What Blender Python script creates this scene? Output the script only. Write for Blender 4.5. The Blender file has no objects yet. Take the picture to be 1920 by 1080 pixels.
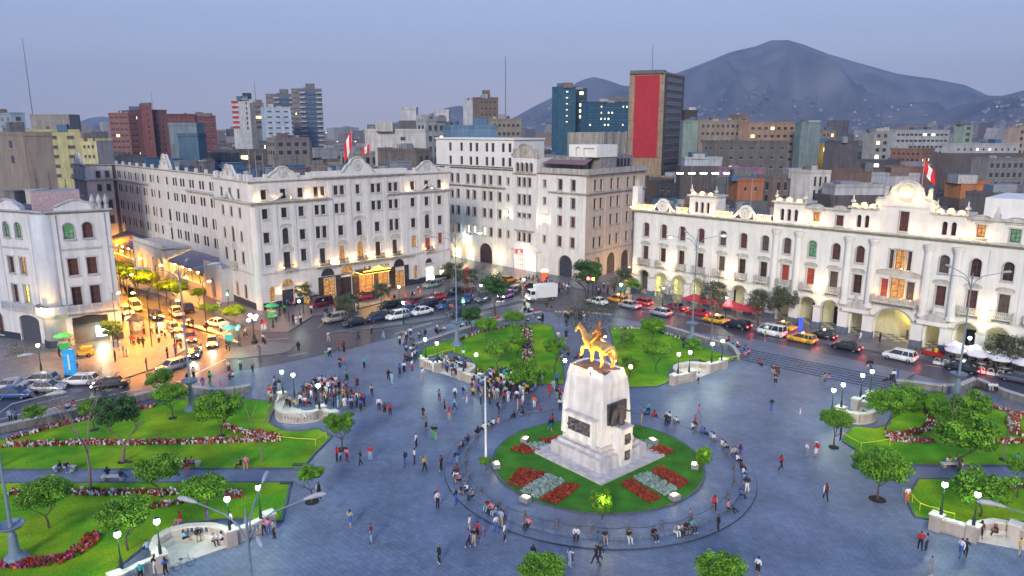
import bpy, bmesh, math, random
from mathutils import Vector, Matrix, noise
random.seed(7)
PI = math.pi
sc = bpy.context.scene
COL = sc.collection
FPX = 1370.0
PIT = math.atan(300 / FPX)
CH = 33.0
SP, CP = math.sin(PIT), math.cos(PIT)
cam_d = bpy.data.cameras.new('camera')
cam = bpy.data.objects.new('camera', cam_d)
COL.objects.link(cam)
cam.location = (0, 0, CH)
cam.rotation_euler = (PI / 2 - PIT, 0, 0)
cam_d.sensor_width = 36
cam_d.lens = FPX / 1920 * 36
cam_d.clip_start = 0.5
cam_d.clip_end = 30000
sc.camera = cam
sc.view_settings.view_transform = 'Standard'
sc.view_settings.look = 'None'
sc.view_settings.exposure = 0.93
sc.view_settings.gamma = 1
HAZE = 0.00016
SUN_EL, SUN_AZ = math.radians(24), math.radians(194)
world = bpy.data.worlds.new('World')
sc.world = world
world.use_nodes = True
wn, wl = world.node_tree.nodes, world.node_tree.links
bg = wn['Background']
sky = wn.new('ShaderNodeTexSky')
sky.sky_type = 'NISHITA'
sky.sun_disc = False
sky.sun_elevation = SUN_EL
sky.sun_rotation = SUN_AZ
sky.altitude = 150
sky.air_density = 1.3
sky.dust_density = 3.0
sky.ozone_density = 3.0
geo = wn.new('ShaderNodeTexCoord')
sep = wn.new('ShaderNodeSeparateXYZ')
wl.new(geo.outputs['Generated'], sep.inputs[0])
ramp = wn.new('ShaderNodeValToRGB')
cr = ramp.color_ramp
cr.elements[0].position = 0.0
cr.elements[0].color = (4.5, 4.1, 4.1, 1)
cr.elements[1].position = 1.0
cr.elements[1].color = (1.3, 2.0, 4.6, 1)
e = cr.elements.new(0.12); e.color = (2.6, 2.85, 4.2, 1)
e = cr.elements.new(0.34); e.color = (1.8, 2.65, 5.0, 1)
wl.new(sep.outputs['Z'], ramp.inputs[0])
mixw = wn.new('ShaderNodeMix'); mixw.data_type = 'RGBA'
mixw.inputs[0].default_value = 0.8
wl.new(sky.outputs[0], mixw.inputs[6])
wl.new(ramp.outputs[0], mixw.inputs[7])
wl.new(mixw.outputs[2], bg.inputs['Color'])
bg.inputs['Strength'].default_value = 0.10
sun_d = bpy.data.lights.new('sun', 'SUN')
sun_d.energy = 1.3
sun_d.angle = math.radians(13)
sun_d.color = (1.0, 0.90, 0.78)
sun = bpy.data.objects.new('sun', sun_d)
COL.objects.link(sun)
sv = Vector((math.sin(SUN_AZ) * math.cos(SUN_EL), math.cos(SUN_AZ) * math.cos(SUN_EL), math.sin(SUN_EL)))
sun.rotation_euler = sv.to_track_quat('Z', 'Y').to_euler()
sc.render.engine = 'CYCLES'
cy = sc.cycles
cy.max_bounces = 4; cy.diffuse_bounces = 2; cy.glossy_bounces = 2; cy.transmission_bounces = 3
cy.volume_bounces = 0; cy.transparent_max_bounces = 4
cy.sample_clamp_indirect = 3.0
cy.use_denoising = True
cy.caustics_reflective = False; cy.caustics_refractive = False
def P(u, v, z=0.0):
 dx = (u - 960) / FPX; dy = (540 - v) / FPX
 d = (dx, CP + dy * SP, -SP + dy * CP)
 t = (CH - z) / (-d[2])
 return Vector((d[0] * t, d[1] * t, z))
def ZAT(p, v):
 k = (540 - v) / FPX
 return CH - p[1] * (SP - k * CP) / (k * SP + CP)
def PX(X, Y, z=0.0):
 zc = Y * CP + (CH - z) * SP; yc = Y * SP - (CH - z) * CP
 return 960 + FPX * X / zc, 540 - FPX * yc / zc
def M(name, col, rough=0.7, var=0.12, scale=3.0, bump=0.0, metal=0.0, emit=0.0, ecol=None, streak=0.0, spec=0.4, bscale=None, detail=4):
 m = bpy.data.materials.new(name); m.use_nodes = True
 n, l = m.node_tree.nodes, m.node_tree.links
 b = n['Principled BSDF']
 b.inputs['Roughness'].default_value = rough
 b.inputs['Metallic'].default_value = metal
 b.inputs['Specular IOR Level'].default_value = spec
 c = (*col, 1)
 tc = n.new('ShaderNodeTexCoord')
 src = None
 if var > 0:
  nt = n.new('ShaderNodeTexNoise'); nt.inputs['Scale'].default_value = scale; nt.inputs['Detail'].default_value = detail
  l.new(tc.outputs['Object'], nt.inputs['Vector'])
  r = n.new('ShaderNodeValToRGB')
  r.color_ramp.elements[0].position = 0.3; r.color_ramp.elements[1].position = 0.7
  r.color_ramp.elements[0].color = tuple(max(0, x * (1 - var)) for x in col) + (1,)
  r.color_ramp.elements[1].color = tuple(min(1, x * (1 + var)) for x in col) + (1,)
  l.new(nt.outputs['Fac'], r.inputs[0]); src = r.outputs[0]
  if streak > 0:
   mp = n.new('ShaderNodeMapping'); mp.inputs['Scale'].default_value = (1.3, 1.3, 0.12)
   l.new(tc.outputs['Object'], mp.inputs[0])
   n2 = n.new('ShaderNodeTexNoise'); n2.inputs['Scale'].default_value = 1.1; n2.inputs['Detail'].default_value = 6
   l.new(mp.outputs[0], n2.inputs['Vector'])
   r2 = n.new('ShaderNodeValToRGB')
   r2.color_ramp.elements[0].position = 0.38; r2.color_ramp.elements[1].position = 0.62
   r2.color_ramp.elements[0].color = (1 - streak, 1 - streak, 1 - streak * 1.1, 1); r2.color_ramp.elements[1].color = (1, 1, 1, 1)
   l.new(n2.outputs['Fac'], r2.inputs[0])
   mx = n.new('ShaderNodeMix'); mx.data_type = 'RGBA'; mx.blend_type = 'MULTIPLY'; mx.inputs[0].default_value = 1
   l.new(src, mx.inputs[6]); l.new(r2.outputs[0], mx.inputs[7]); src = mx.outputs[2]
  l.new(src, b.inputs['Base Color'])
 else:
  b.inputs['Base Color'].default_value = c
 if bump > 0:
  bt = n.new('ShaderNodeTexNoise'); bt.inputs['Scale'].default_value = bscale or scale * 6; bt.inputs['Detail'].default_value = 5
  l.new(tc.outputs['Object'], bt.inputs['Vector'])
  bp = n.new('ShaderNodeBump'); bp.inputs['Strength'].default_value = bump; bp.inputs['Distance'].default_value = 0.05
  l.new(bt.outputs['Fac'], bp.inputs['Height']); l.new(bp.outputs[0], b.inputs['Normal'])
 if emit > 0:
  b.inputs['Emission Color'].default_value = (*(ecol or col), 1)
  b.inputs['Emission Strength'].default_value = emit
 m.diffuse_color = c
 return m
MAT = {}
def mt(name, *a, **k):
 if name not in MAT: MAT[name] = M(name, *a, **k)
 return MAT[name]
class Frame:
 """a wall's own axes: s along it, d out of it, z up"""
 def __init__(self, o, deg, side=1):
  a = math.radians(deg)
  self.o = Vector((o[0], o[1], 0)); self.u = Vector((math.cos(a), math.sin(a), 0))
  self.n = Vector((math.sin(a), -math.cos(a), 0)) * side; self.side = side
 def __call__(self, s, d, z): return self.o + self.u * s + self.n * d + Vector((0, 0, z))
 def rot(self):   # object matrix: x along the wall, -y outwards, z up
  u = self.u * self.side
  m = Matrix.Identity(4)
  m.col[0][:3] = u; m.col[1][:3] = -self.n; m.col[2][:3] = (0, 0, 1)
  return m
 def mat(self, s, d, z):
  return Matrix.Translation(self(s, d, z)) @ self.rot()
 def sub(self, s, d, deg, side=1):
  a = math.degrees(math.atan2(self.u.y, self.u.x))
  return Frame(self(s, d, 0), a + deg, side)
class MB:
 def __init__(self, T=None): self.v = []; self.f = []; self.mi = []; self.T = T; self.cur = 0
 def pt(self, x, y, z):
  self.v.append(self.T(x, y, z) if self.T else Vector((x, y, z))); return len(self.v) - 1
 def face(self, idx): self.f.append(tuple(idx)); self.mi.append(self.cur)
 def poly(self, pts): self.face([self.pt(*p) for p in pts])
 def box(self, x0, x1, y0, y1, z0, z1):
  i = [self.pt(x, y, z) for z in (z0, z1) for x, y in ((x0, y0), (x1, y0), (x1, y1), (x0, y1))]
  for q in ((3, 2, 1, 0), (4, 5, 6, 7), (0, 1, 5, 4), (1, 2, 6, 5), (2, 3, 7, 6), (3, 0, 4, 7)): self.face([i[k] for k in q])
 def cbox(self, cx, cy, cz, sx, sy, sz, rz=0.0):
  c, s = math.cos(rz), math.sin(rz)
  i = []
  for z in (cz - sz / 2, cz + sz / 2):
   for x, y in ((-sx / 2, -sy / 2), (sx / 2, -sy / 2), (sx / 2, sy / 2), (-sx / 2, sy / 2)):
    i.append(self.pt(cx + x * c - y * s, cy + x * s + y * c, z))
  for q in ((3, 2, 1, 0), (4, 5, 6, 7), (0, 1, 5, 4), (1, 2, 6, 5), (2, 3, 7, 6), (3, 0, 4, 7)): self.face([i[k] for k in q])
 def prism(self, poly, z0, z1):
  n = len(poly)
  a = [self.pt(p[0], p[1], z0) for p in poly]; b = [self.pt(p[0], p[1], z1) for p in poly]
  self.face(a[::-1]); self.face(b)
  for k in range(n): self.face((a[k], a[(k + 1) % n], b[(k + 1) % n], b[k]))
 def slab_x(self, prof, d0, d1):      # profile (s,z) extruded in depth
  n = len(prof)
  a = [self.pt(p[0], d0, p[1]) for p in prof]; b = [self.pt(p[0], d1, p[1]) for p in prof]
  self.face(a[::-1]); self.face(b)
  for k in range(n): self.face((a[k], a[(k + 1) % n], b[(k + 1) % n], b[k]))
 def lathe(self, prof, cx=0, cy=0, n=12, a0=0.0, a1=2 * PI, cap=True):
  full = abs(a1 - a0 - 2 * PI) < 1e-6
  m = n if full else n + 1
  rows = []
  for r, z in prof:
   rows.append([self.pt(cx + r * math.cos(a0 + (a1 - a0) * k / n), cy + r * math.sin(a0 + (a1 - a0) * k / n), z) for k in range(m)])
  for i in range(len(rows) - 1):
   for k in range(n):
    k2 = (k + 1) % m
    self.face((rows[i][k], rows[i][k2], rows[i + 1][k2], rows[i + 1][k]))
  if cap and full:
   self.face(rows[0][::-1]); self.face(rows[-1])
 def cyl(self, cx, cy, z0, z1, r0, r1=None, n=10): self.lathe([(r0, z0), (r0 if r1 is None else r1, z1)], cx, cy, n)
 def tube(self, pts, rad, n=6, cap=True):
  pts = [Vector(p) for p in pts]
  if not isinstance(rad, (list, tuple)): rad = [rad] * len(pts)
  rows = []
  for i, p in enumerate(pts):
   t = (pts[min(i + 1, len(pts) - 1)] - pts[max(i - 1, 0)]).normalized()
   ref = Vector((0, 0, 1)) if abs(t.z) < 0.9 else Vector((1, 0, 0))
   a = t.cross(ref).normalized(); b = t.cross(a)
   rows.append([self.pt(*(p + (a * math.cos(2 * PI * k / n) + b * math.sin(2 * PI * k / n)) * rad[i])) for k in range(n)])
  for i in range(len(rows) - 1):
   for k in range(n): self.face((rows[i][k], rows[i][(k + 1) % n], rows[i + 1][(k + 1) % n], rows[i + 1][k]))
  if cap: self.face(rows[0][::-1]); self.face(rows[-1])
 def sphere(self, cx, cy, cz, rx, ry=None, rz=None, n=8, m=5):
  ry = ry or rx; rz = rz or rx
  top = self.pt(cx, cy, cz + rz); bot = self.pt(cx, cy, cz - rz); rows = []
  for i in range(1, m):
   t = PI * i / m
   rows.append([self.pt(cx + rx * math.sin(t) * math.cos(2 * PI * k / n), cy + ry * math.sin(t) * math.sin(2 * PI * k / n), cz + rz * math.cos(t)) for k in range(n)])
  for k in range(n):
   self.face((top, rows[0][k], rows[0][(k + 1) % n])); self.face((bot, rows[-1][(k + 1) % n], rows[-1][k]))
  for i in range(len(rows) - 1):
   for k in range(n): self.face((rows[i][k], rows[i + 1][k], rows[i + 1][(k + 1) % n], rows[i][(k + 1) % n]))
 def mesh(self, name, mats, smooth=False):
  me = bpy.data.meshes.new(name)
  me.from_pydata([tuple(v) for v in self.v], [], self.f)
  if not isinstance(mats, (list, tuple)): mats = [mats]
  for m in mats: me.materials.append(m)
  if len(mats) > 1: me.polygons.foreach_set('material_index', self.mi)
  if smooth: me.polygons.foreach_set('use_smooth', [True] * len(me.polygons))
  me.update()
  return me
def link(name, data, parent=None, mat=None, kind=None):
 o = bpy.data.objects.new(name, data); COL.objects.link(o)
 if mat is not None: o.matrix_basis = mat
 if parent is not None:
  o.parent = parent
  o.matrix_parent_inverse = WM[parent.name].inverted()
 WM[o.name] = mat.copy() if mat is not None else Matrix.Identity(4)
 if kind: o['kind'] = kind
 return o
WM = {}
def part(name, mb, mats, parent, mat=None, kind=None, smooth=False, label=None):
 me = mb.mesh(name, mats, smooth) if isinstance(mb, MB) else mb
 o = link(name, me, parent, mat, kind)
 if label: o['label'] = label
 return o
def thing(name, label, cat, loc=(0, 0, 0), rz=0.0, group=None):
 o = link(name, None, None, Matrix.Translation(Vector(loc)) @ Matrix.Rotation(rz, 4, 'Z'))
 o.empty_display_size = 0.3
 o['label'] = label; o['category'] = cat
 if group: o['group'] = group
 return o
def tag(o, label, cat, group=None):
 o['label'] = label; o['category'] = cat
 if group: o['group'] = group
 return o
def lpart(name, me, parent, mat=None, kind=None):
 """a child given in the parent's own coordinates"""
 o = bpy.data.objects.new(name, me); COL.objects.link(o); o.parent = parent
 if mat is not None: o.matrix_basis = mat
 WM[o.name] = WM[parent.name] @ (mat if mat is not None else Matrix.Identity(4))
 if kind: o['kind'] = kind
 return o
def setmat(o, mats):
 if not isinstance(mats, (list, tuple)): mats = [mats]
 for k, m in enumerate(mats):
  if k < len(o.material_slots):
   o.material_slots[k].link = 'OBJECT'; o.material_slots[k].material = m
def lamp(name, kind, loc, energy, color, parent=None, radius=0.15, target=None, spot=80, blend=0.6):
 d = bpy.data.lights.new(name, kind); d.energy = energy; d.color = color
 if kind in ('POINT', 'SPOT'): d.shadow_soft_size = radius
 m = Matrix.Translation(Vector(loc))
 if kind == 'SPOT':
  d.spot_size = math.radians(spot); d.spot_blend = blend
  m = m @ (Vector(loc) - Vector(target)).to_track_quat('Z', 'Y').to_matrix().to_4x4()
 return link(name, d, parent, m)
WARM = (1.0, 0.54, 0.17); SOD = (1.0, 0.33, 0.0); COOL = (0.85, 1.0, 0.9)
def paving(name, col, size, var=0.18, rough=0.42):
 m = M(name, col, rough=rough, var=0.22, scale=0.22, spec=0.5)
 n, l = m.node_tree.nodes, m.node_tree.links
 b = n['Principled BSDF']; src = b.inputs['Base Color'].links[0].from_socket
 tc = n.new('ShaderNodeTexCoord')
 mp = n.new('ShaderNodeMapping'); mp.inputs['Rotation'].default_value = (0, 0, math.radians(43)); l.new(tc.outputs['Object'], mp.inputs[0])
 br = n.new('ShaderNodeTexBrick'); br.inputs['Scale'].default_value = 1.0
 br.inputs['Brick Width'].default_value = size * 1.6; br.inputs['Row Height'].default_value = size
 br.inputs['Mortar Size'].default_value = 0.018
 br.inputs['Color1'].default_value = (1 - var, 1 - var, 1 - var, 1); br.inputs['Color2'].default_value = (1 + var, 1 + var, 1 + var, 1)
 br.inputs['Mortar'].default_value = (0.6, 0.6, 0.62, 1)
 l.new(mp.outputs[0], br.inputs['Vector'])
 n3 = n.new('ShaderNodeTexNoise'); n3.inputs['Scale'].default_value = 1.1; n3.inputs['Detail'].default_value = 8; n3.inputs['Roughness'].default_value = 0.7
 l.new(tc.outputs['Object'], n3.inputs['Vector'])
 r3 = n.new('ShaderNodeValToRGB'); r3.color_ramp.elements[0].position = 0.35; r3.color_ramp.elements[1].position = 0.72
 r3.color_ramp.elements[0].color = (0.74, 0.75, 0.78, 1); r3.color_ramp.elements[1].color = (1.22, 1.21, 1.18, 1)
 l.new(n3.outputs['Fac'], r3.inputs[0])
 m1 = n.new('ShaderNodeMix'); m1.data_type = 'RGBA'; m1.blend_type = 'MULTIPLY'; m1.inputs[0].default_value = 1
 m2 = n.new('ShaderNodeMix'); m2.data_type = 'RGBA'; m2.blend_type = 'MULTIPLY'; m2.inputs[0].default_value = 1
 l.new(src, m1.inputs[6]); l.new(br.outputs['Color'], m1.inputs[7]); l.new(m1.outputs[2], m2.inputs[6]); l.new(r3.outputs[0], m2.inputs[7])
 l.new(m2.outputs[2], b.inputs['Base Color'])
 rr = n.new('ShaderNodeMapRange'); rr.inputs[3].default_value = rough - 0.14; rr.inputs[4].default_value = rough + 0.16
 l.new(n3.outputs['Fac'], rr.inputs[0]); l.new(rr.outputs[0], b.inputs['Roughness'])
 bp = n.new('ShaderNodeBump'); bp.inputs['Strength'].default_value = 0.25; bp.inputs['Distance'].default_value = 0.02
 l.new(br.outputs['Fac'], bp.inputs['Height']); bp.invert = True; l.new(bp.outputs[0], b.inputs['Normal'])
 return m
M_PLAZA = paving('plaza_stone', (0.15, 0.195, 0.27), 0.42, var=0.08)
M_SIDE = paving('sidewalk_stone', (0.17, 0.17, 0.19), 0.5, rough=0.38)
M_ASPH = M('asphalt', (0.055, 0.06, 0.085), rough=0.42, var=0.25, scale=0.5, bump=0.25, bscale=14, spec=0.5)
M_COBB = paving('parking_cobble', (0.14, 0.15, 0.16), 0.3)
M_KERB = M('kerb_stone', (0.09, 0.10, 0.13), rough=0.6, var=0.2, scale=2)
M_LINE = M('road_paint', (0.62, 0.62, 0.6), rough=0.6, var=0.2, scale=3)
M_YLINE = M('yellow_road_paint', (0.6, 0.42, 0.1), rough=0.6, var=0.2, scale=3)
def grass_mat():
 m = M('lawn_grass', (0.15, 0.36, 0.012), rough=0.9, var=0.30, scale=0.35, bump=1.0, bscale=22, spec=0.15, detail=9)
 n, l = m.node_tree.nodes, m.node_tree.links
 b = n['Principled BSDF']; src = b.inputs['Base Color'].links[0].from_socket
 tc = n.new('ShaderNodeTexCoord')
 n2 = n.new('ShaderNodeTexNoise'); n2.inputs['Scale'].default_value = 0.16; n2.inputs['Detail'].default_value = 3
 mp = n.new('ShaderNodeMapping'); mp.inputs['Location'].default_value = (31, 7, 0); l.new(tc.outputs['Object'], mp.inputs[0]); l.new(mp.outputs[0], n2.inputs['Vector'])
 r2 = n.new('ShaderNodeValToRGB'); r2.color_ramp.elements[0].position = 0.40; r2.color_ramp.elements[1].position = 0.66
 r2.color_ramp.elements[0].color = (0.62, 0.88, 0.8, 1); r2.color_ramp.elements[1].color = (1.75, 1.18, 0.9, 1)
 l.new(n2.outputs['Fac'], r2.inputs[0])
 n4 = n.new('ShaderNodeTexNoise'); n4.inputs['Scale'].default_value = 9; n4.inputs['Detail'].default_value = 4; l.new(tc.outputs['Object'], n4.inputs['Vector'])
 r4 = n.new('ShaderNodeValToRGB'); r4.color_ramp.elements[0].position = 0.35; r4.color_ramp.elements[1].position = 0.65
 r4.color_ramp.elements[0].color = (0.7, 0.7, 0.7, 1); r4.color_ramp.elements[1].color = (1.3, 1.3, 1.2, 1)
 l.new(n4.outputs['Fac'], r4.inputs[0])
 m1 = n.new('ShaderNodeMix'); m1.data_type = 'RGBA'; m1.blend_type = 'MULTIPLY'; m1.inputs[0].default_value = 1
 m2 = n.new('ShaderNodeMix'); m2.data_type = 'RGBA'; m2.blend_type = 'MULTIPLY'; m2.inputs[0].default_value = 1
 l.new(src, m1.inputs[6]); l.new(r2.outputs[0], m1.inputs[7]); l.new(m1.outputs[2], m2.inputs[6]); l.new(r4.outputs[0], m2.inputs[7])
 n5 = n.new('ShaderNodeTexNoise'); n5.inputs['Scale'].default_value = 0.31; n5.inputs['Detail'].default_value = 6; n5.inputs['Roughness'].default_value = .65; l.new(tc.outputs['Object'], n5.inputs['Vector'])
 r5 = n.new('ShaderNodeValToRGB'); r5.color_ramp.elements[0].position = .62; r5.color_ramp.elements[1].position = .76; r5.color_ramp.elements[0].color = (0, 0, 0, 1); r5.color_ramp.elements[1].color = (.75, .75, .75, 1); l.new(n5.outputs['Fac'], r5.inputs[0])
 m5 = n.new('ShaderNodeMix'); m5.data_type = 'RGBA'; l.new(r5.outputs[0], m5.inputs[0]); l.new(m2.outputs[2], m5.inputs[6]); m5.inputs[7].default_value = (.27, .29, .07, 1)
 l.new(m5.outputs[2], b.inputs['Base Color'])
 return m
M_GRASS = grass_mat()
M_CONC = M('grey_concrete', (0.26, 0.26, 0.26), rough=0.85, var=0.2, scale=1.2, streak=0.3)
def sheet(name, px, z0, z1, mat, kind='structure'):
 mb = MB(); mb.prism([P(u, v, z1) for u, v in px], z0, z1)
 o = link(name, mb.mesh(name, mat), kind=kind); return o
g = MB(); g.poly([(-5400, -50, -0.02), (5400, -50, -0.02), (5400, 6400, -0.02), (-5400, 6400, -0.02)])
link('ground', g.mesh('ground', M('city_ground', (0.10, 0.095, 0.095), var=0.3, scale=0.02)), kind='structure')
g = MB(); g.poly([(-260, 20, 0.0), (150, 20, 0.0), (150, 270, 0.0), (-260, 270, 0.0)])
link('road', g.mesh('road', M_ASPH), kind='structure')
PLAZA_PX = [(-900, 1040), (-60, 838), (0, 815), (180, 778), (300, 745), (345, 722), (420, 699), (480, 690), (560, 675), (650, 655), (760, 627), (815, 611), (900, 596),
   (960, 588), (1020, 584), (1100, 588), (1180, 599), (1300, 622), (1440, 642), (1600, 674), (1720, 702), (1800, 722), (1920, 750), (2600, 900), (2300, 1700), (-900, 1700)]
sheet('plaza_pavement', PLAZA_PX, -0.01, 0.12, M_PLAZA)
def kerb(name, px, w=0.22, z=0.135, closed=False, zb=0.0):
 pts = [P(u, v, z) for u, v in px]
 mb = MB()
 n = len(pts)
 for i in range(n if closed else n - 1):
  a, b = pts[i], pts[(i + 1) % n]; d = (b - a); L = d.length; d.normalize(); nn = Vector((-d.y, d.x, 0)) * w / 2
  q = [a + nn, a - nn, b - nn, b + nn]
  mb.prism([(p.x, p.y) for p in q], zb, z + 0.0007 * (i % 3))
 o = link(name, mb.mesh(name, M_KERB), kind='structure'); return o
kerb('kerb', PLAZA_PX[2:-3])
SW = {
'left': [(-200, 640), (205, 560), (250, 520), (215, 440), (195, 425), (168, 425), (232, 540), (250, 575), (268, 600), (300, 610), (338, 622), (352, 640), (348, 655), (322, 671), (290, 690), (232, 709), (120, 724), (0, 742), (-300, 790)],
'hotel': [(150, 420), (205, 505), (236, 536), (300, 553), (360, 573), (415, 592), (460, 612), (496, 622), (540, 622), (567, 604), (588, 591), (640, 586), (720, 566), (845, 545), (868, 536), (845, 500), (480, 480)],
'back': [(830, 470), (868, 537), (905, 548), (930, 535), (985, 520), (1050, 534), (1130, 548), (1180, 540), (1180, 450)],
'right': [(1110, 470), (1120, 540), (1180, 572), (1280, 592), (1440, 623), (1560, 645), (1700, 667), (1780, 684), (1920, 712), (2400, 812), (2400, 500), (1300, 400)],
'hotel_island': [(614, 640 - 16), (690, 617), (770, 606), (850, 593), (935, 574), (1000, 559), (985, 552), (930, 566), (850, 588), (752, 602), (675, 612)],
'parking': [(588, 598), (640, 593), (760, 570), (880, 552), (868, 546), (750, 562), (640, 583)],
}
for k, nm, mat in (('left', 'sidewalk', M_SIDE), ('hotel', 'sidewalk', M_SIDE), ('back', 'sidewalk', M_SIDE), ('right', 'sidewalk', M_SIDE), ('hotel_island', 'parking_island', M_COBB)):
 sheet(nm, SW[k], -0.01, 0.11 + .0035 * 'left hotel back right hotel_island'.split().index(k), mat)
sheet('traffic_island', [(478, 646), (500, 640), (555, 645), (548, 652), (536, 661), (500, 666), (478, 668), (455, 671), (418, 672), (430, 655)], -0.01, 0.115, M_COBB)
kerb('kerb', [(352, 640), (348, 655), (322, 671), (290, 690), (232, 709), (120, 724), (0, 742)], z=0.125)
kerb('kerb', [(205, 505), (236, 536), (300, 553), (360, 573), (415, 592), (460, 612), (496, 622), (540, 622), (567, 604), (588, 591), (640, 586), (720, 566), (845, 545)], z=0.125)
kerb('kerb', [(1120, 540), (1180, 572), (1280, 592), (1440, 623), (1560, 645), (1700, 667), (1780, 684), (1920, 712)], z=0.125)
kerb('kerb', [(690, 617), (770, 606), (850, 593), (935, 574), (1000, 559)], z=0.125)
def stripe(mb, a, b, w=0.15):
 a, b = P(*a, .006), P(*b, .006); d = (b - a).normalized(); n = Vector((-d.y, d.x, 0)) * w / 2
 mb.poly([tuple(p) for p in (a + n, a - n, b - n, b + n)])
mb = MB()
for a, b in [((68, 757), (128, 742)), ((88, 768), (130, 757)), ((205, 741), (262, 729)), ((0, 786), (40, 776)), ((140, 752), (190, 741)), ((740, 626), (808, 606)), ((772, 614), (812, 604)), ((850, 601), (870, 596)), ((898, 589), (921, 585)), ((954, 577), (977, 571)), ((820, 622), (880, 610)), ((495, 637), (541, 634)), ((540, 668), (576, 661)), ((330, 716), (362, 710)),
   ((1633, 664), (1664, 668)), ((1735, 684), (1776, 690)), ((1848, 704), (1885, 711)), ((1200, 583), (1240, 590)), ((1320, 608), (1352, 613)), ((1440, 632), (1472, 638)), ((255, 575), (285, 585)), ((225, 545), (250, 555)), ((300, 590), (330, 600)), ((265, 545), (290, 552))]:
 stripe(mb, a, b)
for k in range(7):   # zebra crossings
 t = k / 6
 stripe(mb, (305 + 50 * t, 600 + 14 * t), (398 + 50 * t, 616 + 26 * t), 0.5)
stripe(mb, (395, 637), (440, 612), 0.35)
stripe(mb, (345, 712), (425, 672), 0.2)
for k in range(5): stripe(mb, (962 + 5 * k, 527 + 1.5 * k), (985 + 5 * k, 533 + 1.5 * k), 0.5)
link('road_markings', mb.mesh('road_markings', M_LINE), kind='structure')
mb = MB()
for a, b in [((597, 614), (608, 603)), ((634, 622), (700, 621)), ((700, 621), (760, 612)), ((514, 667), (540, 660)), ((540, 660), (554, 648))]: stripe(mb, a, b, 0.14)
link('yellow_road_markings', mb.mesh('yellow_road_markings', M_YLINE), kind='structure')
LAWNS = [
[(-120, 860), (0, 824), (150, 790), (292, 756), (365, 744), (440, 744), (505, 752), (525, 758), (508, 775), (505, 792), (530, 806), (560, 808), (598, 803), (622, 818), (592, 848), (567, 877), (0, 880), (-260, 880)],
[(-500, 906), (545, 903), (538, 938), (528, 976), (500, 975), (425, 972), (390, 976), (340, 980), (300, 1000), (250, 1040), (218, 1066), (215, 1110), (-500, 1110)],
[(778, 672), (795, 652), (850, 634), (900, 620), (960, 607), (1010, 605), (1036, 612), (1046, 640), (1056, 690), (1058, 719), (985, 722), (940, 722), (893, 698), (882, 672), (850, 660), (810, 668)],
[(1142, 611), (1215, 613), (1262, 628), (1320, 650), (1382, 672), (1350, 685), (1344, 680), (1300, 674), (1262, 684), (1250, 706), (1262, 712), (1232, 724), (1176, 726), (1160, 690)],
[(1577, 824), (1600, 798), (1640, 802), (1668, 795), (1676, 760), (1700, 745), (1760, 734), (1812, 752), (1880, 770), (1960, 790), (2100, 830), (2100, 873), (1706, 871), (1640, 868 - 4)],
[(1722, 897), (2250, 896), (2250, 1075), (1960, 1000), (1925, 978), (1870, 973), (1830, 982), (1800, 985), (1756, 975), (1716, 968), (1700, 935)],
]
for px in LAWNS:
 mb = MB(); mb.prism([P(u, v, 0.2) for u, v in px], 0.1, 0.2)
 link('lawn', mb.mesh('lawn', M_GRASS), kind='structure')
 kerb('lawn_kerb', px, w=0.2, z=0.23, closed=True, zb=0.1)
M_COPE = M('coping_stone', (0.42, 0.42, 0.43), rough=0.8, var=0.15, scale=2)
M_WALLST = M('retaining_stone', (0.22, 0.215, 0.21), rough=0.85, var=0.25, scale=1.5, streak=0.3)
def retaining(px, h, label, w=0.45, copew=0.6):
 pts = [P(u, v) for u, v in px]
 t = thing('retaining_wall', label, 'wall', (pts[0].x, pts[0].y, 0.1))
 mb, mc = MB(), MB()
 for i in range(len(pts) - 1):
  a, b = pts[i], pts[i + 1]; d = (b - a); L = d.length; d.normalize()
  nn = Vector((-d.y, d.x, 0))
  k = max(1, round(L / 2.2))
  for j in range(k):
   p, q = a + d * (L * j / k + .012), a + d * (L * (j + 1) / k - .012)
   zz = h + 0.003 * ((i + j) % 2)
   mb.prism([((p + nn * s2).x, (p + nn * s2).y) if e0 else ((q + nn * s2).x, (q + nn * s2).y) for e0, s2 in ((1, w / 2), (1, -w / 2), (0, -w / 2), (0, w / 2))], 0.1, zz)
   c = MB(); c.prism([((p + nn * s2).x, (p + nn * s2).y) if e0 else ((q + nn * s2).x, (q + nn * s2).y) for e0, s2 in ((1, copew / 2), (1, -copew / 2), (0, -copew / 2), (0, copew / 2))], zz + .001, zz + 0.14)
   part('coping_stone', c, M_COPE, t)
 part('wall_blocks', mb, M_WALLST, t, kind='stuff')
retaining([(-200, 866), (-80, 836), (0, 814), (100, 792), (180, 774), (260, 754), (295, 745), (345, 740)], 0.95, 'long low stone wall with pale coping between the front left lawn and the road')
retaining([(365, 738), (400, 744), (440, 741), (470, 735)], 0.95, 'short curved stone wall behind the tall street lamp at the left crossing')
retaining([(778, 652), (800, 645), (850, 628), (905, 612), (960, 601), (1015, 590)], 0.55, 'low stone wall between the central back lawn and the road of parked cars')
retaining([(1040, 590), (1100, 592), (1150, 596)], 0.55, 'low stone wall crossing the far end of the middle path')
retaining([(1215, 613), (1262, 625), (1320, 643), (1366, 656)], 0.9, 'grey stone wall behind the back right lawn below the taxi row')
retaining([(1366, 656), (1376, 664), (1384, 676)], 0.95, 'curved end of wall where people sit at the top of the wide steps')
retaining([(1678, 726), (1720, 730), (1765, 737), (1800, 735), (1828, 722)], 0.95, 'curved stone wall at the right end of the wide steps')
retaining([(1828, 722), (1880, 745), (1960, 770), (2100, 810)], 0.95, 'long stone wall between the right lawn and the cafe road')
a0, a1 = P(1372, 672), P(1680, 738)
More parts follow.
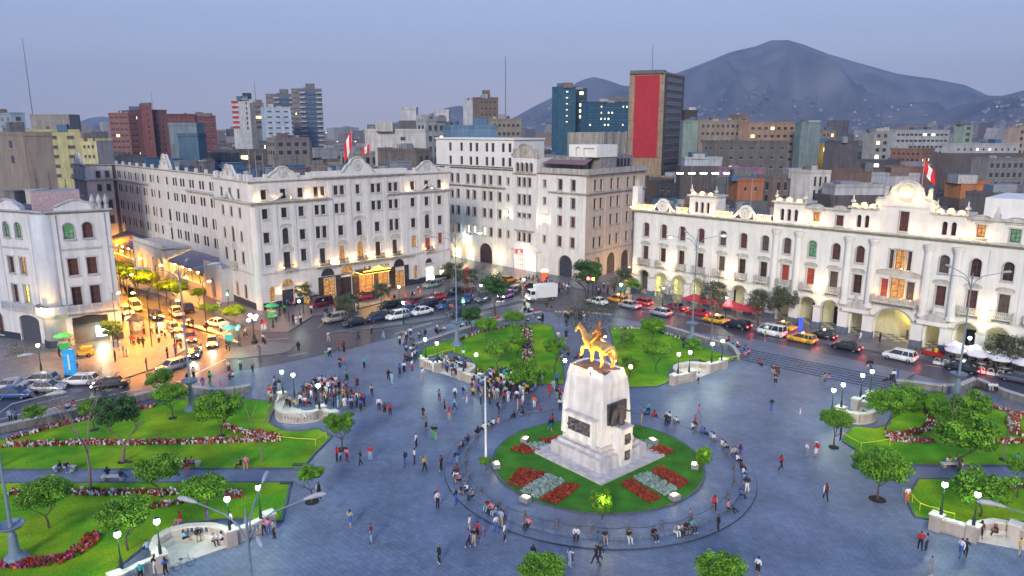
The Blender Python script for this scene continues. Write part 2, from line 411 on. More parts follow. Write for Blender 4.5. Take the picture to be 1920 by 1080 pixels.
d = (a1 - a0); L = d.length; d.normalize(); nn = Vector((-d.y, d.x, 0))
if nn.y < 0: nn = -nn
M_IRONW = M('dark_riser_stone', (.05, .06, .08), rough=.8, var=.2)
t = thing('stone_steps', 'wide flight of dark stone steps rising from the plaza to the right road', 'steps', (a0.x, a0.y, 0.12))
for k in range(6):
 q0, q1 = a0 + nn * (0.75 * k), a1 + nn * (0.75 * k)
 r0, r1 = a0 + nn * (0.75 * (k + 1) if k < 5 else 5.6), a1 + nn * (0.75 * (k + 1) if k < 5 else 5.6)
 s_ = MB(); s_.prism([(q0.x, q0.y), (q1.x, q1.y), (r1.x, r1.y), (r0.x, r0.y)], 0.05, 0.12 + 0.1 * (k + 1))
 part('step', s_, M_PLAZA, t)
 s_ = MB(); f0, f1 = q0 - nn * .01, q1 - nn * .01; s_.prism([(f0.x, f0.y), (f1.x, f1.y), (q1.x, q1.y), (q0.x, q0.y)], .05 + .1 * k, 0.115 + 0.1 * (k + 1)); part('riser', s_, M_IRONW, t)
s_ = MB()
q0, q1 = a0 + nn * 5.6, a1 + nn * 5.6; r0, r1 = a0 + nn * 11.5 - d * 2, a1 + nn * 10.2
zt = 0.718
i = [s_.pt(q0.x, q0.y, zt), s_.pt(q1.x, q1.y, zt), s_.pt(r1.x, r1.y, 0.13), s_.pt(r0.x, r0.y, 0.13), s_.pt(q0.x, q0.y, 0.05), s_.pt(q1.x, q1.y, 0.05), s_.pt(r1.x, r1.y, 0.05), s_.pt(r0.x, r0.y, 0.05)]
for q in ((0, 1, 2, 3), (7, 6, 5, 4), (0, 4, 5, 1), (1, 5, 6, 2), (2, 6, 7, 3), (3, 7, 4, 0)): s_.face([i[k] for k in q])
part('ramp', s_, M_PLAZA, t)
def wall(mb, s0, s1, z0, z1, holes, depth=0.32, d=0.0):
 hs = []
 for h in holes:
  sc_, zb, w, hh = h[:4]; arch = len(h) > 4 and h[4]
  hs.append((sc_ - w / 2, sc_ + w / 2, zb, zb + hh, arch))
 S = sorted({s0, s1, *[round(x, 3) for h in hs for x in h[:2] if s0 < x < s1]})
 for i in range(len(S) - 1):
  a, b = S[i], S[i + 1]; m = (a + b) / 2
  cuts = sorted([(max(h[2], z0), min(h[3], z1)) for h in hs if h[0] < m < h[1] and h[3] > z0 and h[2] < z1])
  z = z0
  for c in cuts:
   if c[0] > z + 1e-4: mb.poly([(a, d, z), (b, d, z), (b, d, c[0]), (a, d, c[0])])
   z = max(z, c[1])
  if z < z1 - 1e-4: mb.poly([(a, d, z), (b, d, z), (b, d, z1), (a, d, z1)])
 e = d - depth
 for a, b, zb, zt, arch in hs:
  if not (s0 - .01 <= a and b <= s1 + .01): continue
  zb = max(zb, z0)
  if arch:
   r = (b - a) / 2; ry = min(r if arch is True else arch, zt - zb); zs = zt - ry; cx = (a + b) / 2
   N = 8 if r < 1.2 else 14
   arc = [(cx + r * math.cos(PI * k / N), zs + ry * math.sin(PI * k / N)) for k in range(N + 1)]
   h = N // 2
   mb.poly([(b, d, zt)] + [(p[0], d, p[1]) for p in arc[:h + 1][::-1]])
   mb.poly([(a, d, zt)] + [(p[0], d, p[1]) for p in arc[h:][::-1]])
   for k in range(N): mb.poly([(arc[k][0], d, arc[k][1]), (arc[k + 1][0], d, arc[k + 1][1]), (arc[k + 1][0], e, arc[k + 1][1]), (arc[k][0], e, arc[k][1])])
   zt2 = zs
  else:
   zt2 = zt; mb.poly([(a, d, zt), (b, d, zt), (b, e, zt), (a, e, zt)])
  mb.poly([(a, d, zb), (a, d, zt2), (a, e, zt2), (a, e, zb)]); mb.poly([(b, d, zb), (b, e, zb), (b, e, zt2), (b, d, zt2)])
  mb.poly([(a, d, zb), (a, e, zb), (b, e, zb), (b, d, zb)])
WINC = {}
M_FRAME = M('dark_window_wood', (0.05, 0.033, 0.032), rough=0.5, var=0.15, scale=6)
M_FRAMEB = M('brown_window_wood', (0.11, 0.045, 0.04), rough=0.5, var=0.15, scale=6)
M_FRAMER = M('red_window_wood', (0.35, 0.06, 0.05), rough=0.5, var=0.15, scale=6)
def glass(name, col, emit=0.0, ecol=None): return M(name, col, rough=0.12, var=0.0, spec=0.8, emit=emit, ecol=ecol)
def curtain_glass(name, c1, c2, emit=0.0):
 m = M(name, c1, rough=0.3, var=0.35, scale=1.1, spec=0.25)
 if emit:
  n, l = m.node_tree.nodes, m.node_tree.links; b = n['Principled BSDF']
  nt = n.new('ShaderNodeTexNoise'); nt.inputs['Scale'].default_value = 2.2; tc = n.new('ShaderNodeTexCoord'); l.new(tc.outputs['Object'], nt.inputs[0])
  r = n.new('ShaderNodeValToRGB'); r.color_ramp.elements[0].position = .38; r.color_ramp.elements[1].position = .6
  r.color_ramp.elements[0].color = tuple(x * .3 for x in c2) + (1,); r.color_ramp.elements[1].color = (*c2, 1)
  l.new(nt.outputs[0], r.inputs[0]); l.new(r.outputs[0], b.inputs['Emission Color']); b.inputs['Emission Strength'].default_value = emit
 return m
G_DARK = [curtain_glass('dark_glass', (0.035, 0.03, 0.038), None), curtain_glass('plum_glass', (0.05, 0.028, 0.035), None), curtain_glass('bluish_glass', (0.05, 0.055, 0.075), None)]
G_BROWN = [curtain_glass('brown_shutter_glass', (0.10, 0.045, 0.045), None), curtain_glass('dark_shutter_glass', (0.05, 0.028, 0.03), None), curtain_glass('grey_shutter_glass', (0.10, 0.09, 0.08), None)]
G_WARM = curtain_glass('warm_lit_glass', (0.2, 0.09, 0.04), (1.0, 0.50, 0.14), 0.38)
G_RED = curtain_glass('red_curtain_glass', (0.24, 0.045, 0.04), (0.9, 0.16, 0.10), 0.08)
G_GREEN = curtain_glass('green_lit_glass', (0.05, 0.10, 0.07), (0.35, 1.0, 0.5), 0.16)
G_WHITE = curtain_glass('white_lit_glass', (0.3, 0.3, 0.25), (1.0, 0.92, 0.62), 2.2)
G_YELL = curtain_glass('yellow_lit_glass', (0.3, 0.3, 0.1), (0.9, 0.85, 0.2), 1.0)
def arc_pts(w, h, arch, n=8):
 r = w / 2; ry = r if arch is True else arch
 return [(-r, 0), (r, 0)] + [(r * math.cos(PI * k / n), h - ry + ry * math.sin(PI * k / n)) for k in range(n + 1)]
def win_mesh(w, h, arch, bars, depth):
 key = (round(w, 2), round(h, 2), arch, bars, round(depth, 2))
 if key in WINC: return WINC[key]
 f = MB(); t = 0.09
 f.box(-w / 2, -w / 2 + t, -0.06, 0.0, 0, h - (w / 2 if arch is True else (arch or 0)))
 f.box(w / 2 - t, w / 2, -0.06, 0.0, 0, h - (w / 2 if arch is True else (arch or 0)))
 f.box(-w / 2 + t, w / 2 - t, -0.06, 0.0, 0, t)
 if arch:
  pts = arc_pts(w, h, arch)[2:]
  f.tube([(p[0] * .95, -0.03, p[1] - .02) for p in pts], 0.05, 4)
 else: f.box(-w / 2 + t, w / 2 - t, -0.06, 0.0, h - t, h)
 f.box(-0.035, 0.035, -0.05, -0.001, t, h - t - (0.05 if arch else 0))
 for k in range(1, bars):
  z = h * k / bars; f.box(-w / 2 + t, w / 2 - t, -0.045, -0.002, z - .025, z + .025)
 g = MB()
 pr = arc_pts(w, h, arch) if arch else [(-w / 2, 0), (w / 2, 0), (w / 2, h), (-w / 2, h)]
 g.slab_x(pr, 0.0, 0.05)
 sm = MB()
 sm.box(-w / 2 - .16, w / 2 + .16, -depth - 0.22, -depth + 0.1, -0.2, -0.02)
 sm.box(-w / 2 - .16, -w / 2 - .01, -depth - 0.07, -depth + 0.1, -0.02, h - (w / 2 if arch is True else (arch or 0)))
 sm.box(w / 2 + .01, w / 2 + .16, -depth - 0.07, -depth + 0.1, -0.02, h - (w / 2 if arch is True else (arch or 0)))
 if arch:
  pts = arc_pts(w + .17, h + .085, arch if arch is True else arch + .085)[2:]
  sm.tube([(p[0], -depth - .02, p[1]) for p in pts], 0.09, 4)
 else: sm.box(-w / 2 - .22, w / 2 + .22, -depth - 0.12, -depth + 0.1, h + .01, h + .2)
 r = (f.mesh('window_frame', M_FRAME), g.mesh('pane', G_DARK[0]), sm.mesh('surround', M_CONC))
 WINC[key] = r
 return r
def windows(F, root, holes, fmat, panes, smat, depth=0.32, bars=3, d=0.0, rnd=None):
 rnd = rnd or random
 for h in holes:
  arch = h[4] if len(h) > 4 else False
  style = h[5] if len(h) > 5 else None
  fr, pn, su = win_mesh(h[2], h[3], arch, bars, depth)
  mt_ = F.mat(h[0], d - depth + 0.02, h[1])
  o = link('window', fr, root, mt_); fm = fmat
  if style is G_RED: fm = M_FRAMER
  setmat(o, fm)
  p = lpart('pane', pn, o); setmat(p, style or rnd.choice(panes))
  if smat:
   q = lpart('surround', su, o); setmat(q, smat)
def band(F, root, name, s0, s1, z0, z1, d0, d1, mat, steps=1):
 mb = MB(F)
 for k in range(steps):
  zz0 = z0 + (z1 - z0) * k / steps; zz1 = z0 + (z1 - z0) * (k + 1) / steps
  mb.box(s0, s1, d0, d0 + (d1 - d0) * (k + 1) / steps, zz0, zz1)
 return part(name, mb, mat, root)
def gable_profile(w, h, base=0.6):
 """curved baroque gable outline, centred"""
 pts = []
 for k in range(25):
  t = -1 + 2 * k / 24; a = abs(t)
  if a < 0.42: z = base + (h - base) * (0.62 + 0.38 * math.sqrt(max(0, 1 - (a / 0.42) ** 2)))
  elif a < 0.58: z = base + (h - base) * (0.62 - 0.12 * (a - .42) / .16)
  else: z = base + (h - base) * 0.5 * (0.5 + 0.5 * math.cos((a - .58) / .42 * PI)) ** 1.2
  pts.append((t * w / 2, z))
 return [(w / 2, 0), (-w / 2, 0)] + pts
def gable(F, root, s, z, w, h, mat, mat2, d0=-0.5, d1=0.25, name='gable', ring=True):
 mb = MB(F); pr = gable_profile(w, h); mb.slab_x([(s + p[0], z + p[1]) for p in pr], d0, d1)
 g = part(name, mb, mat, root)
 m2 = MB(F); m2.tube([(s + p[0], d1 + .05, z + p[1] + .04) for p in pr[2:]], 0.17, 5)
 if ring:
  m2.tube([(s + w * .13 * math.cos(a * PI / 8), d1 + .05, z + h * .55 + w * .13 * math.sin(a * PI / 8)) for a in range(17)], 0.1, 5)
  m2.slab_x([(s + w * .08 * math.cos(a * PI / 5), z + h * .55 + w * .08 * math.sin(a * PI / 5)) for a in range(10)], d1, d1 + .12)
 part('gable_moulding', m2, mat2, root)
def hood(F, root, s, z, w, mat, h=0.8):
 """small curved pediment over an opening"""
 mb = MB(F)
 pr = [(s + w / 2, z), (s - w / 2, z)] + [(s + w / 2 * math.cos(PI - PI * k / 8) * 1.0, z + .12 + h * math.sin(PI * k / 8) ** .7) for k in range(9)]
 mb.slab_x(pr, -0.05, 0.13)
 mb.tube([(p[0], .18, p[1]) for p in pr[2:]], .09, 4)
 part('window_hood', mb, mat, root)
def balcony(F, root, s, z, w, dp, mat, name='balcony', iron=False, h=0.95):
 mb = MB(F)
 mb.box(s - w / 2, s + w / 2, 0.0, dp, z - 0.22, z)
 rm = M_IRON if iron else mat
 r = MB(F)
 t = 0.05 if iron else 0.11
 for a, b, c, e in ((s - w / 2, s + w / 2, dp - t, dp - .002), (s - w / 2, s - w / 2 + t, 0.02, dp - t - .002), (s + w / 2 - t, s + w / 2, 0.02, dp - t - .002)):
  r.box(a, b, c, e, z + h - t, z + h)
 b = MB(F)
 step = 0.16 if iron else 0.26; q = 0.018 if iron else 0.07
 n = int(w / step)
 for k in range(n + 1):
  x = s - w / 2 + .03 + (w - .06) * k / n; b.box(x - q, x + q, dp - .09, dp - .03, z, z + h - t)
 for sx in (s - w / 2 + .06, s + w / 2 - .06):
  for k in range(1, int(dp / step)): b.box(sx - q * .6, sx + q * .6, k * step - q, k * step + q, z, z + h - t)
 BRK = []
 for sx in (-w / 2 + .25, w / 2 - .25): mb2 = MB(F); mb2.slab_x([(s + sx - .1, z - .22), (s + sx + .1, z - .22), (s + sx + .1, z - .7), (s + sx - .1, z - .7)], 0, dp * .6); BRK.append(mb2)
 o = part(name, mb, mat, root)
 for q_ in BRK: part('bracket', q_, mat, o)
 part('railing', r, rm, o); part('balusters', b, rm, o, kind='stuff')
M_IRON = M('wrought_iron', (0.02, 0.02, 0.022), rough=0.5, var=0.1)
M_NAVY = M('dark_navy_plinth', (0.03, 0.036, 0.06), rough=0.45, var=0.2, scale=2)
M_ROOF = M('flat_roof_tar', (0.11, 0.11, 0.13), rough=0.9, var=0.35, scale=0.25, streak=0.0)
M_HOT = M('hotel_stucco', (0.68, 0.66, 0.64), rough=0.85, var=0.05, scale=0.6, streak=0.13, bump=0.1)
M_HOTT = M('hotel_trim', (0.55, 0.54, 0.52), rough=0.85, var=0.1, scale=1.0, streak=0.22)
M_DW = M('arcade_white_stucco', (0.75, 0.745, 0.71), rough=0.8, var=0.05, scale=0.6, streak=0.08, bump=0.1)
M_DT = M('arcade_white_trim', (0.56, 0.55, 0.50), rough=0.8, var=0.1, scale=1.0, streak=0.28)
M_CW = M('tower_house_stucco', (0.72, 0.71, 0.69), rough=0.85, var=0.06, scale=0.6, streak=0.14, bump=0.1)
M_CT = M('tower_house_trim', (0.47, 0.44, 0.40), rough=0.85, var=0.15, scale=1.0, streak=0.35)
M_CTAN = M('warm_lit_side_stucco', (0.62, 0.50, 0.40), rough=0.85, var=0.08, scale=0.6, streak=0.12)  # warm, dimmer light on the side wall put into a tan colour
M_AW = M('corner_house_stucco', (0.58, 0.60, 0.64), rough=0.85, var=0.06, scale=0.6, streak=0.16, bump=0.1)
M_AT = M('corner_house_trim', (0.42, 0.43, 0.46), rough=0.85, var=0.1, scale=1.0, streak=0.25)
def clutter(root, fn, x0, x1, y0, y1, z, n, rnd, mats):
 """sheds, tanks and pipes on a flat roof; fn maps local to world"""
 for k in range(n):
  mb = MB(fn); w, dpt, h = rnd.uniform(1, 4), rnd.uniform(1, 3.5), rnd.uniform(.6, 2.6)
  cx, cy_ = rnd.uniform(x0 + 2, x1 - 2), rnd.uniform(y0 + 2, y1 - 2)
  if rnd.random() < .3:
   mb.cyl(cx, cy_, z, z + rnd.uniform(1, 1.6), rnd.uniform(.5, .8), n=10); nm = 'water_tank'; mat = rnd.choice(mats)
  else:
   mb.box(cx - w / 2, cx + w / 2, cy_ - dpt / 2, cy_ + dpt / 2, z, z + h)
   mb.box(cx - w / 2 - .15, cx + w / 2 + .15, cy_ - dpt / 2 - .15, cy_ + dpt / 2 + .15, z + h + .001, z + h + .12); nm = 'roof_shed'; mat = rnd.choice(mats)
  part(nm, mb, mat, root)
  if k % 2: mb = MB(fn); mb.tube([(cx, cy_, z + h), (cx, cy_, z + h + rnd.uniform(2, 4.5))], .05, 4); mb.box(cx - .5, cx + .5, cy_ - .03, cy_ + .03, z + h + 1.6, z + h + 1.66); part('aerial', mb, M_IRON, root)
CLM = [M('shed_grey', (0.15, 0.15, 0.16), var=.3, streak=.3), M('shed_tin', (0.22, 0.24, 0.27), var=.2, rough=.5), M('shed_brown', (0.17, 0.12, 0.10), var=.3), M('shed_pale', (0.45, 0.44, 0.42), var=.2, streak=.3), M('shed_blue', (0.06, 0.13, 0.22), var=.2)]
M_LAMPG = M('lamp_glow', (1, .8, .5), var=0, emit=8, ecol=(1.0, 0.68, 0.30))
M_LAMPW = M('lamp_glow_cool', (.9, 1, .9), var=0, emit=30, ecol=(0.92, 1.0, 0.88))
DF_ = [None]
def uplight(F, root, s, d, z, energy, col=WARM, dirz=1, r=0.12):
 mb = MB(F); mb.box(s - .14, s + .14, d - .1, d + .1, z - .16, z - .04); o = part('floodlight', mb, M_IRON, root)
 mb = MB(F); mb.sphere(s, d, z + .03, .1, n=6, m=4); part('bulb', mb, M_LAMPG, o)
 lamp('light', 'POINT', F(s, d + .12, z + .28 * dirz), energy * (1.5 if F is DF_[0] else 1.3), col, o, r)
rnd = random.Random(3)
A0 = (-46.6, 130.5)
HF = Frame(A0, 42.5)
e1, e2 = HF.u, -HF.n
hotel = thing('hotel', 'long white five storey hotel with curved gables between the yellow street and the car park', 'hotel', (A0[0], A0[1], 0))
body = MB(HF); holes = []
R_T, R_2, R_3, R_4 = (20.35, 1.75), (16.85, 1.8), (12.45, 1.9), (8.3, 2.3)
for c in (2.5, 6.2, 9.6, 34.9, 38.5, 41.9):
 mid = c in (6.2, 38.5)
 holes += [(c, R_T[0], 1.1, R_T[1]), (c, R_2[0], 1.1, R_2[1])]
 holes += [(c, 11.9, 1.25, 3.0, True)] if mid else [(c, R_3[0], 1.15, R_3[1])]
 if mid: holes += [(c, 7.3, 1.35, 3.1, False, G_RED if c > 30 else None)]
 else: holes += [(c, R_4[0], 1.15, R_4[1], False, G_WARM if c == 34.9 else (G_RED if c == 41.9 else None))]
for c in (13.5, 17.7, 26.0, 30.1):
 for e in (-.68, .68): holes += [(c + e, R_T[0], .95, R_T[1]), (c + e, R_2[0], .95, R_2[1])]
 if c in (13.5, 30.1):
  for e in (-.68, .68): holes += [(c + e, 12.3, .95, 2.3)]
 else: holes += [(c, R_3[0], 1.15, R_3[1])]
 holes += [(c, 7.3, 1.2, 3.0, False, G_WARM if c == 17.7 else None)]
c = 21.85
holes += [(c, R_T[0], .95, R_T[1]), (c, R_2[0], .95, R_2[1]), (c, 12.0, 1.3, 3.0, True), (c, 7.3, 1.4, 3.4, True, G_WARM)]
gh = [(2.8, 1.5, 0.95, 2.7, True, G_WARM), (9.7, 1.5, .95, 2.7, True, G_WARM), (5.9, 0.0, 2.4, 3.3, False, None), (6.0, 3.9, 2.2, 1.3, 1.1, G_WARM), (35.2, 1.4, 1.0, 2.8, True, G_WARM), (38.9, 0.05, 2.2, 3.4, False, G_WHITE), (38.7, 4.3, 1.9, 1.0, .95, None), (42.3, .6, 1.6, 2.6, False, G_WHITE)]
wall(body, 0.9, 44.6, 0, 23.4, holes + gh + [(14.6, 0, 2.6, 4.2), (14.4, 4.7, 3.0, 1.55, 1.5), (18.3, 0, 2.5, 4.0), (18.6, 4.7, 2.8, 1.5, 1.4), (22.9, 0, 3.4, 4.4), (27.0, 0, 2.6, 4.2), (31.0, 0, 2.3, 3.6), (31.0, 4.6, 2.8, 1.5, 1.4)])
windows(HF, hotel, holes + gh, M_FRAME, G_DARK, M_HOTT)
windows(HF, hotel, [(14.6, 0.02, 2.6, 4.15, False, G_WARM), (14.4, 4.7, 3.0, 1.55, 1.5, None), (18.3, 0.02, 2.5, 3.95, False, None), (18.6, 4.7, 2.8, 1.5, 1.4, G_WARM), (22.9, .02, 3.4, 4.35, False, G_WARM), (27.0, .02, 2.6, 4.15, False, G_WARM), (31.0, .02, 2.3, 3.55, False, G_WARM), (31.0, 4.6, 2.8, 1.5, 1.4, None)], M_FRAME, G_DARK, None)
r0 = 0.9
for k in range(5):
 t0, t1 = k / 5 * PI / 2, (k + 1) / 5 * PI / 2
 q = lambda t: (r0 - r0 * math.sin(t), -(r0 - r0 * math.cos(t)))
 (a, b), (c_, d_) = q(t0), q(t1)
 body.poly([(a, b, 0), (c_, d_, 0), (c_, d_, 23.4), (a, b, 23.4)])
part('facade', body, M_HOT, hotel)
M_MARB = M('dark_brown_marble', (0.055, 0.042, 0.038), rough=0.25, var=0.5, scale=1.5, spec=0.6)
for a, b in ((12.2, 13.2), (15.95, 17.0), (19.6, 21.15), (24.65, 25.65), (28.35, 29.8), (32.2, 33.2)):
 band(HF, hotel, 'marble_pier', a, b, 0.0, 4.5, 0.01, 0.2, M_MARB)
band(HF, hotel, 'marble_lintel', 12.2, 33.2, 4.52, 4.66, 0.01, 0.22, M_MARB)
for a, b in ((0.9, 4.6), (7.2, 12.1), (33.3, 37.7), (40.1, 44.6)): band(HF, hotel, 'plinth', a, b, 0.0, 1.35, 0.0, 0.12, M_NAVY)
for s in (0.95, 4.35, 8.0, 11.4, 33.0, 36.7, 40.3, 43.9): band(HF, hotel, 'pilaster', s - .35, s + .35, 6.95, 19.7, 0.0, 0.14, M_HOT)
for s in (15.7, 19.7, 24.0, 28.1, 32.2): band(HF, hotel, 'pilaster', s - .4, s + .4, 6.95, 23.4, 0.0, 0.18, M_HOT)
for a, b, pr in ((-0.6, 15.4, .75), (28.4, 45.2, .75)):
 band(HF, hotel, 'cornice', a, b, 19.5, 20.05, 0.0, pr, M_HOTT, 3)
band(HF, hotel, 'cornice', 11.8, 32.8, 23.42, 24.0, -0.4, 0.85, M_HOTT, 3)
band(HF, hotel, 'cornice', -0.4, 11.78, 23.42, 23.8, -0.4, 0.4, M_HOTT, 2)
band(HF, hotel, 'cornice', 32.82, 45.0, 23.42, 23.8, -0.4, 0.4, M_HOTT, 2)
band(HF, hotel, 'string_course', 0.9, 11.5, 6.55, 6.85, 0.0, 0.14, M_HOTT)
band(HF, hotel, 'string_course', 34.1, 44.6, 6.55, 6.85, 0.0, 0.14, M_HOTT)
band(HF, hotel, 'ledge', 11.5, 34.1, 6.6, 6.95, 0.0, 1.0, M_HOTT, 2)
band(HF, hotel, 'string_course', .9, 44.6, 4.15, 4.27, .0, .06, M_HOTT) if False else None
for s in (0.2, 3.2, 9.2, 11.5, 33.2, 35.8, 41.6, 44.3): band(HF, hotel, 'parapet_pier', s - .45, s + .45, 23.8, 24.9, -0.5, 0.12, M_HOT)
for a, b in ((0.65, 2.75), (9.65, 11.05), (33.65, 35.35), (42.05, 43.85)): band(HF, hotel, 'parapet', a, b, 23.8, 24.4, -0.35, 0.0, M_HOT)
for a, b in ((12.0, 18.4), (25.4, 32.8)): band(HF, hotel, 'parapet', a, b, 24.0, 25.0, -0.35, 0.05, M_HOT)
gable(HF, hotel, 6.2, 23.8, 6.0, 2.3, M_HOT, M_HOTT); gable(HF, hotel, 38.6, 23.8, 6.0, 2.4, M_HOT, M_HOTT)
gable(HF, hotel, 21.85, 24.0, 7.4, 3.4, M_HOT, M_HOTT)
for s in (6.2, 38.6):   # scrolls on the middle cornice
 for sg in (-1, 1):
  mb = MB(HF); mb.tube([(s + sg * (2.6 - .55 * k), .55, 20.05 + 1.15 * (k / 4) ** 1.8 + .06) for k in range(5)], [.14, .18, .22, .26, .3], 6); part('scroll', mb, M_HOTT, hotel)
for s in (6.2, 13.5, 17.7, 26, 30.1, 38.5, 21.85): hood(HF, hotel, s, 10.5 if s not in (21.85,) else 10.9, 2.3, M_HOTT)
for s in (6.2, 38.5): hood(HF, hotel, s, 15.05, 2.2, M_HOTT, .5)
hood(HF, hotel, 21.85, 15.2, 2.6, M_HOTT, .6)
for s in (6.2, 13.5, 17.7, 21.85, 26, 30.1, 38.5): balcony(HF, hotel, s, 7.1 if s in (6.2, 38.5) else 7.0, 2.0, 0.8 if s in (6.2, 38.5) else 0.98, M_HOTT, iron=True)
M_GOLD = M('gilt_canopy', (0.75, 0.42, 0.06), rough=0.3, var=0.2, metal=0.6, emit=1.6, ecol=(1.0, 0.55, 0.08))
can = MB(HF); can.box(20.2, 26.6, 0.2, 3.6, 4.75, 5.15); o = part('entrance_canopy', can, M('canopy_bronze', (0.12, 0.07, 0.02), rough=.4, metal=.5), hotel)
mb = MB(HF); mb.slab_x([(20.2, 5.16), (26.6, 5.16), (26.6, 5.35), (25.0, 5.4), (24.2, 5.95), (23.4, 6.1), (22.6, 5.95), (21.8, 5.4), (20.2, 5.35)], 3.45, 3.62); part('gilt_crest', mb, M_GOLD, o)
mb = MB(HF); mb.box(20.25, 26.55, .25, 3.4, 4.66, 4.745); part('lit_ceiling', mb, M('canopy_light', (1, .7, .2), var=0, emit=5, ecol=(1, .6, .12)), o)
fc = [(.6, .03, .03), (.75, .75, .75), (.03, .05, .4), (.7, .5, .05), (.03, .3, .08)]
for k in range(12):
 s = 20.5 + k * .54
 f = MB(HF); f.tube([(s, 3.2, 5.2), (s + .05, 3.3, 6.35)], .02, 4); o2 = part('flag', f, M_IRON, o)
 f = MB(HF); f.slab_x([(s + .06, 6.3), (s + .36, 6.1), (s + .34, 5.65), (s + .05, 5.8)], 3.29, 3.31); part('cloth', f, mt('flagc%d' % (k % 5), fc[k % 5], var=0.1), o2)
for s in (20.6, 23.4, 26.2): lamp('light', 'POINT', HF(s, 1.8, 4.2), 60, (1, .6, .15), o, .25)
for s, d, z, en in ((1.2, .35, 20.3, 45), (4.6, .5, 20.3, 30), (7.4, .6, 20.4, 50), (10.9, .4, 20.3, 45), (13.6, .5, 20.3, 40), (34.0, .4, 20.3, 45), (39.6, .5, 20.4, 40), (43.0, .4, 20.3, 45),
     (12.4, .5, 7.3, 22), (14.9, .6, 7.3, 22), (15.9, .6, 7.1, 40), (16.6, .5, 7.3, 18), (19.2, .5, 7.3, 30), (20.3, .5, 7.5, 50), (23.6, .5, 7.5, 60), (24.9, .5, 7.3, 20), (27.9, .6, 7.1, 50), (28.9, .5, 7.4, 20), (31.3, .5, 7.4, 20), (5.2, .5, 7.5, 18), (7.3, .5, 7.5, 18), (37.5, .5, 7.6, 18), (39.7, .5, 7.6, 18), (4.2, .4, 2.9, 35), (8.2, .4, 2.9, 35)):
 uplight(HF, hotel, s, d, z, en)
HS = Frame(A0, 132.5, side=-1)
sh = []
for b in (5.0, 8.9, 12.9):
 sh += [(b, R_T[0], .95, R_T[1]), (b, R_2[0], .95, R_2[1]), (b, 8.2, 1.0, 2.3), (b, 1.6, 1.0, 2.7, True, G_WARM if b == 8.9 else None)]
 sh += [(b, 12.0, 1.1, 2.9, True)] if b == 8.9 else [(b, 12.4, .95, 2.0, True)]
mb = MB(HS); wall(mb, 0.9, 17.0, 0, 23.4, sh, depth=.12); part('facade', mb, M_HOT, hotel)
windows(HS, hotel, sh, M_FRAME, G_DARK, M_HOTT, depth=.12)
band(HS, hotel, 'cornice', -0.62, 17.5, 19.48, 20.03, 0.0, .74, M_HOTT, 3); band(HS, hotel, 'cornice', -0.2, 17.4, 23.425, 23.79, -0.4, .41, M_HOTT, 2)
for s in (1.1, 6.9, 10.9, 16.4): band(HS, hotel, 'pilaster', s - .3, s + .3, 6.95, 19.45, 0.0, 0.14, M_HOT)
band(HS, hotel, 'plinth', .9, 17, 0.0, 1.36, 0.0, .12, M_NAVY); band(HS, hotel, 'string_course', .9, 17, 6.56, 6.86, 0, .13, M_HOTT)
for s in (2.0, 4.6, 12.6, 15.8): band(HS, hotel, 'parapet_pier', s - .4, s + .4, 23.8, 24.9, -0.5, 0.12, M_HOT)
gable(HS, hotel, 8.7, 23.8, 5.2, 2.6, M_HOT, M_HOTT)
hood(HS, hotel, 8.9, 10.6, 1.9, M_HOTT); balcony(HS, hotel, 8.9, 7.1, 1.8, .8, M_HOTT)
for sg in (-1, 1):
 mb = MB(HS); mb.tube([(8.8 + sg * (2.2 - .5 * k), .55, 20.05 + 1.1 * (k / 4) ** 1.8 + .06) for k in range(5)], [.14, .18, .22, .26, .3], 6); part('scroll', mb, M_HOTT, hotel)
wo = HF(3.2, -17.0, 0)
mb = MB();
HRb = Frame((HF(0, -17.0, 0)).to_tuple()[:2], 42.5 + 180, side=1)   # return wall
q = MB(HF); q.poly([(0, -17, 0), (3.2, -17, 0), (3.2, -17, 23.4), (0, -17, 23.4)]); part('return_wall', q, M_HOT, hotel)
HW = Frame((wo.x, wo.y), 134.6, side=-1)
wh = []
for b in (3.4, 8.6, 13.8, 19.1, 24.3, 28.6, 38.3, 43.0, 48.2, 53.4, 58.3, 63.0, 66.8):
 for e in (-.75, .75):
  for z, h in (R_T, R_2, (12.3, 2.2), (8.3, 2.1)): wh.append((b + e, z, .95, h))
b = 33.4
wh += [(b, R_T[0], .95, R_T[1]), (b, R_2[0], .95, R_2[1]), (b, 12.0, 1.2, 2.8, True), (b, 7.6, 1.1, 2.8)]
wg = [(4 + 3.6 * k, 0.9, 2.0, 3.2, True, G_WARM if k % 2 else None) for k in range(18)]
mb = MB(HW); wall(mb, 0, 69.0, 0, 23.4, wh + wg, depth=.1); part('facade', mb, M_HOT, hotel)
windows(HW, hotel, wh, M_FRAME, G_DARK, None, depth=.1); windows(HW, hotel, wg, M_FRAME, G_DARK, None, depth=.1)
for k in range(14):
 s = 0.8 + 5.2 * k
 band(HW, hotel, 'pilaster', s - .28, s + .28, 6.95, 23.4, 0.0, .15, M_HOT)
 band(HW, hotel, 'parapet_pier', s - .3, s + .3, 23.8, 24.6, -0.4, 0.1, M_HOT)
band(HW, hotel, 'cornice', 0, 69.5, 23.43, 23.78, -0.4, .4, M_HOTT, 2)
for a, b in ((0.5, 22.0), (45.5, 69.5)): band(HW, hotel, 'cornice', a, b, 19.5, 20.0, .16, .75, M_HOTT, 2)
gable(HW, hotel, 33.4, 23.8, 5.5, 3.4, M_HOT, M_HOTT)
hood(HW, hotel, 33.4, 10.7, 1.9, M_HOTT)
fp = HW(69.0, 0, 0)
HR = Frame((fp.x, fp.y), 42.5 + 180 - 6, side=-1)
fh = [(b, z, 1.0, h) for b in (2.1, 4.2) for z, h in (R_T, R_2, (12.3, 2.2), (8.3, 2.1))]
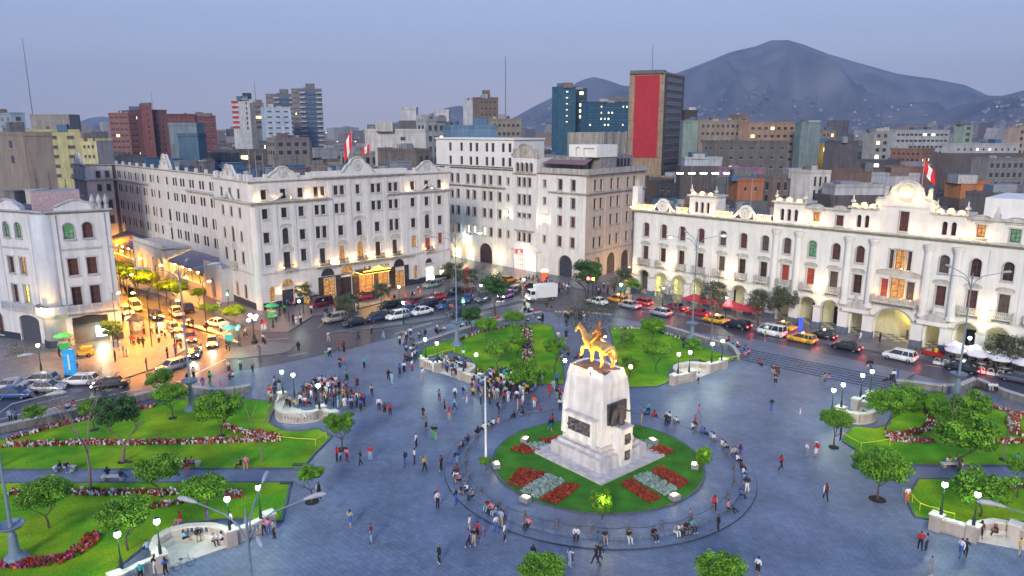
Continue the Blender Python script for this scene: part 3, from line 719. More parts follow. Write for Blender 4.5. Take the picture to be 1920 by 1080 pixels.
mb = MB(HR); wall(mb, 0, 7.0, 0, 23.4, fh); part('facade', mb, M_HOT, hotel); windows(HR, hotel, fh, M_FRAME, G_DARK, M_HOTT)
band(HR, hotel, 'cornice', 0, 7.5, 19.5, 20.02, 0, .72, M_HOTT, 3); band(HR, hotel, 'cornice', 0, 7.4, 23.44, 23.77, -.4, .4, M_HOTT, 2)
fq = HR(7.0, 0, 0)
HP = Frame((fq.x, fq.y), 133, side=-1)
fh = [(b, z, .9, h) for b in (2.4, 6.2, 10.0) for z, h in (R_T, R_2, (12.3, 2.2), (8.3, 2.1))]
mb = MB(HP); wall(mb, 0, 13.0, 0, 23.4, fh); part('facade', mb, M_HOT, hotel); windows(HP, hotel, fh, M_FRAME, G_DARK, M_HOTT)
band(HP, hotel, 'cornice', -.6, 13.5, 19.52, 20.0, 0, .7, M_HOTT, 3); band(HP, hotel, 'cornice', -.3, 13.4, 23.45, 23.76, -.4, .38, M_HOTT, 2)
gable(HP, hotel, 6.3, 23.8, 5.2, 2.8, M_HOT, M_HOTT)
rf = MB()
pts = [HF(.6, -.6, 0), HF(44.2, -.6, 0), HF(44.2, -16, 0), HF(24, -26, 0), HW(68, -20, 0), HP(12, -.5, 0), HR(6.5, -.5, 0), HW(68.8, -.5, 0), HW(.5, -.5, 0), HF(.5, -17.3, 0)]
rf.prism([(p.x, p.y) for p in pts], 0.1, 23.5); part('roof', rf, M_ROOF, hotel)
clutter(hotel, HF, 2, 42, -15, -2, 23.5, 26, rnd, CLM)
clutter(hotel, HW, 2, 66, -16, -3, 23.5, 34, rnd, CLM); lamp('light', 'POINT', HR(3.5, 4, 4), 350, SOD, hotel, .3)
mb = MB(HF); mb.tube([(21.85, -1.2, 24), (21.85, -1.2, 32.2)], .06, 5);
M_AWN = M('mauve_awning', (0.27, 0.24, 0.27), rough=0.9, var=0.12, scale=1)
for a, b in ((2.0, 22.5), (43.5, 66.0)):
 w = MB(HW)
 w.slab_x([(a, 0), (b, 0), (b, .08), (a, .08)], 0, .1)
 aw = MB(HW); n = 12
 for k in range(n):
  x0, x1 = a + (b - a) * k / n, a + (b - a) * (k + 1) / n
  aw.poly([(x0, .05, 6.5), (x1, .05, 6.5), (x1, 5.2, 4.9), (x0, 5.2, 4.9)]); aw.poly([(x0, 5.2, 4.9), (x1, 5.2, 4.9), (x1, 5.25, 4.4), (x0, 5.25, 4.4)])
  aw.poly([(x0, .05, 6.42), (x0, 5.15, 4.82), (x1, 5.15, 4.82), (x1, .05, 6.42)])
 o = part('awning', aw, M_AWN, hotel)
 m2 = MB(HW)
 for k in range(6): m2.box(a + (b - a) * k / 5 - .06, a + (b - a) * k / 5 + .06, 5.05, 5.15, 0.1, 4.8)
 part('awning_post', m2, M_IRON, o)
 band(HW, hotel, 'terrace', a, b, 0.05, 1.1, .15, 5.5, M_HOTT);
 band(HW, hotel, 'terrace_parapet', a, b, 1.1, 2.0, 5.2, 5.5, M_HOT)
 for k in range(5):
  s = a + (b - a) * (k + .5) / 5; gl = MB(HW); gl.sphere(s, 4.6, 4.0, .24, n=8, m=5); o3 = part('hanging_lamp', gl, M('warm_globe_%d%d' % (a, k), (1, .8, .5), var=0, emit=25, ecol=(1, .75, .35)), hotel)
  lamp('light', 'POINT', HW(s, 4.6, 3.5), 300, (1, .52, .06), o3, .3)
po = MB(HW); ph = [(25.2, .3, 2.2, 4.6, True), (28.8, .3, 2.2, 4.6, True), (32.4, .3, 2.2, 4.6, True), (37.5, .3, 4.2, 5.2, True)]
wall(po, 23.0, 41.5, 0, 6.9, ph, depth=.7, d=6.2)
po.poly([(23, 0, 0), (23, 6.2, 0), (23, 6.2, 6.9), (23, 0, 6.9)]); po.poly([(41.5, 0, 0), (41.5, 6.2, 0), (41.5, 6.2, 6.9), (41.5, 0, 6.9)]); po.poly([(23, 0, 6.9), (41.5, 0, 6.9), (41.5, 6.2, 6.9), (23, 6.2, 6.9)])
part('portico', po, M_HOT, hotel); band(HW, hotel, 'portico_cornice', 22.7, 41.8, 6.91, 7.3, 0.2, 6.6, M_HOTT, 2); band(HW, hotel, 'portico_parapet', 23, 41.5, 7.3, 8.1, 5.9, 6.15, M_HOT)
for s in (24, 31, 38.5): lamp('light', 'POINT', HW(s, 4, 3.4), 260, (1, .52, .06), hotel, .3)
po = MB(HS); wall(po, 11.0, 19.5, 0, 6.5, [(15, .2, 2.0, 4.2, True)], depth=.6, d=2.4); po.poly([(11, 0, 0), (11, 2.4, 0), (11, 2.4, 6.5), (11, 0, 6.5)]); po.poly([(11, 0, 6.5), (19.5, 0, 6.5), (19.5, 2.4, 6.5), (11, 2.4, 6.5)]); po.poly([(19.5, -3, 0), (19.5, 2.4, 0), (19.5, 2.4, 6.5), (19.5, -3, 6.5)])
part('porch', po, M_HOT, hotel); band(HS, hotel, 'porch_parapet', 11, 19.5, 6.5, 7.4, 2.1, 2.35, M_HOT)
a = math.radians(137); C0 = (16.0, 158.4)
CF = Frame((C0[0] + 50 * math.cos(a), C0[1] + 50 * math.sin(a)), -43)
ch = thing('apartment_house', 'pale seven storey block with arcaded tower and bright red entrance in the far centre', 'building', (C0[0], C0[1], 0))
hs = []
for c in (7.3, 9.5, 13.1, 15.4, 18.9, 21.1, 24.1):
 for z, h in ((19.7, 2.1), (15.8, 2.1), (11.6, 2.1), (7.0, 2.1)):
  st = G_WHITE if (z == 7.0 and c in (13.1, 15.4, 18.9)) else (G_WARM if (z == 7.0 and c == 7.3) else None)
  hs.append((c, z, 1.05, h, False, st))
for c in (26.9, 38.3):
 for z, h in ((20.0, 1.5), (16.1, 1.5), (12.0, 1.5), (7.3, 1.6)): hs.append((c, z, .7, h))
for c in (30.9, 32.5, 34.1):
 for z, h in ((19.8, 2.0), (15.6, 2.3), (12.6, .95), (6.9, 2.1)): hs.append((c, z, .95, h))
for c in (30.4, 31.8, 33.2, 34.6): hs.append((c, 23.2, .95, 2.0, True))
for c in (42.8, 46.5):
 for z, h in ((19.6, 2.3), (15.6, 2.3), (11.5, 2.3), (6.9, 2.3)): hs.append((c, z, 1.15, h, False, G_BROWN[0] if z < 13 else None))
ga = [(8.6, 0.2, 3.0, 2.6, False, G_WHITE), (13.6, 0.2, 2.6, 2.8, False, G_WHITE), (19.2, 0.1, 4.4, 5.0, True, None), (24.0, .2, 2.0, 2.8, False, G_WHITE)]
ar = [(32.6, 0.0, 7.4, 5.4, 3.0), (44.6, 0.0, 3.8, 5.0, True)]
mb = MB(CF); wall(mb, 0, 29, 0, 23.2, [h for h in hs + ga if h[0] < 29]); wall(mb, 29, 36.3, 0, 26.4, [h for h in hs if 29 < h[0] < 36.3] + [ar[0][:2] + (7.2,) + ar[0][3:]], depth=.4, d=.5)
wall(mb, 36.3, 50, 0, 22.8, [h for h in hs if h[0] > 36.3] + [ar[1]])
for s in (29, 36.3): mb.poly([(s, 0, 0), (s, .5, 0), (s, .5, 26.4), (s, 0, 26.4)]); mb.poly([(s, 0, 22.8), (s, -6, 22.8), (s, -6, 26.4), (s, 0, 26.4)])
part('facade', mb, M_CW, ch)
windows(CF, ch, [h for h in hs if not 29 < h[0] < 36.3], M_FRAMEB, G_DARK, M_CT); windows(CF, ch, [h for h in hs if 29 < h[0] < 36.3], M_FRAMEB, G_DARK, M_CT, d=.5)
windows(CF, ch, ga, M_FRAME, G_DARK, None)
windows(CF, ch, [(44.6, 0.02, 3.8, 4.95, True, G_DARK[2])], M_FRAME, G_DARK, M_CT)
band(CF, ch, 'cornice', -2, 26.2, 18.8, 19.2, 0, .7, M_CT, 2); band(CF, ch, 'cornice', -2, 28.9, 23.2, 23.7, -.4, .7, M_CT, 2)
band(CF, ch, 'cornice', 36.4, 50.5, 22.8, 23.3, -.4, .8, M_CT, 3); band(CF, ch, 'cornice', 39.5, 50.3, 18.7, 19.15, 0, .5, M_CT, 2)
band(CF, ch, 'cornice', 29.1, 36.2, 22.5, 22.9, .5, 1.0, M_CT, 2)
for s in (11.2, 17.2, 22.7, 40.3, 48.9): band(CF, ch, 'pilaster', s - .3, s + .3, 5.5, 18.7, 0, .12, M_CW)
gable(CF, ch, 32.6, 26.4, 8.0, 3.0, M_CT, M_CT, d0=-.2, d1=.7, name='tower_gable')
for s in (29.2, 36.0):
 mb = MB(CF); mb.lathe([(.45, 26.4), (.5, 27.2), (.3, 27.4), (.6, 28), (.5, 28.8), (.05, 29.4)], s, .3, 10) if False else mb.cyl(s, .3, 26.4, 28.4, .6, .3, 8); part('finial', mb, M_CT, ch)
hood(CF, ch, 32.6, 9.7, 5.0, M_CT, 1.3)
band(CF, ch, 'tower_sill', 29.5, 35.7, 9.45, 9.68, .5, 1.0, M_CT)
mb = MB(CF); mb.box(29.05, 36.2, -.12, 0.0, 0, 5.4); part('vault_back', mb, M('vault_glow', (.8, .8, .7), var=.3, scale=2, emit=.6, ecol=(1, .93, .72)), ch)
mb = MB(CF)
mb.slab_x([(27.6, 5.0), (37.6, 5.0), (37.6, 5.5), (36.2, 5.9), (34.6, 6.8), (30.6, 6.8), (29, 5.9), (27.6, 5.5)], .52, .75); part('entrance_hood', mb, M_CW, ch)
M_REDG = M('red_gate_glow', (0.6, 0.02, 0.03), var=.1, emit=.5, ecol=(1, .05, .08))  # gate is no lamp; light on its bars is put into a glow
mb = MB(CF)
for k in range(5): mb.box(29.6 + .7 * k, 29.7 + .7 * k, .2, .3, 0, 3.8 + .3 * (k % 2))
for z in (1.2, 2.4, 3.6): mb.box(29.6, 32.5, .21, .29, z, z + .12)
part('gate', mb, M_REDG, ch)
lamp('light', 'POINT', CF(32.6, 2.4, 5.0), 90, (1, .93, .72), ch, .5); lamp('light', 'POINT', CF(33.6, 3.0, 3.0), 110, (1, .8, .4), ch, .5)
uplight(CF, ch, 27.0, .3, 12.6, 120, (1, .9, .6), 1); uplight(CF, ch, 38.2, .3, 12.4, 120, (1, .9, .6), 1)
for s in (8.6, 13.6, 24): lamp('light', 'POINT', CF(s, 1.8, 2.6), 200, (1, .75, .35), ch, .4)
lamp('light', 'POINT', CF(12.5, 1.2, 6.0), 160, (.75, 1, .95), ch, .2)
CS = Frame(C0, 50)
sh = [(c, z, 1.1, 2.3) for c in (3.5, 5.9, 10.1, 12.9, 17.2, 20.0) for z in (19.6, 15.5, 11.5, 6.9)]
aa = [(4.9, 0, 3.2, 4.6, True), (10.9, 0, 3.8, 5.0, True), (17.0, 0, 3.6, 4.8, True)]
mb = MB(CS); wall(mb, 0, 25, 0, 22.8, sh + aa, depth=.4); part('side_facade', mb, M_CTAN, ch); windows(CS, ch, sh, M_FRAMEB, G_DARK, M_CT)
windows(CS, ch, [(x[0], .02, x[2], x[3] - .02, True, G_BROWN[2]) for x in aa], M_FRAMEB, G_DARK, None, depth=.4)
band(CS, ch, 'cornice', -.5, 25.5, 22.81, 23.29, -.4, .79, M_CT, 3); band(CS, ch, 'cornice', -.3, 25, 18.71, 19.14, 0, .5, M_CT, 2); band(CS, ch, 'string_course', 0, 25, 5.7, 6.0, 0, .15, M_CT)
for s in (8.0, 15.0, 22.6): band(CS, ch, 'pilaster', s - .3, s + .3, 6.0, 18.6, 0, .1, M_CTAN)
lamp('light', 'POINT', CS(11, 4.5, 2.5), 420, (1, .6, .2), ch, .4)
rf = MB()
pts = [CF(.3, -.5, 0), CF(49.6, -.5, 0), CS(24.8, -.5, 0), CS(24.8, -22, 0), CF(0.3, -18, 0)]
rf.prism([(p.x, p.y) for p in pts], 0.1, 22.9); part('roof', rf, M_ROOF, ch)
band(CF, ch, 'parapet', 36.5, 50, 23.3, 24.3, -.1, .5, M_CT); band(CS, ch, 'parapet', -.4, 25, 23.3, 24.3, -.1, .45, M_CT)
mb = MB(CF); wall(mb, -2, 26, 23.7, 30.2, [(c, z, 1.0, 2.1) for c in (3.5, 7.7, 11.1, 13.3, 16.8, 18.9, 22.4, 24.6) for z in (23.9, 27.3)], d=-3); mb.poly([(26, -3, 23), (26, -14, 23), (26, -14, 30.2), (26, -3, 30.2)]); mb.poly([(-2, -3, 30.2), (26, -3, 30.2), (26, -14, 30.2), (-2, -14, 30.2)])
part('roof_storey', mb, M_DW, ch); windows(CF, ch, [(c, z, 1.0, 2.1) for c in (3.5, 7.7, 11.1, 13.3, 16.8, 18.9, 22.4, 24.6) for z in (23.9, 27.3)], M_FRAMEB, G_DARK, None, d=-3)
band(CF, ch, 'roof_cornice', -2, 26.4, 30.21, 30.6, -14, -2.6, M_DW)
mb = MB(CF); mb.poly([(36.8, -6, 26.6), (47.6, -6, 26.6), (49.0, -.6, 25.2), (36.8, -.6, 25.2)]); mb.poly([(36.8, -6, 26.52), (36.8, -.6, 25.12), (49, -.6, 25.12), (47.6, -6, 26.52)]); part('awning', mb, M('maroon_awning', (.22, .13, .14), var=.15), ch)
mb = MB(CF); mb.box(36.8, 49.2, -12, -6.1, 22.9, 26.6); part('penthouse', mb, M_CONC, ch)
mb = MB(CF); wall(mb, 41.5, 49.4, 26.7, 29.4, [(44, 26.9, 1.4, 2.0, True), (47, 26.9, 3, 1.8)], d=-4.5); mb.box(41.5, 49.4, -12, -5.0, 26.7, 29.39); part('white_penthouse', mb, M_DW, ch)
mb = MB(CS); mb.box(4, 24, -12, -3, 22.95, 26.7); part('penthouse', mb, M_CONC, ch)
mb = MB(CS)
for k in range(12): mb.box(5 + 1.5 * k, 5.9 + 1.5 * k, -2.99, -2.9, 24.2, 26)
part('penthouse_windows', mb, G_DARK[0], ch, kind='stuff')
mb = MB(CS); mb.box(15, 26, -16, -6, 26.75, 32.0)
for k in range(4): mb.box(15.2 + 3.2 * k, 15.9 + 3.2 * k, -5.99, -5.7, 26.8, 32.2)
part('stair_tower', mb, M('stained_render', (.36, .33, .30), var=.2, streak=.4), ch)
clutter(ch, CF, 2, 40, -17, -5, 23.0, 8, rnd, CLM)
DF = Frame((24.9, 146.6), -45.5); DF_[0] = DF
db = thing('arcade_building', 'long bright white arcaded palace with lit turrets along the right side of the square', 'building', (24.9, 146.6, 0))
UP = [2.7, 6.8, 11.0, 15.1, 19.6, 23.7, 27.8, 31.8, 36.2, 40.1, 43.9, 56.0, 60.1, 64.1, 68.3, 72.3, 76.4]
hs = []
for i, c in enumerate(UP):
 big = c >= 56
 hs.append((c, 11.9, 1.35, 2.7, .45 if not (big or c in (40.1, 43.9)) else .68, [None, None, None, None, G_GREEN if 0 else None][0] if c != 36.2 else G_GREEN))
 st = G_RED if c in (31.8, 36.2) else None
 hs.append((c, 6.9, 1.35, 3.05, False, st))
for c in (48.6, 51.2): hs.append((c, 11.6, .62, 3.0))
hs.append((49.9, 11.4, 1.5, 3.3, False, G_WARM)); hs += [(48.0, 6.9, 1.1, 3.0, False, G_RED), (49.9, 6.9, 2.1, 3.3, False, G_WARM), (51.8, 6.9, 1.1, 3.0, False, None)]
arcs = [(c, 0, 2.75, 5.0, True) for c in (2.6, 6.7, 10.9, 15.1, 19.6, 23.6, 27.7, 36.2, 40.0, 60.0, 64.0, 68.2, 72.3)] + [(49.9, 0, 5.4, 5.3, 2.4)] + [(31.9, 0, 2.2, 3.4), (44.4, 0, 1.9, 3.6), (55.6, 0, 1.9, 3.6), (76.4, 0, 2.2, 3.4)]
mb = MB(DF); wall(mb, 0.4, 78, 0, 16.5, hs + arcs, depth=.45)
for k in range(4):
 t0, t1 = k / 4 * PI / 2, (k + 1) / 4 * PI / 2; q = lambda t: (.4 - 1.6 * math.sin(t), -1.6 + 1.6 * math.cos(t)); (a_, b_), (c_, d_) = q(t0), q(t1)
 mb.poly([(a_, b_, 0), (c_, d_, 0), (c_, d_, 16.5), (a_, b_, 16.5)])
mb.poly([(-1.2, -1.6, 0), (-1.2, -16, 0), (-1.2, -16, 16.5), (-1.2, -1.6, 16.5)])
part('facade', mb, M_DW, db); windows(DF, db, hs, M_FRAMEB, G_BROWN, M_DT, depth=.45)
mb = MB(DF); mb.box(.4, 78, -4.6, -4.4, 0, 5.4); part('arcade_wall', mb, M('arcade_back_wall', (.62, .6, .42), var=.1, streak=.1), db)
mb = MB(DF); mb.box(.4, 78, -4.39, -.5, 5.41, 5.6); part('arcade_ceiling', mb, M_DT, db)
mb = MB(DF)
for k in range(78):
 for j in range(4):
  if (k + j) % 2: mb.box(k * 1.0 + .1, k * 1.0 + 1.0, -4.3 + j, -3.35 + j, .11, .125)
part('floor_tiles', mb, M('pale_floor_tile', (.5, .5, .47), var=.1), db, kind='stuff')
for i, c in enumerate([2.6, 6.7, 10.9, 15.1, 19.6, 23.6, 27.7, 36.2, 40, 60, 64, 68.2]):
 m2 = MB(DF); lit = i in (0, 1, 2, 3)
 m2.box(c - .95, c + .95, -4.39, -4.3, .1, 3.1); o = part('shopfront' if lit else 'door', m2, G_YELL if lit else (G_WARM if i in (6,) else G_DARK[0]), db)
for c in (2.6, 8.8, 15, 23.6, 38, 49.9, 62, 70): lamp('light', 'POINT', DF(c, -2.2, 4.6), 55, (1, .95, .6), db, .3)
lamp('light', 'POINT', DF(51.5, -3.2, 3.5), 150, (1, .7, .15), db, .3)
for s in (.9, 4.6, 8.8, 13.0, 17.4, 21.6, 25.6, 29.7, 34.1, 38.1, 42.4, 46.3, 53.5, 57.5, 62.0, 66.1, 70.2, 74.3):   # arcade piers with plinths
 w = .62 if s not in (29.7, 34.1, 42.4, 46.3, 53.5, 57.5, .9) else .8
 band(DF, db, 'pier', s - w, s + w, 1.15, 3.65, 0.0, 0.75, M_DW); band(DF, db, 'plinth', s - w - .06, s + w + .06, 0.02, 1.15, 0, .85, M('blue_grey_plinth', (.12, .15, .2), var=.2) if 'bgp' not in MAT else MAT['bgp'])
 band(DF, db, 'impost', s - w - .1, s + w + .1, 3.65, 3.9, 0, .82, M_DT)
mb = MB(DF)
for a_ in arcs:
 if len(a_) > 4:
  r = a_[2] / 2; ry = r if a_[4] is True else a_[4]; m2 = MB(DF)
  m2.tube([(a_[0] + (r + .15) * math.cos(PI * k / 12), .12, a_[3] - ry + (ry + .15) * math.sin(PI * k / 12)) for k in range(13)], .17, 5); part('arch_moulding', m2, M_DT, db)
for c in (31.9, 44.4, 55.6, 76.4):    # portal pavilions
 m2 = MB(DF); m2.slab_x([(c - 1.9, 4.6), (c + 1.9, 4.6), (c + 1.7, 5.0), (c + .8, 5.5), (c, 5.9), (c - .8, 5.5), (c - 1.7, 5.0)], .76, 1.15); part('portal_pediment', m2, M_DT, db)
 band(DF, db, 'portal_lintel', c - 2.1, c + 2.1, 3.95, 4.6, 0, 1.1, M_DW); m2 = MB(DF); m2.cyl(c, .9, 5.85, 6.9, .3, .08, 8); part('finial', m2, M_DT, db)
BALC = [2.7, 6.8, 11.0, 15.1, 19.6, 23.7, 27.8, 31.8, 36.2, 40.1, 60.1, 64.1, 68.3]
for c in BALC: balcony(DF, db, c, 6.55, 2.9 if c > 56 else 2.5, 1.0, M_DT)
balcony(DF, db, 49.9, 6.5, 6.4, 1.5, M_DT)
for c in UP: hood(DF, db, c, 10.3, 2.3, M_DT, .5)
hood(DF, db, 49.9, 10.55, 6.8, M_DT, .9)
def column(F, root, s, z0, z1, r, mat):
 m2 = MB(F); m2.lathe([(r * 1.25, z0), (r * 1.25, z0 + .4), (r, z0 + .5), (r * .98, z0 + (z1 - z0) * .4), (r * .86, z1 - 1.0), (r * .9, z1 - .95), (r * 1.35, z1 - .15), (r * 1.35, z1)], s, .25, 14)
 part('column', m2, mat, root)
for s in (29.9, 33.9, 42.2, 46.0, 53.9, 57.8, 74.4, 78.0): column(DF, db, s, 4.95, 16.0, .62, M_DW)
for s in (.7, 4.7, 8.9, 13.0, 17.3, 21.6, 25.7, 38.1, 62.0, 66.2, 70.3): band(DF, db, 'pilaster', s - .35, s + .35, 5.6, 16.0, 0, .15, M_DW)
band(DF, db, 'cornice', -.6, 79, 16.5, 17.2, -.4, .95, M_DT, 3); band(DF, db, 'string_course', .4, 78, 5.75, 6.0, 0, .2, M_DT)
def balustrade_run(F, root, s0, s1, z, mat, d=.1):
 band(F, root, 'roof_balustrade_base', s0, s1, z, z + .2, d - .2, d + .2, mat)
 b = MB(F)
 for k in range(int((s1 - s0) / .38)): b.box(s0 + .1 + .38 * k, s0 + .28 + .38 * k, d - .09, d + .09, z + .2, z + .9)
 part('balusters', b, mat, root, kind='stuff'); band(F, root, 'roof_balustrade_rail', s0, s1, z + .9, z + 1.08, d - .2, d + .2, mat)
for a_, b_ in ((-.2, 4.6), (9.4, 12.1), (17.9, 21.4), (26.0, 28.9)):
 balustrade_run(DF, db, a_, b_, 17.2, M_DT)
 n = 2 if b_ - a_ < 3 else 3
 for k in range(n): uplight(DF, db, a_ + (b_ - a_) * (k + .5) / n, .62, 17.42, 32)
for c in (6.4, 23.8):          # round roof medallions
 m2 = MB(DF); m2.slab_x([(c + 1.25 * math.cos(k * PI / 9), 18.35 + 1.3 * math.sin(k * PI / 9)) for k in range(18)], -.3, .3); o = part('roof_medallion', m2, M_DW, db)
 m2 = MB(DF); m2.tube([(c + .8 * math.cos(k * PI / 8), .32, 18.35 + .82 * math.sin(k * PI / 8)) for k in range(17)], .12, 5); m2.sphere(c, .32, 18.35, .32, n=8, m=4); part('medallion_ring', m2, M_DT, o)
 for sg in (-1, 1):
  m2 = MB(DF); m2.tube([(c + sg * (1.2 + .38 * k), .1, 18.6 - 1.2 * math.sin(k / 4 * PI / 2)) for k in range(5)], [.3, .27, .24, .2, .24], 6); part('scroll', m2, M_DW, db)
  uplight(DF, db, c + sg * 1.9, .55, 17.45, 14)
def turret(F, root, s0, s1, arcs_, z1=20.6):
 m2 = MB(F); n = len(arcs_)
 hl = [(x, 17.6, .72, 2.0, True) for x in arcs_]
 wall(m2, s0, s1, 17.2, z1, hl, depth=.5, d=.35)
 for s in (s0, s1): m2.poly([(s, .35, 17.2), (s, -3.5, 17.2), (s, -3.5, z1), (s, .35, z1)])
 m2.poly([(s0, -3.5, 17.2), (s1, -3.5, 17.2), (s1, -3.5, z1), (s0, -3.5, z1)])
 o = part('turret', m2, M_DW, root)
 m3 = MB(F); m3.box(s0 + .1, s1 - .1, -.4, -.3, 17.3, z1 - .1); part('turret_opening', m3, G_BROWN[1], o)
 m3 = MB(F); m3.box(s0 - .35, s1 + .35, -3.8, .75, z1, z1 + .3); part('turret_cornice', m3, M_DT, o)
 k = 3;
 for j in range(k):
  c = s0 + (s1 - s0) * (j + .5) / k; m4 = MB(F)
  m4.slab_x([(c + .55 * math.cos(PI * q / 8), z1 + .3 + (.75 if j == 1 else .55) * math.sin(PI * q / 8)) for q in range(9)], .1, .5); part('crest', m4, M_DT, o)
  uplight(F, o, c, .8, z1 + .34, 24)
 for s in (s0 + .1, s1 - .1):
  m4 = MB(F); m4.lathe([(.16, z1 + .3), (.16, z1 + .7), (.42, z1 + .95), (.35, z1 + 1.2), (.12, z1 + 1.35), (.1, z1 + 1.9), (.02, z1 + 2.1)], s, -.2, 10); part('finial', m4, M_DT, o)
 for s in (s0 + .35, s1 - .35): uplight(F, o, s, .62, 17.6, 22)
turret(DF, db, 12.4, 17.7, (13.9, 15.1, 16.3)); turret(DF, db, 29.1, 34.4, (30.6, 31.8, 33.0)); turret(DF, db, 41.9, 45.9, (43.3, 44.5)); turret(DF, db, 54.0, 58.2, (55.5, 56.7))
ah = [(36.4, 17.9, 1.1, 1.5, False, G_WARM), (40.2, 17.5, 1.2, 1.7), (49.9, 17.6, 1.3, 3.0), (60.1, 17.7, 1.1, 1.8, False, G_WARM), (64.3, 17.4, 1.3, 1.9, False, G_GREEN)]
mb = MB(DF); wall(mb, 34.4, 41.9, 17.2, 20.0, ah); part('attic', mb, M_DW, db); mb = MB(DF); wall(mb, 58.2, 78, 17.2, 20.2, ah); part('attic', mb, M_DW, db); mb = MB(DF); wall(mb, 45.9, 54.0, 17.2, 21.3, ah, d=.3); part('attic', mb, M_DW, db)
windows(DF, db, [h for h in ah if h[0] != 49.9], M_FRAMEB, G_BROWN, M_DT); windows(DF, db, [ah[2]], M_FRAMEB, G_BROWN, M_DT, d=.3)
band(DF, db, 'attic_cornice', 34.4, 41.8, 20.01, 20.3, -.4, .4, M_DT); band(DF, db, 'attic_cornice', 58.3, 78, 20.21, 20.5, -.4, .4, M_DT)
for c in (36.4, 60.1, 64.3, 40.2): hood(DF, db, c, 19.7 if c < 50 else 19.85, 2.6, M_DT, .9)
for c in (36.4, 60.1):
 for e_ in (-.9, .9): uplight(DF, db, c + e_, .5, 17.7, 22)
uplight(DF, db, 51.4, .8, 17.6, 22)
mb = MB(DF); pr = [(45.6, 21.3), (54.2, 21.3), (54.2, 21.9), (53.9, 22.4), (52.9, 22.6), (52.3, 23.0), (51.9, 24.2), (51.2, 24.9), (49.9, 25.3), (48.6, 24.9), (47.9, 24.2), (47.5, 23.0), (46.9, 22.6), (45.9, 22.4), (45.6, 21.9)]
mb.slab_x(pr, -.4, .5); part('great_gable', mb, M_DW, db)
mb = MB(DF); mb.tube([(p[0], .55, p[1]) for p in pr[2:]], .16, 5); mb.tube([(49.9 + 1.05 * math.cos(k * PI / 9), .6, 23.6 + 1.05 * math.sin(k * PI / 9)) for k in range(19)], .16, 5); mb.slab_x([(49.9 + .8 * math.cos(k * PI / 7), 23.6 + .8 * math.sin(k * PI / 7)) for k in range(14)], .5, .62); part('gable_moulding', mb, M_DT, db)
for s, z, e_ in ((49.3, 22.9, 60), (50.4, 22.9, 60), (52.9, 22.9, 60)): uplight(DF, db, s, 1.0, z, e_)
for s in (47, 53.1): m2 = MB(DF); m2.cyl(s, .2, 22.6, 23.8, .4, .3, 10); m2.sphere(s, .2, 24, .35, n=8, m=5); part('finial', m2, M_DT, db)
band(DF, db, 'finial_base', 61.5, 62.3, 20.5, 21.2, -.3, .3, M_DT); m2 = MB(DF); m2.cyl(61.9, 0, 21.2, 22.2, .3, .1, 8); part('finial', m2, M_DT, db)
for s in (8.9, 21.5, 38.2, 62.1):       # lanterns on the piers
 m2 = MB(DF); m2.box(s - .22, s + .22, .9, 1.3, 6.5, 7.4); o = part('lantern', m2, M('lantern_glass_%d' % s, (1, .9, .7), var=0, emit=22, ecol=(1, .72, .4)), db); lamp('light', 'POINT', DF(s, 1.9, 6.9), 60, (1, .68, .34), o, .25)
uplight(DF, db, -.9, .6, 17.5, 60); uplight(DF, db, -.6, .7, 5.2, 50); uplight(DF, db, -.3, .9, 3.4, 50)
for s, z in ((47.6, 7.2), (49.0, 7.2), (50.9, 7.2), (52.2, 7.2), (50.4, 11.8)): uplight(DF, db, s, .9 if z < 9 else .5, z, 18)
band(DF, db, 'corner_turret', -1.4, -.2, 17.2, 21.6, -2.2, -.6, M_DW); m2 = MB(DF); m2.cyl(-.8, -1.4, 21.6, 23, .7, .1, 8); part('corner_cap', m2, M_DT, db)
rf = MB(DF); rf.box(-1.1, 78, -17, -4.7, .1, 16.9); rf.box(-1.1, 78, -4.69, -.5, 5.7, 16.88); rf.box(46, 53.9, -6, -.05, 17, 21.2); part('roof', rf, M_ROOF, db)
rf = MB(DF); rf.box(58.3, 78, -17, -1, 16.9, 20.1); rf.box(59, 78, -17, -5, 20.1, 23.0); part('rear_storey', rf, M_DW, db)
clutter(db, DF, 1, 57, -16, -3, 16.9, 26, rnd, CLM)
ah_ = thing('corner_house', 'blue white three storey corner house with rounded balcony above a floodlit column at the left edge', 'building', (-70.5, 108.0, 0))
AR = Frame((-68.9, 108.3), 32); AL = Frame((-81.6, 113.2), -22.5)
ll = 12.7 / math.cos(math.radians(22.5)) * .94
def pairs(c, e, rows, sty): return [(c + k * e, z, w, h, ar_, sty[i][0 if k < 0 else 1]) for i, (z, w, h, ar_) in enumerate(rows) for k in (-1, 1)]
rowsA = [(16.6, 1.35, 2.4, True), (11.0, 1.3, 2.6, False), (6.3, 1.3, 2.9, False)]
ha = pairs(3.6, 1.25, rowsA, [(G_GREEN, None), (None, None), (None, None)])
mb = MB(AR); wall(mb, 0, 8.0, 0, 20.4, ha + [(3.7, 0, 4.9, 4.6, .9)], depth=.35); part('facade', mb, M_AW, ah_); windows(AR, ah_, ha, M_FRAMEB, G_BROWN[:2], M_AT, depth=.35)
hl_ = pairs(5.6, 1.35, rowsA, [(G_GREEN, G_GREEN), (None, G_WARM), (None, G_YELL)])
mb = MB(AL); wall(mb, -14, ll, 0, 20.4, hl_ + [(6.4, 0, 4.6, 4.4, .9), (-.6, .6, 1.5, 3.6, True), (-4.5, 16.6, 1.3, 2.4, True), (-4.5, 11, 1.3, 2.6), (-4.5, 6.3, 1.3, 2.9)], depth=.35); part('facade', mb, M_AW, ah_)
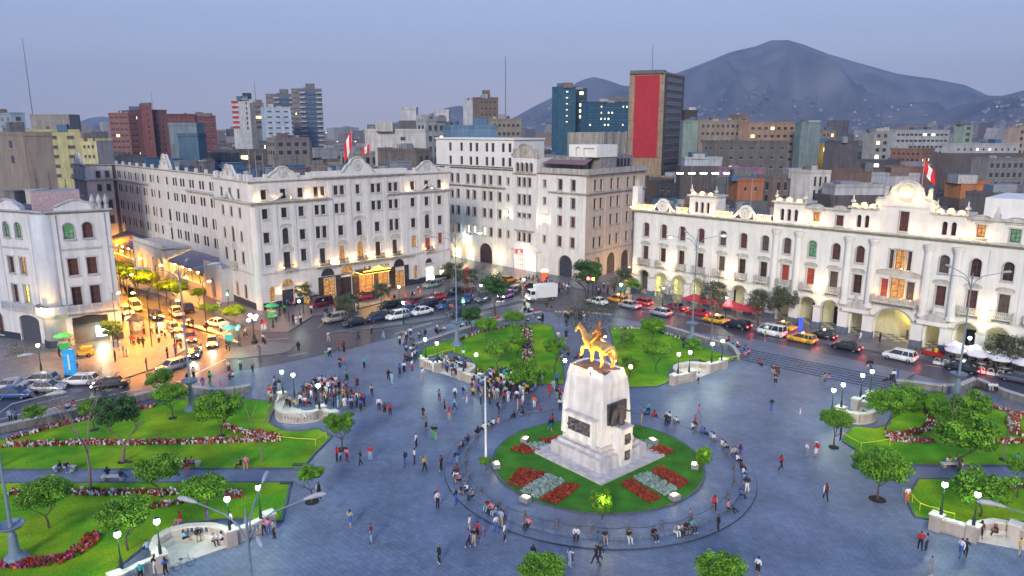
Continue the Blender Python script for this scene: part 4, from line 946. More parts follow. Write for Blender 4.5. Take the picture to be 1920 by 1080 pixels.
windows(AL, ah_, hl_ + [(-.6, .6, 1.5, 3.6, True), (-4.5, 16.6, 1.3, 2.4, True), (-4.5, 11, 1.3, 2.6), (-4.5, 6.3, 1.3, 2.9)], M_FRAMEB, G_BROWN[:2], M_AT, depth=.35)
mb = MB(AL); mb.box(4.1, 8.7, -.5, -.3, 0.1, 4.4); part('garage_shutter', mb, M('dark_shutter', (.05, .06, .08), var=.15, rough=.5), ah_)
for k in range(9):
 m2 = MB(AL); m2.box(4.12, 8.68, -.3, -.26, .3 + .45 * k, .68 + .45 * k); part('shutter_slat', m2, mt('shutter_slat', (.06, .07, .1), rough=.45), ah_)
cc = (-70.2, 108.9)
mb = MB(); mb.cyl(cc[0], cc[1], .2, 20.4, 1.75, 1.75, 20); part('corner_drum', mb, M_AW, ah_, smooth=True)
mb = MB(); mb.cyl(cc[0], cc[1], 0, 1.2, 1.95, 1.9, 20); part('plinth', mb, M_NAVY, ah_)
mb = MB(); mb.lathe([(1.8, 4.6), (2.6, 5.4), (2.6, 6.6), (2.45, 6.6), (2.45, 5.5)], cc[0], cc[1], 24); part('balcony', mb, M_AW, ah_)
for F_, a_, b_ in ((AR, .6, 7.6), (AL, 1.8, ll - 1.2)):
 m2 = MB(F_); m2.box(a_, b_, 0, 1.0, 5.2, 5.45); m2.box(a_, b_, .82, .98, 6.3, 6.5); m2.box(a_, b_, .84, .96, 5.46, 5.6)
 for k in range(5): m2.box(a_ + (b_ - a_ - .3) * k / 4, a_ + (b_ - a_ - .3) * k / 4 + .3, .8, 1.0, 5.46, 6.29)
 o = part('balcony', m2, M_AT, ah_); m2 = MB(F_); m2.box(a_ + .3, b_ - .3, .88, .92, 5.62, 6.28); part('balcony_lattice', m2, M('lattice_grey', (.28, .32, .38), var=.15), o)
 band(F_, ah_, 'cornice', a_ - 1.2 if F_ is AR else -14, 8.4 if F_ is AR else ll + .5, 20.4, 20.95, -.4, .6, M_AT, 3)
 band(F_, ah_, 'string_course', .0 if F_ is AR else -14, 8.0 if F_ is AR else ll, 14.9, 15.15, 0, .15, M_AT)
 band(F_, ah_, 'plinth', 6.3 if F_ is AR else -14, 8.0 if F_ is AR else 3.9, 0, 1.2, 0, .1, M_NAVY)
for F_, c in ((AR, 3.6), (AL, 5.6)):
 gable(F_, ah_, c, 20.95, 5.6, 1.5, M_AW, M_AT, ring=False)
for F_, s in ((AR, .5), (AR, 6.9), (AL, 2.2), (AL, 9.4), (AL, -2.3)): band(F_, ah_, 'pilaster', s - .35, s + .35, 6.6, 20.3, 0, .18, M_AW)
for k in range(3):
 m2 = MB(AR); s = 5.9 + .9 * k; m2.lathe([(.35, 20.95), (.35, 21.5), (.2, 21.6), (.42, 22.2), (.3, 22.6), (.05, 23.2)], s, .1, 8); part('urn', m2, M_AT, ah_)
m2 = MB(AR); m2.box(1.3, 6.1, -.9, -.75, 0.1, 3.3); o = part('shop_window', m2, G_WARM, ah_)
m2 = MB(AR); m2.box(4.3, 6.0, -.3, .1, 1.0, 2.6); part('lit_shop_sign', m2, M('lit_sign', (.8, 1, .8), var=0, emit=6, ecol=(.85, 1, .7)), ah_)
m2 = MB(AR); m2.box(1.3, 6.1, -.35, .25, 3.3, 4.4); part('shop_fascia', m2, M('black_fascia', (.015, .015, .02), rough=.4), ah_)
lamp('light', 'POINT', AR(4.6, 1.2, 2.2), 200, (.9, 1, .65), ah_, .3)
m2 = MB(); m2.box(-70.7, -70.2, 106.15, 106.4, 6.6, 7.0); o = part('floodlight', m2, M_IRON, ah_); m2 = MB(); m2.sphere(-70.4, 106.1, 6.5, .22); part('bulb', m2, M_LAMPG, o)
lamp('light', 'POINT', (-70.4, 105.0, 5.9), 480, (1, .62, .2), o, .2)
rf = MB(); p_ = [AR(0.3, -.5, 0), AR(7.6, -.5, 0), AR(4.0, -16, 0), AL(-14, -16, 0), AL(-14, -.6, 0), AL(ll - .3, -.6, 0)]
rf.prism([(p.x, p.y) for p in p_], .05, 20.5); part('roof', rf, M_ROOF, ah_)
q = MB(AR); q.poly([(8, 0, 0), (6, -16, 0), (6, -16, 20.4), (8, 0, 20.4)]); part('side_wall', q, M_AW, ah_)
q = MB(AR); q.box(-2, 4.5, -9, -5, 20.5, 23.4); part('roof_shed', q, M('pink_shed', (.4, .3, .32), var=.2), ah_)
clutter(ah_, AL, -10, 8, -14, -3, 20.5, 7, rnd, CLM)
def skin_mesh(name, nodes, edges, mats, levels=1, root=0):
 me = bpy.data.meshes.new(name + '_cage')
 me.from_pydata([n[0] for n in nodes], edges, []); me.update()
 o = bpy.data.objects.new(name + '_cage', me); COL.objects.link(o)
 o.modifiers.new('skin', 'SKIN')
 if levels: sb = o.modifiers.new('sub', 'SUBSURF'); sb.levels = levels; sb.render_levels = levels
 if not me.skin_vertices:
  pass
 for i, n in enumerate(nodes):
  r = n[1] if isinstance(n[1], (tuple, list)) else (n[1], n[1])
  me.skin_vertices[0].data[i].radius = r
  me.skin_vertices[0].data[i].use_root = (i == root)
 dg = bpy.context.evaluated_depsgraph_get(); dg.update()
 ev = o.evaluated_get(dg)
 out = bpy.data.meshes.new_from_object(ev, depsgraph=dg); out.name = name
 bpy.data.objects.remove(o); bpy.data.meshes.remove(me)
 out.materials.clear()
 for m in (mats if isinstance(mats, (list, tuple)) else [mats]): out.materials.append(m)
 out.polygons.foreach_set('use_smooth', [True] * len(out.polygons))
 return out
FCN = (8.27, 62.24)
MF0 = Frame(FCN, 40.7)
class TF:
 """monument axes: a to the right and back, b to the left and back"""
 def __call__(self, a, b, z): return MF0(a, -b, z if z < 2.6 else 2.6 + (z - 2.6) * .947)
T = TF()
CEN = T(4.7, 4.7, 0)
M_MARBW = M('monument_marble', (0.74, 0.72, 0.70), rough=0.75, var=0.10, scale=0.9, streak=0.22, bump=0.35, bscale=4)
M_MARBS = M('monument_steps_stone', (0.60, 0.57, 0.57), rough=0.7, var=0.12, scale=1.5, streak=0.25)
M_BRONZE = M('dark_bronze', (0.10, 0.09, 0.09), rough=0.42, var=0.4, scale=3, metal=0.55)
mon = thing('equestrian_monument', 'tall pale marble monument with bronze horseman lit gold in the middle of the round lawn', 'monument', (CEN.x, CEN.y, 0.3))
def mbox(name, a0, a1, b0, b1, z0, z1, mat, parent=mon, taper=0.0):
 mb = MB(T); mb.prism([(0, 0)] * 0 or [(a0, b0), (a1, b0), (a1, b1), (a0, b1)], z0, z1) if False else None
 t = taper
 i = [mb.pt(x, y, z0) for x, y in ((a0, b0), (a1, b0), (a1, b1), (a0, b1))] + [mb.pt(x, y, z1) for x, y in ((a0 + t, b0 + t), (a1 - t, b0 + t), (a1 - t, b1 - t), (a0 + t, b1 - t))]
 for q in ((3, 2, 1, 0), (4, 5, 6, 7), (0, 1, 5, 4), (1, 2, 6, 5), (2, 3, 7, 6), (3, 0, 4, 7)): mb.face([i[k] for k in q])
 return part(name, mb, mat, parent)
mbox('terrace_slab', -.15, 9.55, -.15, 9.55, 0.25, 0.42, M_KERB)
mbox('terrace_slab', 0, 9.4, 0, 9.4, 0.42, 0.68, M_MARBS)
mbox('base_block', 1.25, 8.15, 1.25, 8.15, 0.68, 1.85, M_MARBS, taper=.08)
mbox('step', 1.85, 7.55, 1.85, 7.75, 1.85, 2.2, M_MARBS); mbox('step', 2.3, 7.1, 2.15, 7.45, 2.2, 2.6, M_MARBS)
NS = 44
def ring(z):
 t = (z - 2.6) / 7.6
 a0, a1, b0, b1 = 2.5 + .4 * t, 6.9 - .3 * t, 2.35 + .35 * t, 7.9 - .1 * t
 rk = max(0, (t - .52) / .48)
 out = []
 for k in range(NS):
  u = k / NS * 4; s = int(u); f = u - s
  x, y = [(a0 + (a1 - a0) * f, b0), (a1, b0 + (b1 - b0) * f), (a1 - (a1 - a0) * f, b1), (a0, b1 - (b1 - b0) * f)][s]
  cx, cy_ = (a0 + a1) / 2, (b0 + b1) / 2
  v = Vector((x - cx, y - cy_, 0))
  n1 = noise.fractal(Vector((x * .55, y * .55, z * .6)), 1.0, 2.0, 3)
  bulge = rk * (0.16 + 0.42 * n1) * (1 if t < .93 else .4)
  corner = 1 - rk * .07 * (abs(abs(f - .5) - .5) < .08)
  if t > .86: corner *= 1 - (t - .86) * .9
  p = Vector((cx, cy_, 0)) + v * (corner * (1 + bulge * .22))
  out.append((p.x, p.y, z + (rk * .35 * n1 if t > .9 else 0)))
 return out
mb = MB(T); zs = [2.6, 3.4, 4.2, 5.0, 5.8, 6.5, 7.0, 7.4, 7.8, 8.2, 8.6, 8.9, 9.2, 9.5, 9.8, 10.0, 10.12]
rows = [[mb.pt(*p) for p in ring(z)] for z in zs]
for i in range(len(rows) - 1):
 for k in range(NS): mb.face((rows[i][k], rows[i][(k + 1) % NS], rows[i + 1][(k + 1) % NS], rows[i + 1][k]))
mb.face(rows[-1])
part('marble_die', mb, M_MARBW, mon)
mbox('bronze_plinth', 3.3, 5.6, 2.95, 7.05, 10.0, 10.22, M_BRONZE)
mbox('relief_frame', 2.1, 2.75, 3.1, 6.9, 2.6, 5.25, M_MARBW); mbox('relief_cornice', 1.98, 2.7, 2.95, 7.05, 5.25, 5.42, M_MARBS)
def relief(name, parent, ax, u0, u1, z0, z1, c, n, seed):
 r = random.Random(seed); mb = MB(T)
 m, q = 26, 14
 g = [[None] * (q + 1) for _ in range(m + 1)]
 for i in range(m + 1):
  for j in range(q + 1):
   u = u0 + (u1 - u0) * i / m; z = z0 + (z1 - z0) * j / q
   h = abs(noise.noise(Vector((u * 3.1 + seed, z * 1.6, 0)))) * .35 + abs(noise.noise(Vector((u * 6, z * 5, seed)))) * .14
   if i in (0, m) or j in (0, q): h = 0
   g[i][j] = mb.pt(c - h, u, z) if ax == 'a' else mb.pt(u, c - h, z)
 for i in range(m):
  for j in range(q): mb.face((g[i][j], g[i + 1][j], g[i + 1][j + 1], g[i][j + 1]))
 part(name, mb, M_BRONZE, parent)
relief('bronze_relief', mon, 'a', 3.5, 6.5, 3.45, 4.85, 2.08, 0, 3)
mbox('front_pedestal', 3.9, 5.4, 0.95, 2.5, 0.69, 4.6, M_MARBW); mbox('pedestal_cap', 3.8, 5.5, .85, 2.5, 4.6, 4.72, M_MARBS)
mbox('niche', 3.1, 6.15, 2.3, 2.75, 4.2, 7.3, M_BRONZE) if False else mbox('bronze_backdrop', 3.35, 5.95, 2.28, 2.6, 4.75, 7.0, M_BRONZE)
relief('bronze_plaque', mon, 'b', 4.25, 5.05, 2.9, 4.0, .94, 0, 5); relief('bronze_plaque', mon, 'b', 4.3, 5.05, 1.2, 2.2, .94, 0, 8)
n_ = [((4.55, 1.75, 5.75), .3), ((4.55, 1.75, 6.3), .3), ((4.55, 1.72, 6.65), .1), ((4.55, 1.7, 6.92), .17), ((4.2, 1.7, 6.4), .12), ((3.95, 1.5, 5.95), .09), ((4.9, 1.7, 6.4), .12), ((5.3, 1.5, 6.1), .08), ((5.7, 1.3, 6.2), .06),
 ((4.5, 1.7, 5.2), .38), ((4.5, 1.65, 4.75), .46)]
fig = [((T(*p)).to_tuple(), r) for p, r in n_]
o = part('bronze_figure', skin_mesh('bronze_figure', fig, [(0, 1), (1, 2), (2, 3), (1, 4), (4, 5), (1, 6), (6, 7), (7, 8), (0, 9), (9, 10)], M_BRONZE), None, mon)
mb = MB(T); mb.tube([(3.9, 1.45, 4.75), (3.9, 1.5, 6.9)], .03, 5); mb.slab_x([(3.2, 4.9), (3.9, 4.9), (3.9, 6.7), (3.5, 6.4)], 1.7, 1.9); part('bronze_drapery', mb, M_BRONZE, o)
HB, HA = 4.75, 4.45
def hp(f, s, z): return T(HA + s, HB + f, z).to_tuple()
N = [(hp(-1.35, 0, 12.75), .70), (hp(-.3, 0, 12.5), .64), (hp(.6, 0, 12.5), .66), (hp(1.35, 0, 12.75), .58), (hp(1.85, 0, 13.3), .44), (hp(2.25, 0, 13.85), .32), (hp(2.6, 0, 14.15), .22), (hp(3.0, 0, 13.75), .19), (hp(3.3, 0, 13.3), .13),
 (hp(-1.35, .32, 12.3), .4), (hp(-1.15, .36, 11.75), .34), (hp(-1.6, .36, 11.2), .2), (hp(-1.5, .36, 10.6), .15), (hp(-1.35, .36, 10.32), .14),
 (hp(-1.1, -.32, 12.3), .4), (hp(-.7, -.36, 11.75), .34), (hp(-1.0, -.36, 11.2), .2), (hp(-.7, -.36, 10.6), .15), (hp(-.55, -.36, 10.32), .14),
 (hp(1.15, .3, 12.2), .3), (hp(1.2, .32, 11.4), .23), (hp(1.15, .32, 10.65), .15), (hp(1.25, .32, 10.33), .14),
 (hp(1.25, -.3, 12.2), .3), (hp(1.95, -.3, 11.95), .24), (hp(1.95, -.3, 11.25), .15), (hp(2.15, -.3, 10.95), .14),
 (hp(-1.8, 0, 12.8), .15), (hp(-2.15, 0, 12.2), .17), (hp(-2.2, 0, 11.3), .1), (hp(2.5, .12, 14.48), .05), (hp(2.5, -.12, 14.48), .05)]
E = [(0, 1), (1, 2), (2, 3), (3, 4), (4, 5), (5, 6), (6, 7), (7, 8), (0, 9), (9, 10), (10, 11), (11, 12), (12, 13), (0, 14), (14, 15), (15, 16), (16, 17), (17, 18), (3, 19), (19, 20), (20, 21), (21, 22), (3, 23), (23, 24), (24, 25), (25, 26), (0, 27), (27, 28), (28, 29), (6, 30), (6, 31)]
hr = part('bronze_horse', skin_mesh('bronze_horse', N, E, M('lit_bronze', (0.50, 0.33, 0.13), rough=.42, var=.3, metal=.45), 2), None, mon)  # floodlight's gold put into the horse's bronze colour
mb = MB()
mb.tube([hp(1.35, 0, 13.5), hp(1.75, 0, 13.95), hp(2.15, 0, 14.3), hp(2.45, 0, 14.42)], [.07, .1, .1, .06], 6)
part('mane', mb, M_BRONZE, hr)
R = [(hp(.15, 0, 13.4), .3), (hp(.1, 0, 13.85), .36), (hp(.08, 0, 14.3), .40), (hp(.1, 0, 14.55), .11), (hp(.14, 0, 15.0), .24),
 (hp(.1, .4, 14.25), .14), (hp(.3, .52, 13.8), .11), (hp(.75, .35, 13.65), .08), (hp(.1, -.4, 14.25), .14), (hp(.35, -.55, 13.85), .11), (hp(.8, -.3, 13.7), .08),
 (hp(.3, .42, 13.3), .22), (hp(.7, .62, 12.8), .17), (hp(.5, .68, 12.1), .11), (hp(.75, .7, 11.95), .08), (hp(.3, -.42, 13.3), .22), (hp(.7, -.62, 12.8), .17), (hp(.5, -.68, 12.1), .11), (hp(.75, -.7, 11.95), .08)]
R = [((p[0], p[1], 13.3 + (p[2] - 13.3) * 1.22) if p[2] > 13.3 else p, (q if isinstance(q, tuple) else q * 1.05)) for p, q in R]
MLB = M('rider_bronze', (.24, .15, .06), rough=.45, var=.3, metal=.5)
rd = part('bronze_rider', skin_mesh('bronze_rider', R, [(0, 1), (1, 2), (2, 3), (3, 4), (2, 5), (5, 6), (6, 7), (2, 8), (8, 9), (9, 10), (0, 11), (11, 12), (12, 13), (13, 14), (0, 15), (15, 16), (16, 17), (17, 18)], MLB, 1), None, mon)
mb = MB(); c_ = hp(.14, 0, 0); mb.lathe([(.12, 15.56), (.24, 15.5), (.38, 15.36), (.3, 15.32)], c_[0], c_[1], 10); part('hat', mb, M_BRONZE, rd)
mb = MB(T)   # cape falling over the rump
for i in range(6):
 pass
g = [[mb.pt(HA + (-.36 + .72 * j / 6) * (1 + .12 * i), HB - .42 - .10 * i - .05 * math.sin(j), 14.5 - .26 * i - .2 * abs(j - 3) / 3) for j in range(7)] for i in range(7)]
for i in range(3):
 for j in range(6): mb.face((g[i][j], g[i][j + 1], g[i + 1][j + 1], g[i + 1][j]))
part('cape', mb, M_BRONZE, rd)
M_FL = M('hot_flood_glow', (1, .7, .3), var=0, emit=90, ecol=(1, .62, .2))
for (a, b, z, en) in ((2.9, 7.9, 10.15, 2600), (6.5, 2.4, 10.1, 2600), (2.7, 4.2, 10.2, 1500)):
 mb = MB(T); mb.cyl(a, b, z - .35, z, .04, n=5); mb.box(a - .12, a + .12, b - .12, b + .12, z, z + .1); o = part('floodlight', mb, M_IRON, mon)
 mb = MB(T); mb.sphere(a, b, z + .25, .17); part('bulb', mb, M_FL, o); d = T(4.45, 4.75, 0) - T(a, b, 0); p = T(a, b, z + .3) + d.normalized() * .35
 lamp('light', 'SPOT', p, en * 1.1, (1, .38, .03), o, .12, target=T(4.45, 4.75, 13.2), spot=115)
mb = MB(T); mb.cyl(5.9, 5.4, 10.0, 13.0, .04, n=5); o = part('floodlight_pole', mb, M_IRON, mon); mb = MB(T); mb.sphere(5.9, 5.4, 13.1, .17); part('bulb', mb, M_FL, o); lamp('light', 'SPOT', T(5.6, 5.3, 13.0), 300, (1, .45, .06), o, .12, target=T(4.45, 4.75, 12.8), spot=110)
CC = (8.5, 67.6)
def disc(name, r, z0, z1, mat, n=72, parent=None):
 mb = MB(); mb.lathe([(r, z0), (r, z1)], CC[0], CC[1], n); return link(name, mb.mesh(name, mat), kind='structure')
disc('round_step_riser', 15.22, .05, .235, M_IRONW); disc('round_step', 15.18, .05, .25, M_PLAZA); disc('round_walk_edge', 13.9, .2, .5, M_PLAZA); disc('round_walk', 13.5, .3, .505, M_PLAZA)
disc('round_lawn_kerb', 10.5, .45, .62, M_KERB); M_GR2 = M('round_lawn_grass', (.055, .20, .018), rough=.9, var=.3, scale=.6, bump=1, bscale=22, spec=.15, detail=9); disc('round_lawn', 10.3, .5, .625, M_GR2)  # difference in light from the outer lawns put into a darker green
for o in mon.children: pass
mon.matrix_basis = Matrix.Translation((0, 0, .2)) @ mon.matrix_basis
M_BOL = M('bollard_stone', (.13, .13, .14), rough=.8, var=.3)
NB = 28
bp = []
for k in range(NB):
 a = 2 * PI * (k + .35) / NB; p = Vector((CC[0] + 13.2 * math.cos(a), CC[1] + 13.2 * math.sin(a), .505)); bp.append(p)
 mb = MB(); mb.lathe([(.19, 0), (.19, .1), (.16, .14), (.15, .52), (.19, .57), (.17, .66), (.05, .7)], n=10)
 if k == 0: bme = mb.mesh('bollard', M_BOL)
 b = link('bollard', bme, None, Matrix.Translation(p)); tag(b, '', 'bollard', 'bollards around the round walk'); BOL = globals().setdefault('BOLS', []); BOL.append(b)
for k in range(NB):
 p, q = bp[k], bp[(k + 1) % NB]
 pts = [p.lerp(q, t / 6) + Vector((0, 0, .5 - .24 * (1 - (2 * t / 6 - 1) ** 2))) for t in range(7)]
 mb = MB(); mb.tube([x - p for x in pts], .02, 4)
 c = link('chain', mb.mesh('chain', M_IRON), None, Matrix.Translation(p)); tag(c, '', 'chain', 'chains slung between the bollards'); globals().setdefault('CHNS', []).append(c)
LEAFC = {}
def leafmat(name, c, v=.35):
 m = M(name, c, rough=.6, var=v, scale=1.6, spec=.25, detail=2)
 return m
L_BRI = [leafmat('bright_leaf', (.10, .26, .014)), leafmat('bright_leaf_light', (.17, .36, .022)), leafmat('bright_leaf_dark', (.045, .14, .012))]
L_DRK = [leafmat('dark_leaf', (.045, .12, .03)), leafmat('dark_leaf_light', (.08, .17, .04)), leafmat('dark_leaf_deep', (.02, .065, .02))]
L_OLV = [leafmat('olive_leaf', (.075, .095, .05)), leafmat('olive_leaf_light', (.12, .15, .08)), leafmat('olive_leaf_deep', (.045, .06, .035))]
M_BARK = M('pale_bark', (.20, .16, .14), rough=.9, var=.3, scale=5)
M_BARKD = M('dark_bark', (.09, .07, .06), rough=.9, var=.3, scale=5)
def crown_mesh(name, mats, n, leaf, lumps, seed, flat=.6, shape='dome', droop=0):
 """leaves spread through clumps inside a unit crown (radius 1, height 2*flat)"""
 r = random.Random(seed); mb = MB(); cl = []
 for k in range(lumps):
  a = r.uniform(0, 2 * PI); q = math.sqrt(r.random()) * .80; z = r.uniform(-.5, .62)
  if shape == 'dome': z = r.uniform(-.25, .75) * math.sqrt(max(.05, 1 - q * q * .9))
  s = r.uniform(.22, .40) * (1.05 - .35 * q)
  cl.append((q * math.cos(a), q * math.sin(a), z * flat * 1.1, s, s * r.uniform(.6, .85), r.choice((0, 0, 1))))
 for k in range(n):
  c = cl[k % lumps]
  d = Vector((r.gauss(0, 1), r.gauss(0, 1), r.gauss(0, 1))).normalized() * (r.random() ** .28)
  p = Vector((c[0] + d.x * c[3], c[1] + d.y * c[3], c[2] + d.z * c[4]))
  if droop: p.z -= droop * (p.x ** 2 + p.y ** 2) * r.uniform(.3, 1.3)
  nrm = (d * 1.0 + Vector((r.gauss(0, .5), r.gauss(0, .5), r.gauss(0, .5) + .45))).normalized()
  t = nrm.orthogonal().normalized(); t = (Matrix.Rotation(r.uniform(0, 6.28), 3, nrm) @ t); b = nrm.cross(t)
  s = leaf * r.uniform(.6, 1.3)
  mb.cur = 2 if (d.z < -.15 and r.random() < .8) or r.random() < .12 else (1 if d.z > .35 and r.random() < .6 else c[5])  # clump tops lighter, undersides darker: shading painted into the leaves, with random tones
  i = [mb.pt(*(p + t * s)), mb.pt(*(p + b * s * .55)), mb.pt(*(p - t * s * .8)), mb.pt(*(p - b * s * .55))]
  mb.face(i)
 return mb.mesh(name, mats)
CR = {
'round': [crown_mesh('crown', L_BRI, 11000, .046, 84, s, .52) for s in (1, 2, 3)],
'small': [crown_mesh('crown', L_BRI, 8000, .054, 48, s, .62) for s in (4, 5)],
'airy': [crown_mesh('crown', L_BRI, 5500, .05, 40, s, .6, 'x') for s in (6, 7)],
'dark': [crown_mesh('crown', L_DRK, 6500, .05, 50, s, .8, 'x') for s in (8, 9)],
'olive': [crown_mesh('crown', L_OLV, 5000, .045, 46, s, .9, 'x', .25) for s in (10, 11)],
'wispy': [crown_mesh('crown', L_OLV, 800, .04, 40, s, .8, 'x') for s in (12, 13)],
}
def branches(mb, p, d, L, r, depth, rnd, spread=.5, tips=None):
 q = p + d * L * .55 + Vector((rnd.gauss(0, .05), rnd.gauss(0, .05), 0)) * L; e = q + (d + Vector((rnd.gauss(0, .15), rnd.gauss(0, .15), 0))).normalized() * L * .45
 mb.tube([p, q, e], [r, r * .85, r * .68], 6 if depth > 2 else 4, cap=depth < 2)
 if depth <= 0:
  if tips is not None: tips.append(e)
  return
 for k in range(2 if rnd.random() < .6 else 3):
  a = rnd.uniform(0, 2 * PI); nd = (d + Vector((math.cos(a), math.sin(a), rnd.uniform(-.2, .35))) * spread).normalized()
  branches(mb, e, nd, L * rnd.uniform(.62, .85), r * .62, depth - 1, rnd, spread, tips)
TRK = {}
def trunk_mesh(kind, k):
 key = (kind, k)
 if key not in TRK:
  rnd = random.Random(hash(kind) % 1 + k * 17 + len(kind)); mb = MB()
  if kind == 'bare': branches(mb, Vector((0, 0, 0)), Vector((.05, .02, 1)).normalized(), .30, .012, 5, rnd, .42)
  elif kind == 'fork': branches(mb, Vector((0, 0, 0)), Vector((-.1, .02, 1)).normalized(), .36, .026, 3, rnd, .38)
  else: branches(mb, Vector((0, 0, 0)), Vector((rnd.uniform(-.08, .08), rnd.uniform(-.05, .05), 1)).normalized(), .5, .024 if kind != 'thin' else .014, 3, rnd, .6)
  TRK[key] = mb.mesh('trunk', M_BARK if kind in ('bare', 'fork') else M_BARKD)
 return TRK[key]
TREES = []
def tree(ub, vb, vtop, w, kind, label=None, dark=False, z=.2, frac=None, squash=1.0):
 p = P(ub, vb, z); H = ZAT(p, vtop) - z; zc = p.y * CP + (CH - z - H * .7) * SP; R = w / 2 * zc / FPX
 k = len(TREES)
 rz = random.uniform(0, 6.28)
 t = thing('tree', label or '', 'tree', p, rz)
 TREES.append((t, kind, ub, vb, H, R))
 th = {'round': .62, 'small': .62, 'airy': .6, 'dark': .55, 'olive': .6, 'wispy': .7, 'bare': 1.0}[kind]
 tk = trunk_mesh('bare' if kind in ('bare', 'wispy') else ('fork' if kind == 'dark' and dark else 'tree'), k % 3)
 sc_h = H * (1.0 if kind in ('bare', 'wispy') else .92)
 lpart('trunk', tk, t, Matrix.Diagonal((max(H * .9, R * 1.0), max(H * .9, R), sc_h * (.82 if kind in ('bare', 'wispy') else .62), 1)) if kind in ('bare', 'wispy') else Matrix.Diagonal((max(H, R * 1.1), max(H, R * 1.1), sc_h * .62, 1)))
 if kind != 'bare':
  cm = CR[kind][k % len(CR[kind])]; fl = {'round': .52, 'small': .62, 'airy': .6, 'dark': .8, 'olive': .9, 'wispy': .8}[kind]
  hz = R * fl * 1.0 * squash
  if frac: hz = H * frac / 2
  zc_ = H - hz * .92
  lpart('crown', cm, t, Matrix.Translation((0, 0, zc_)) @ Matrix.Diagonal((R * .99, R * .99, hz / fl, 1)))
 return t
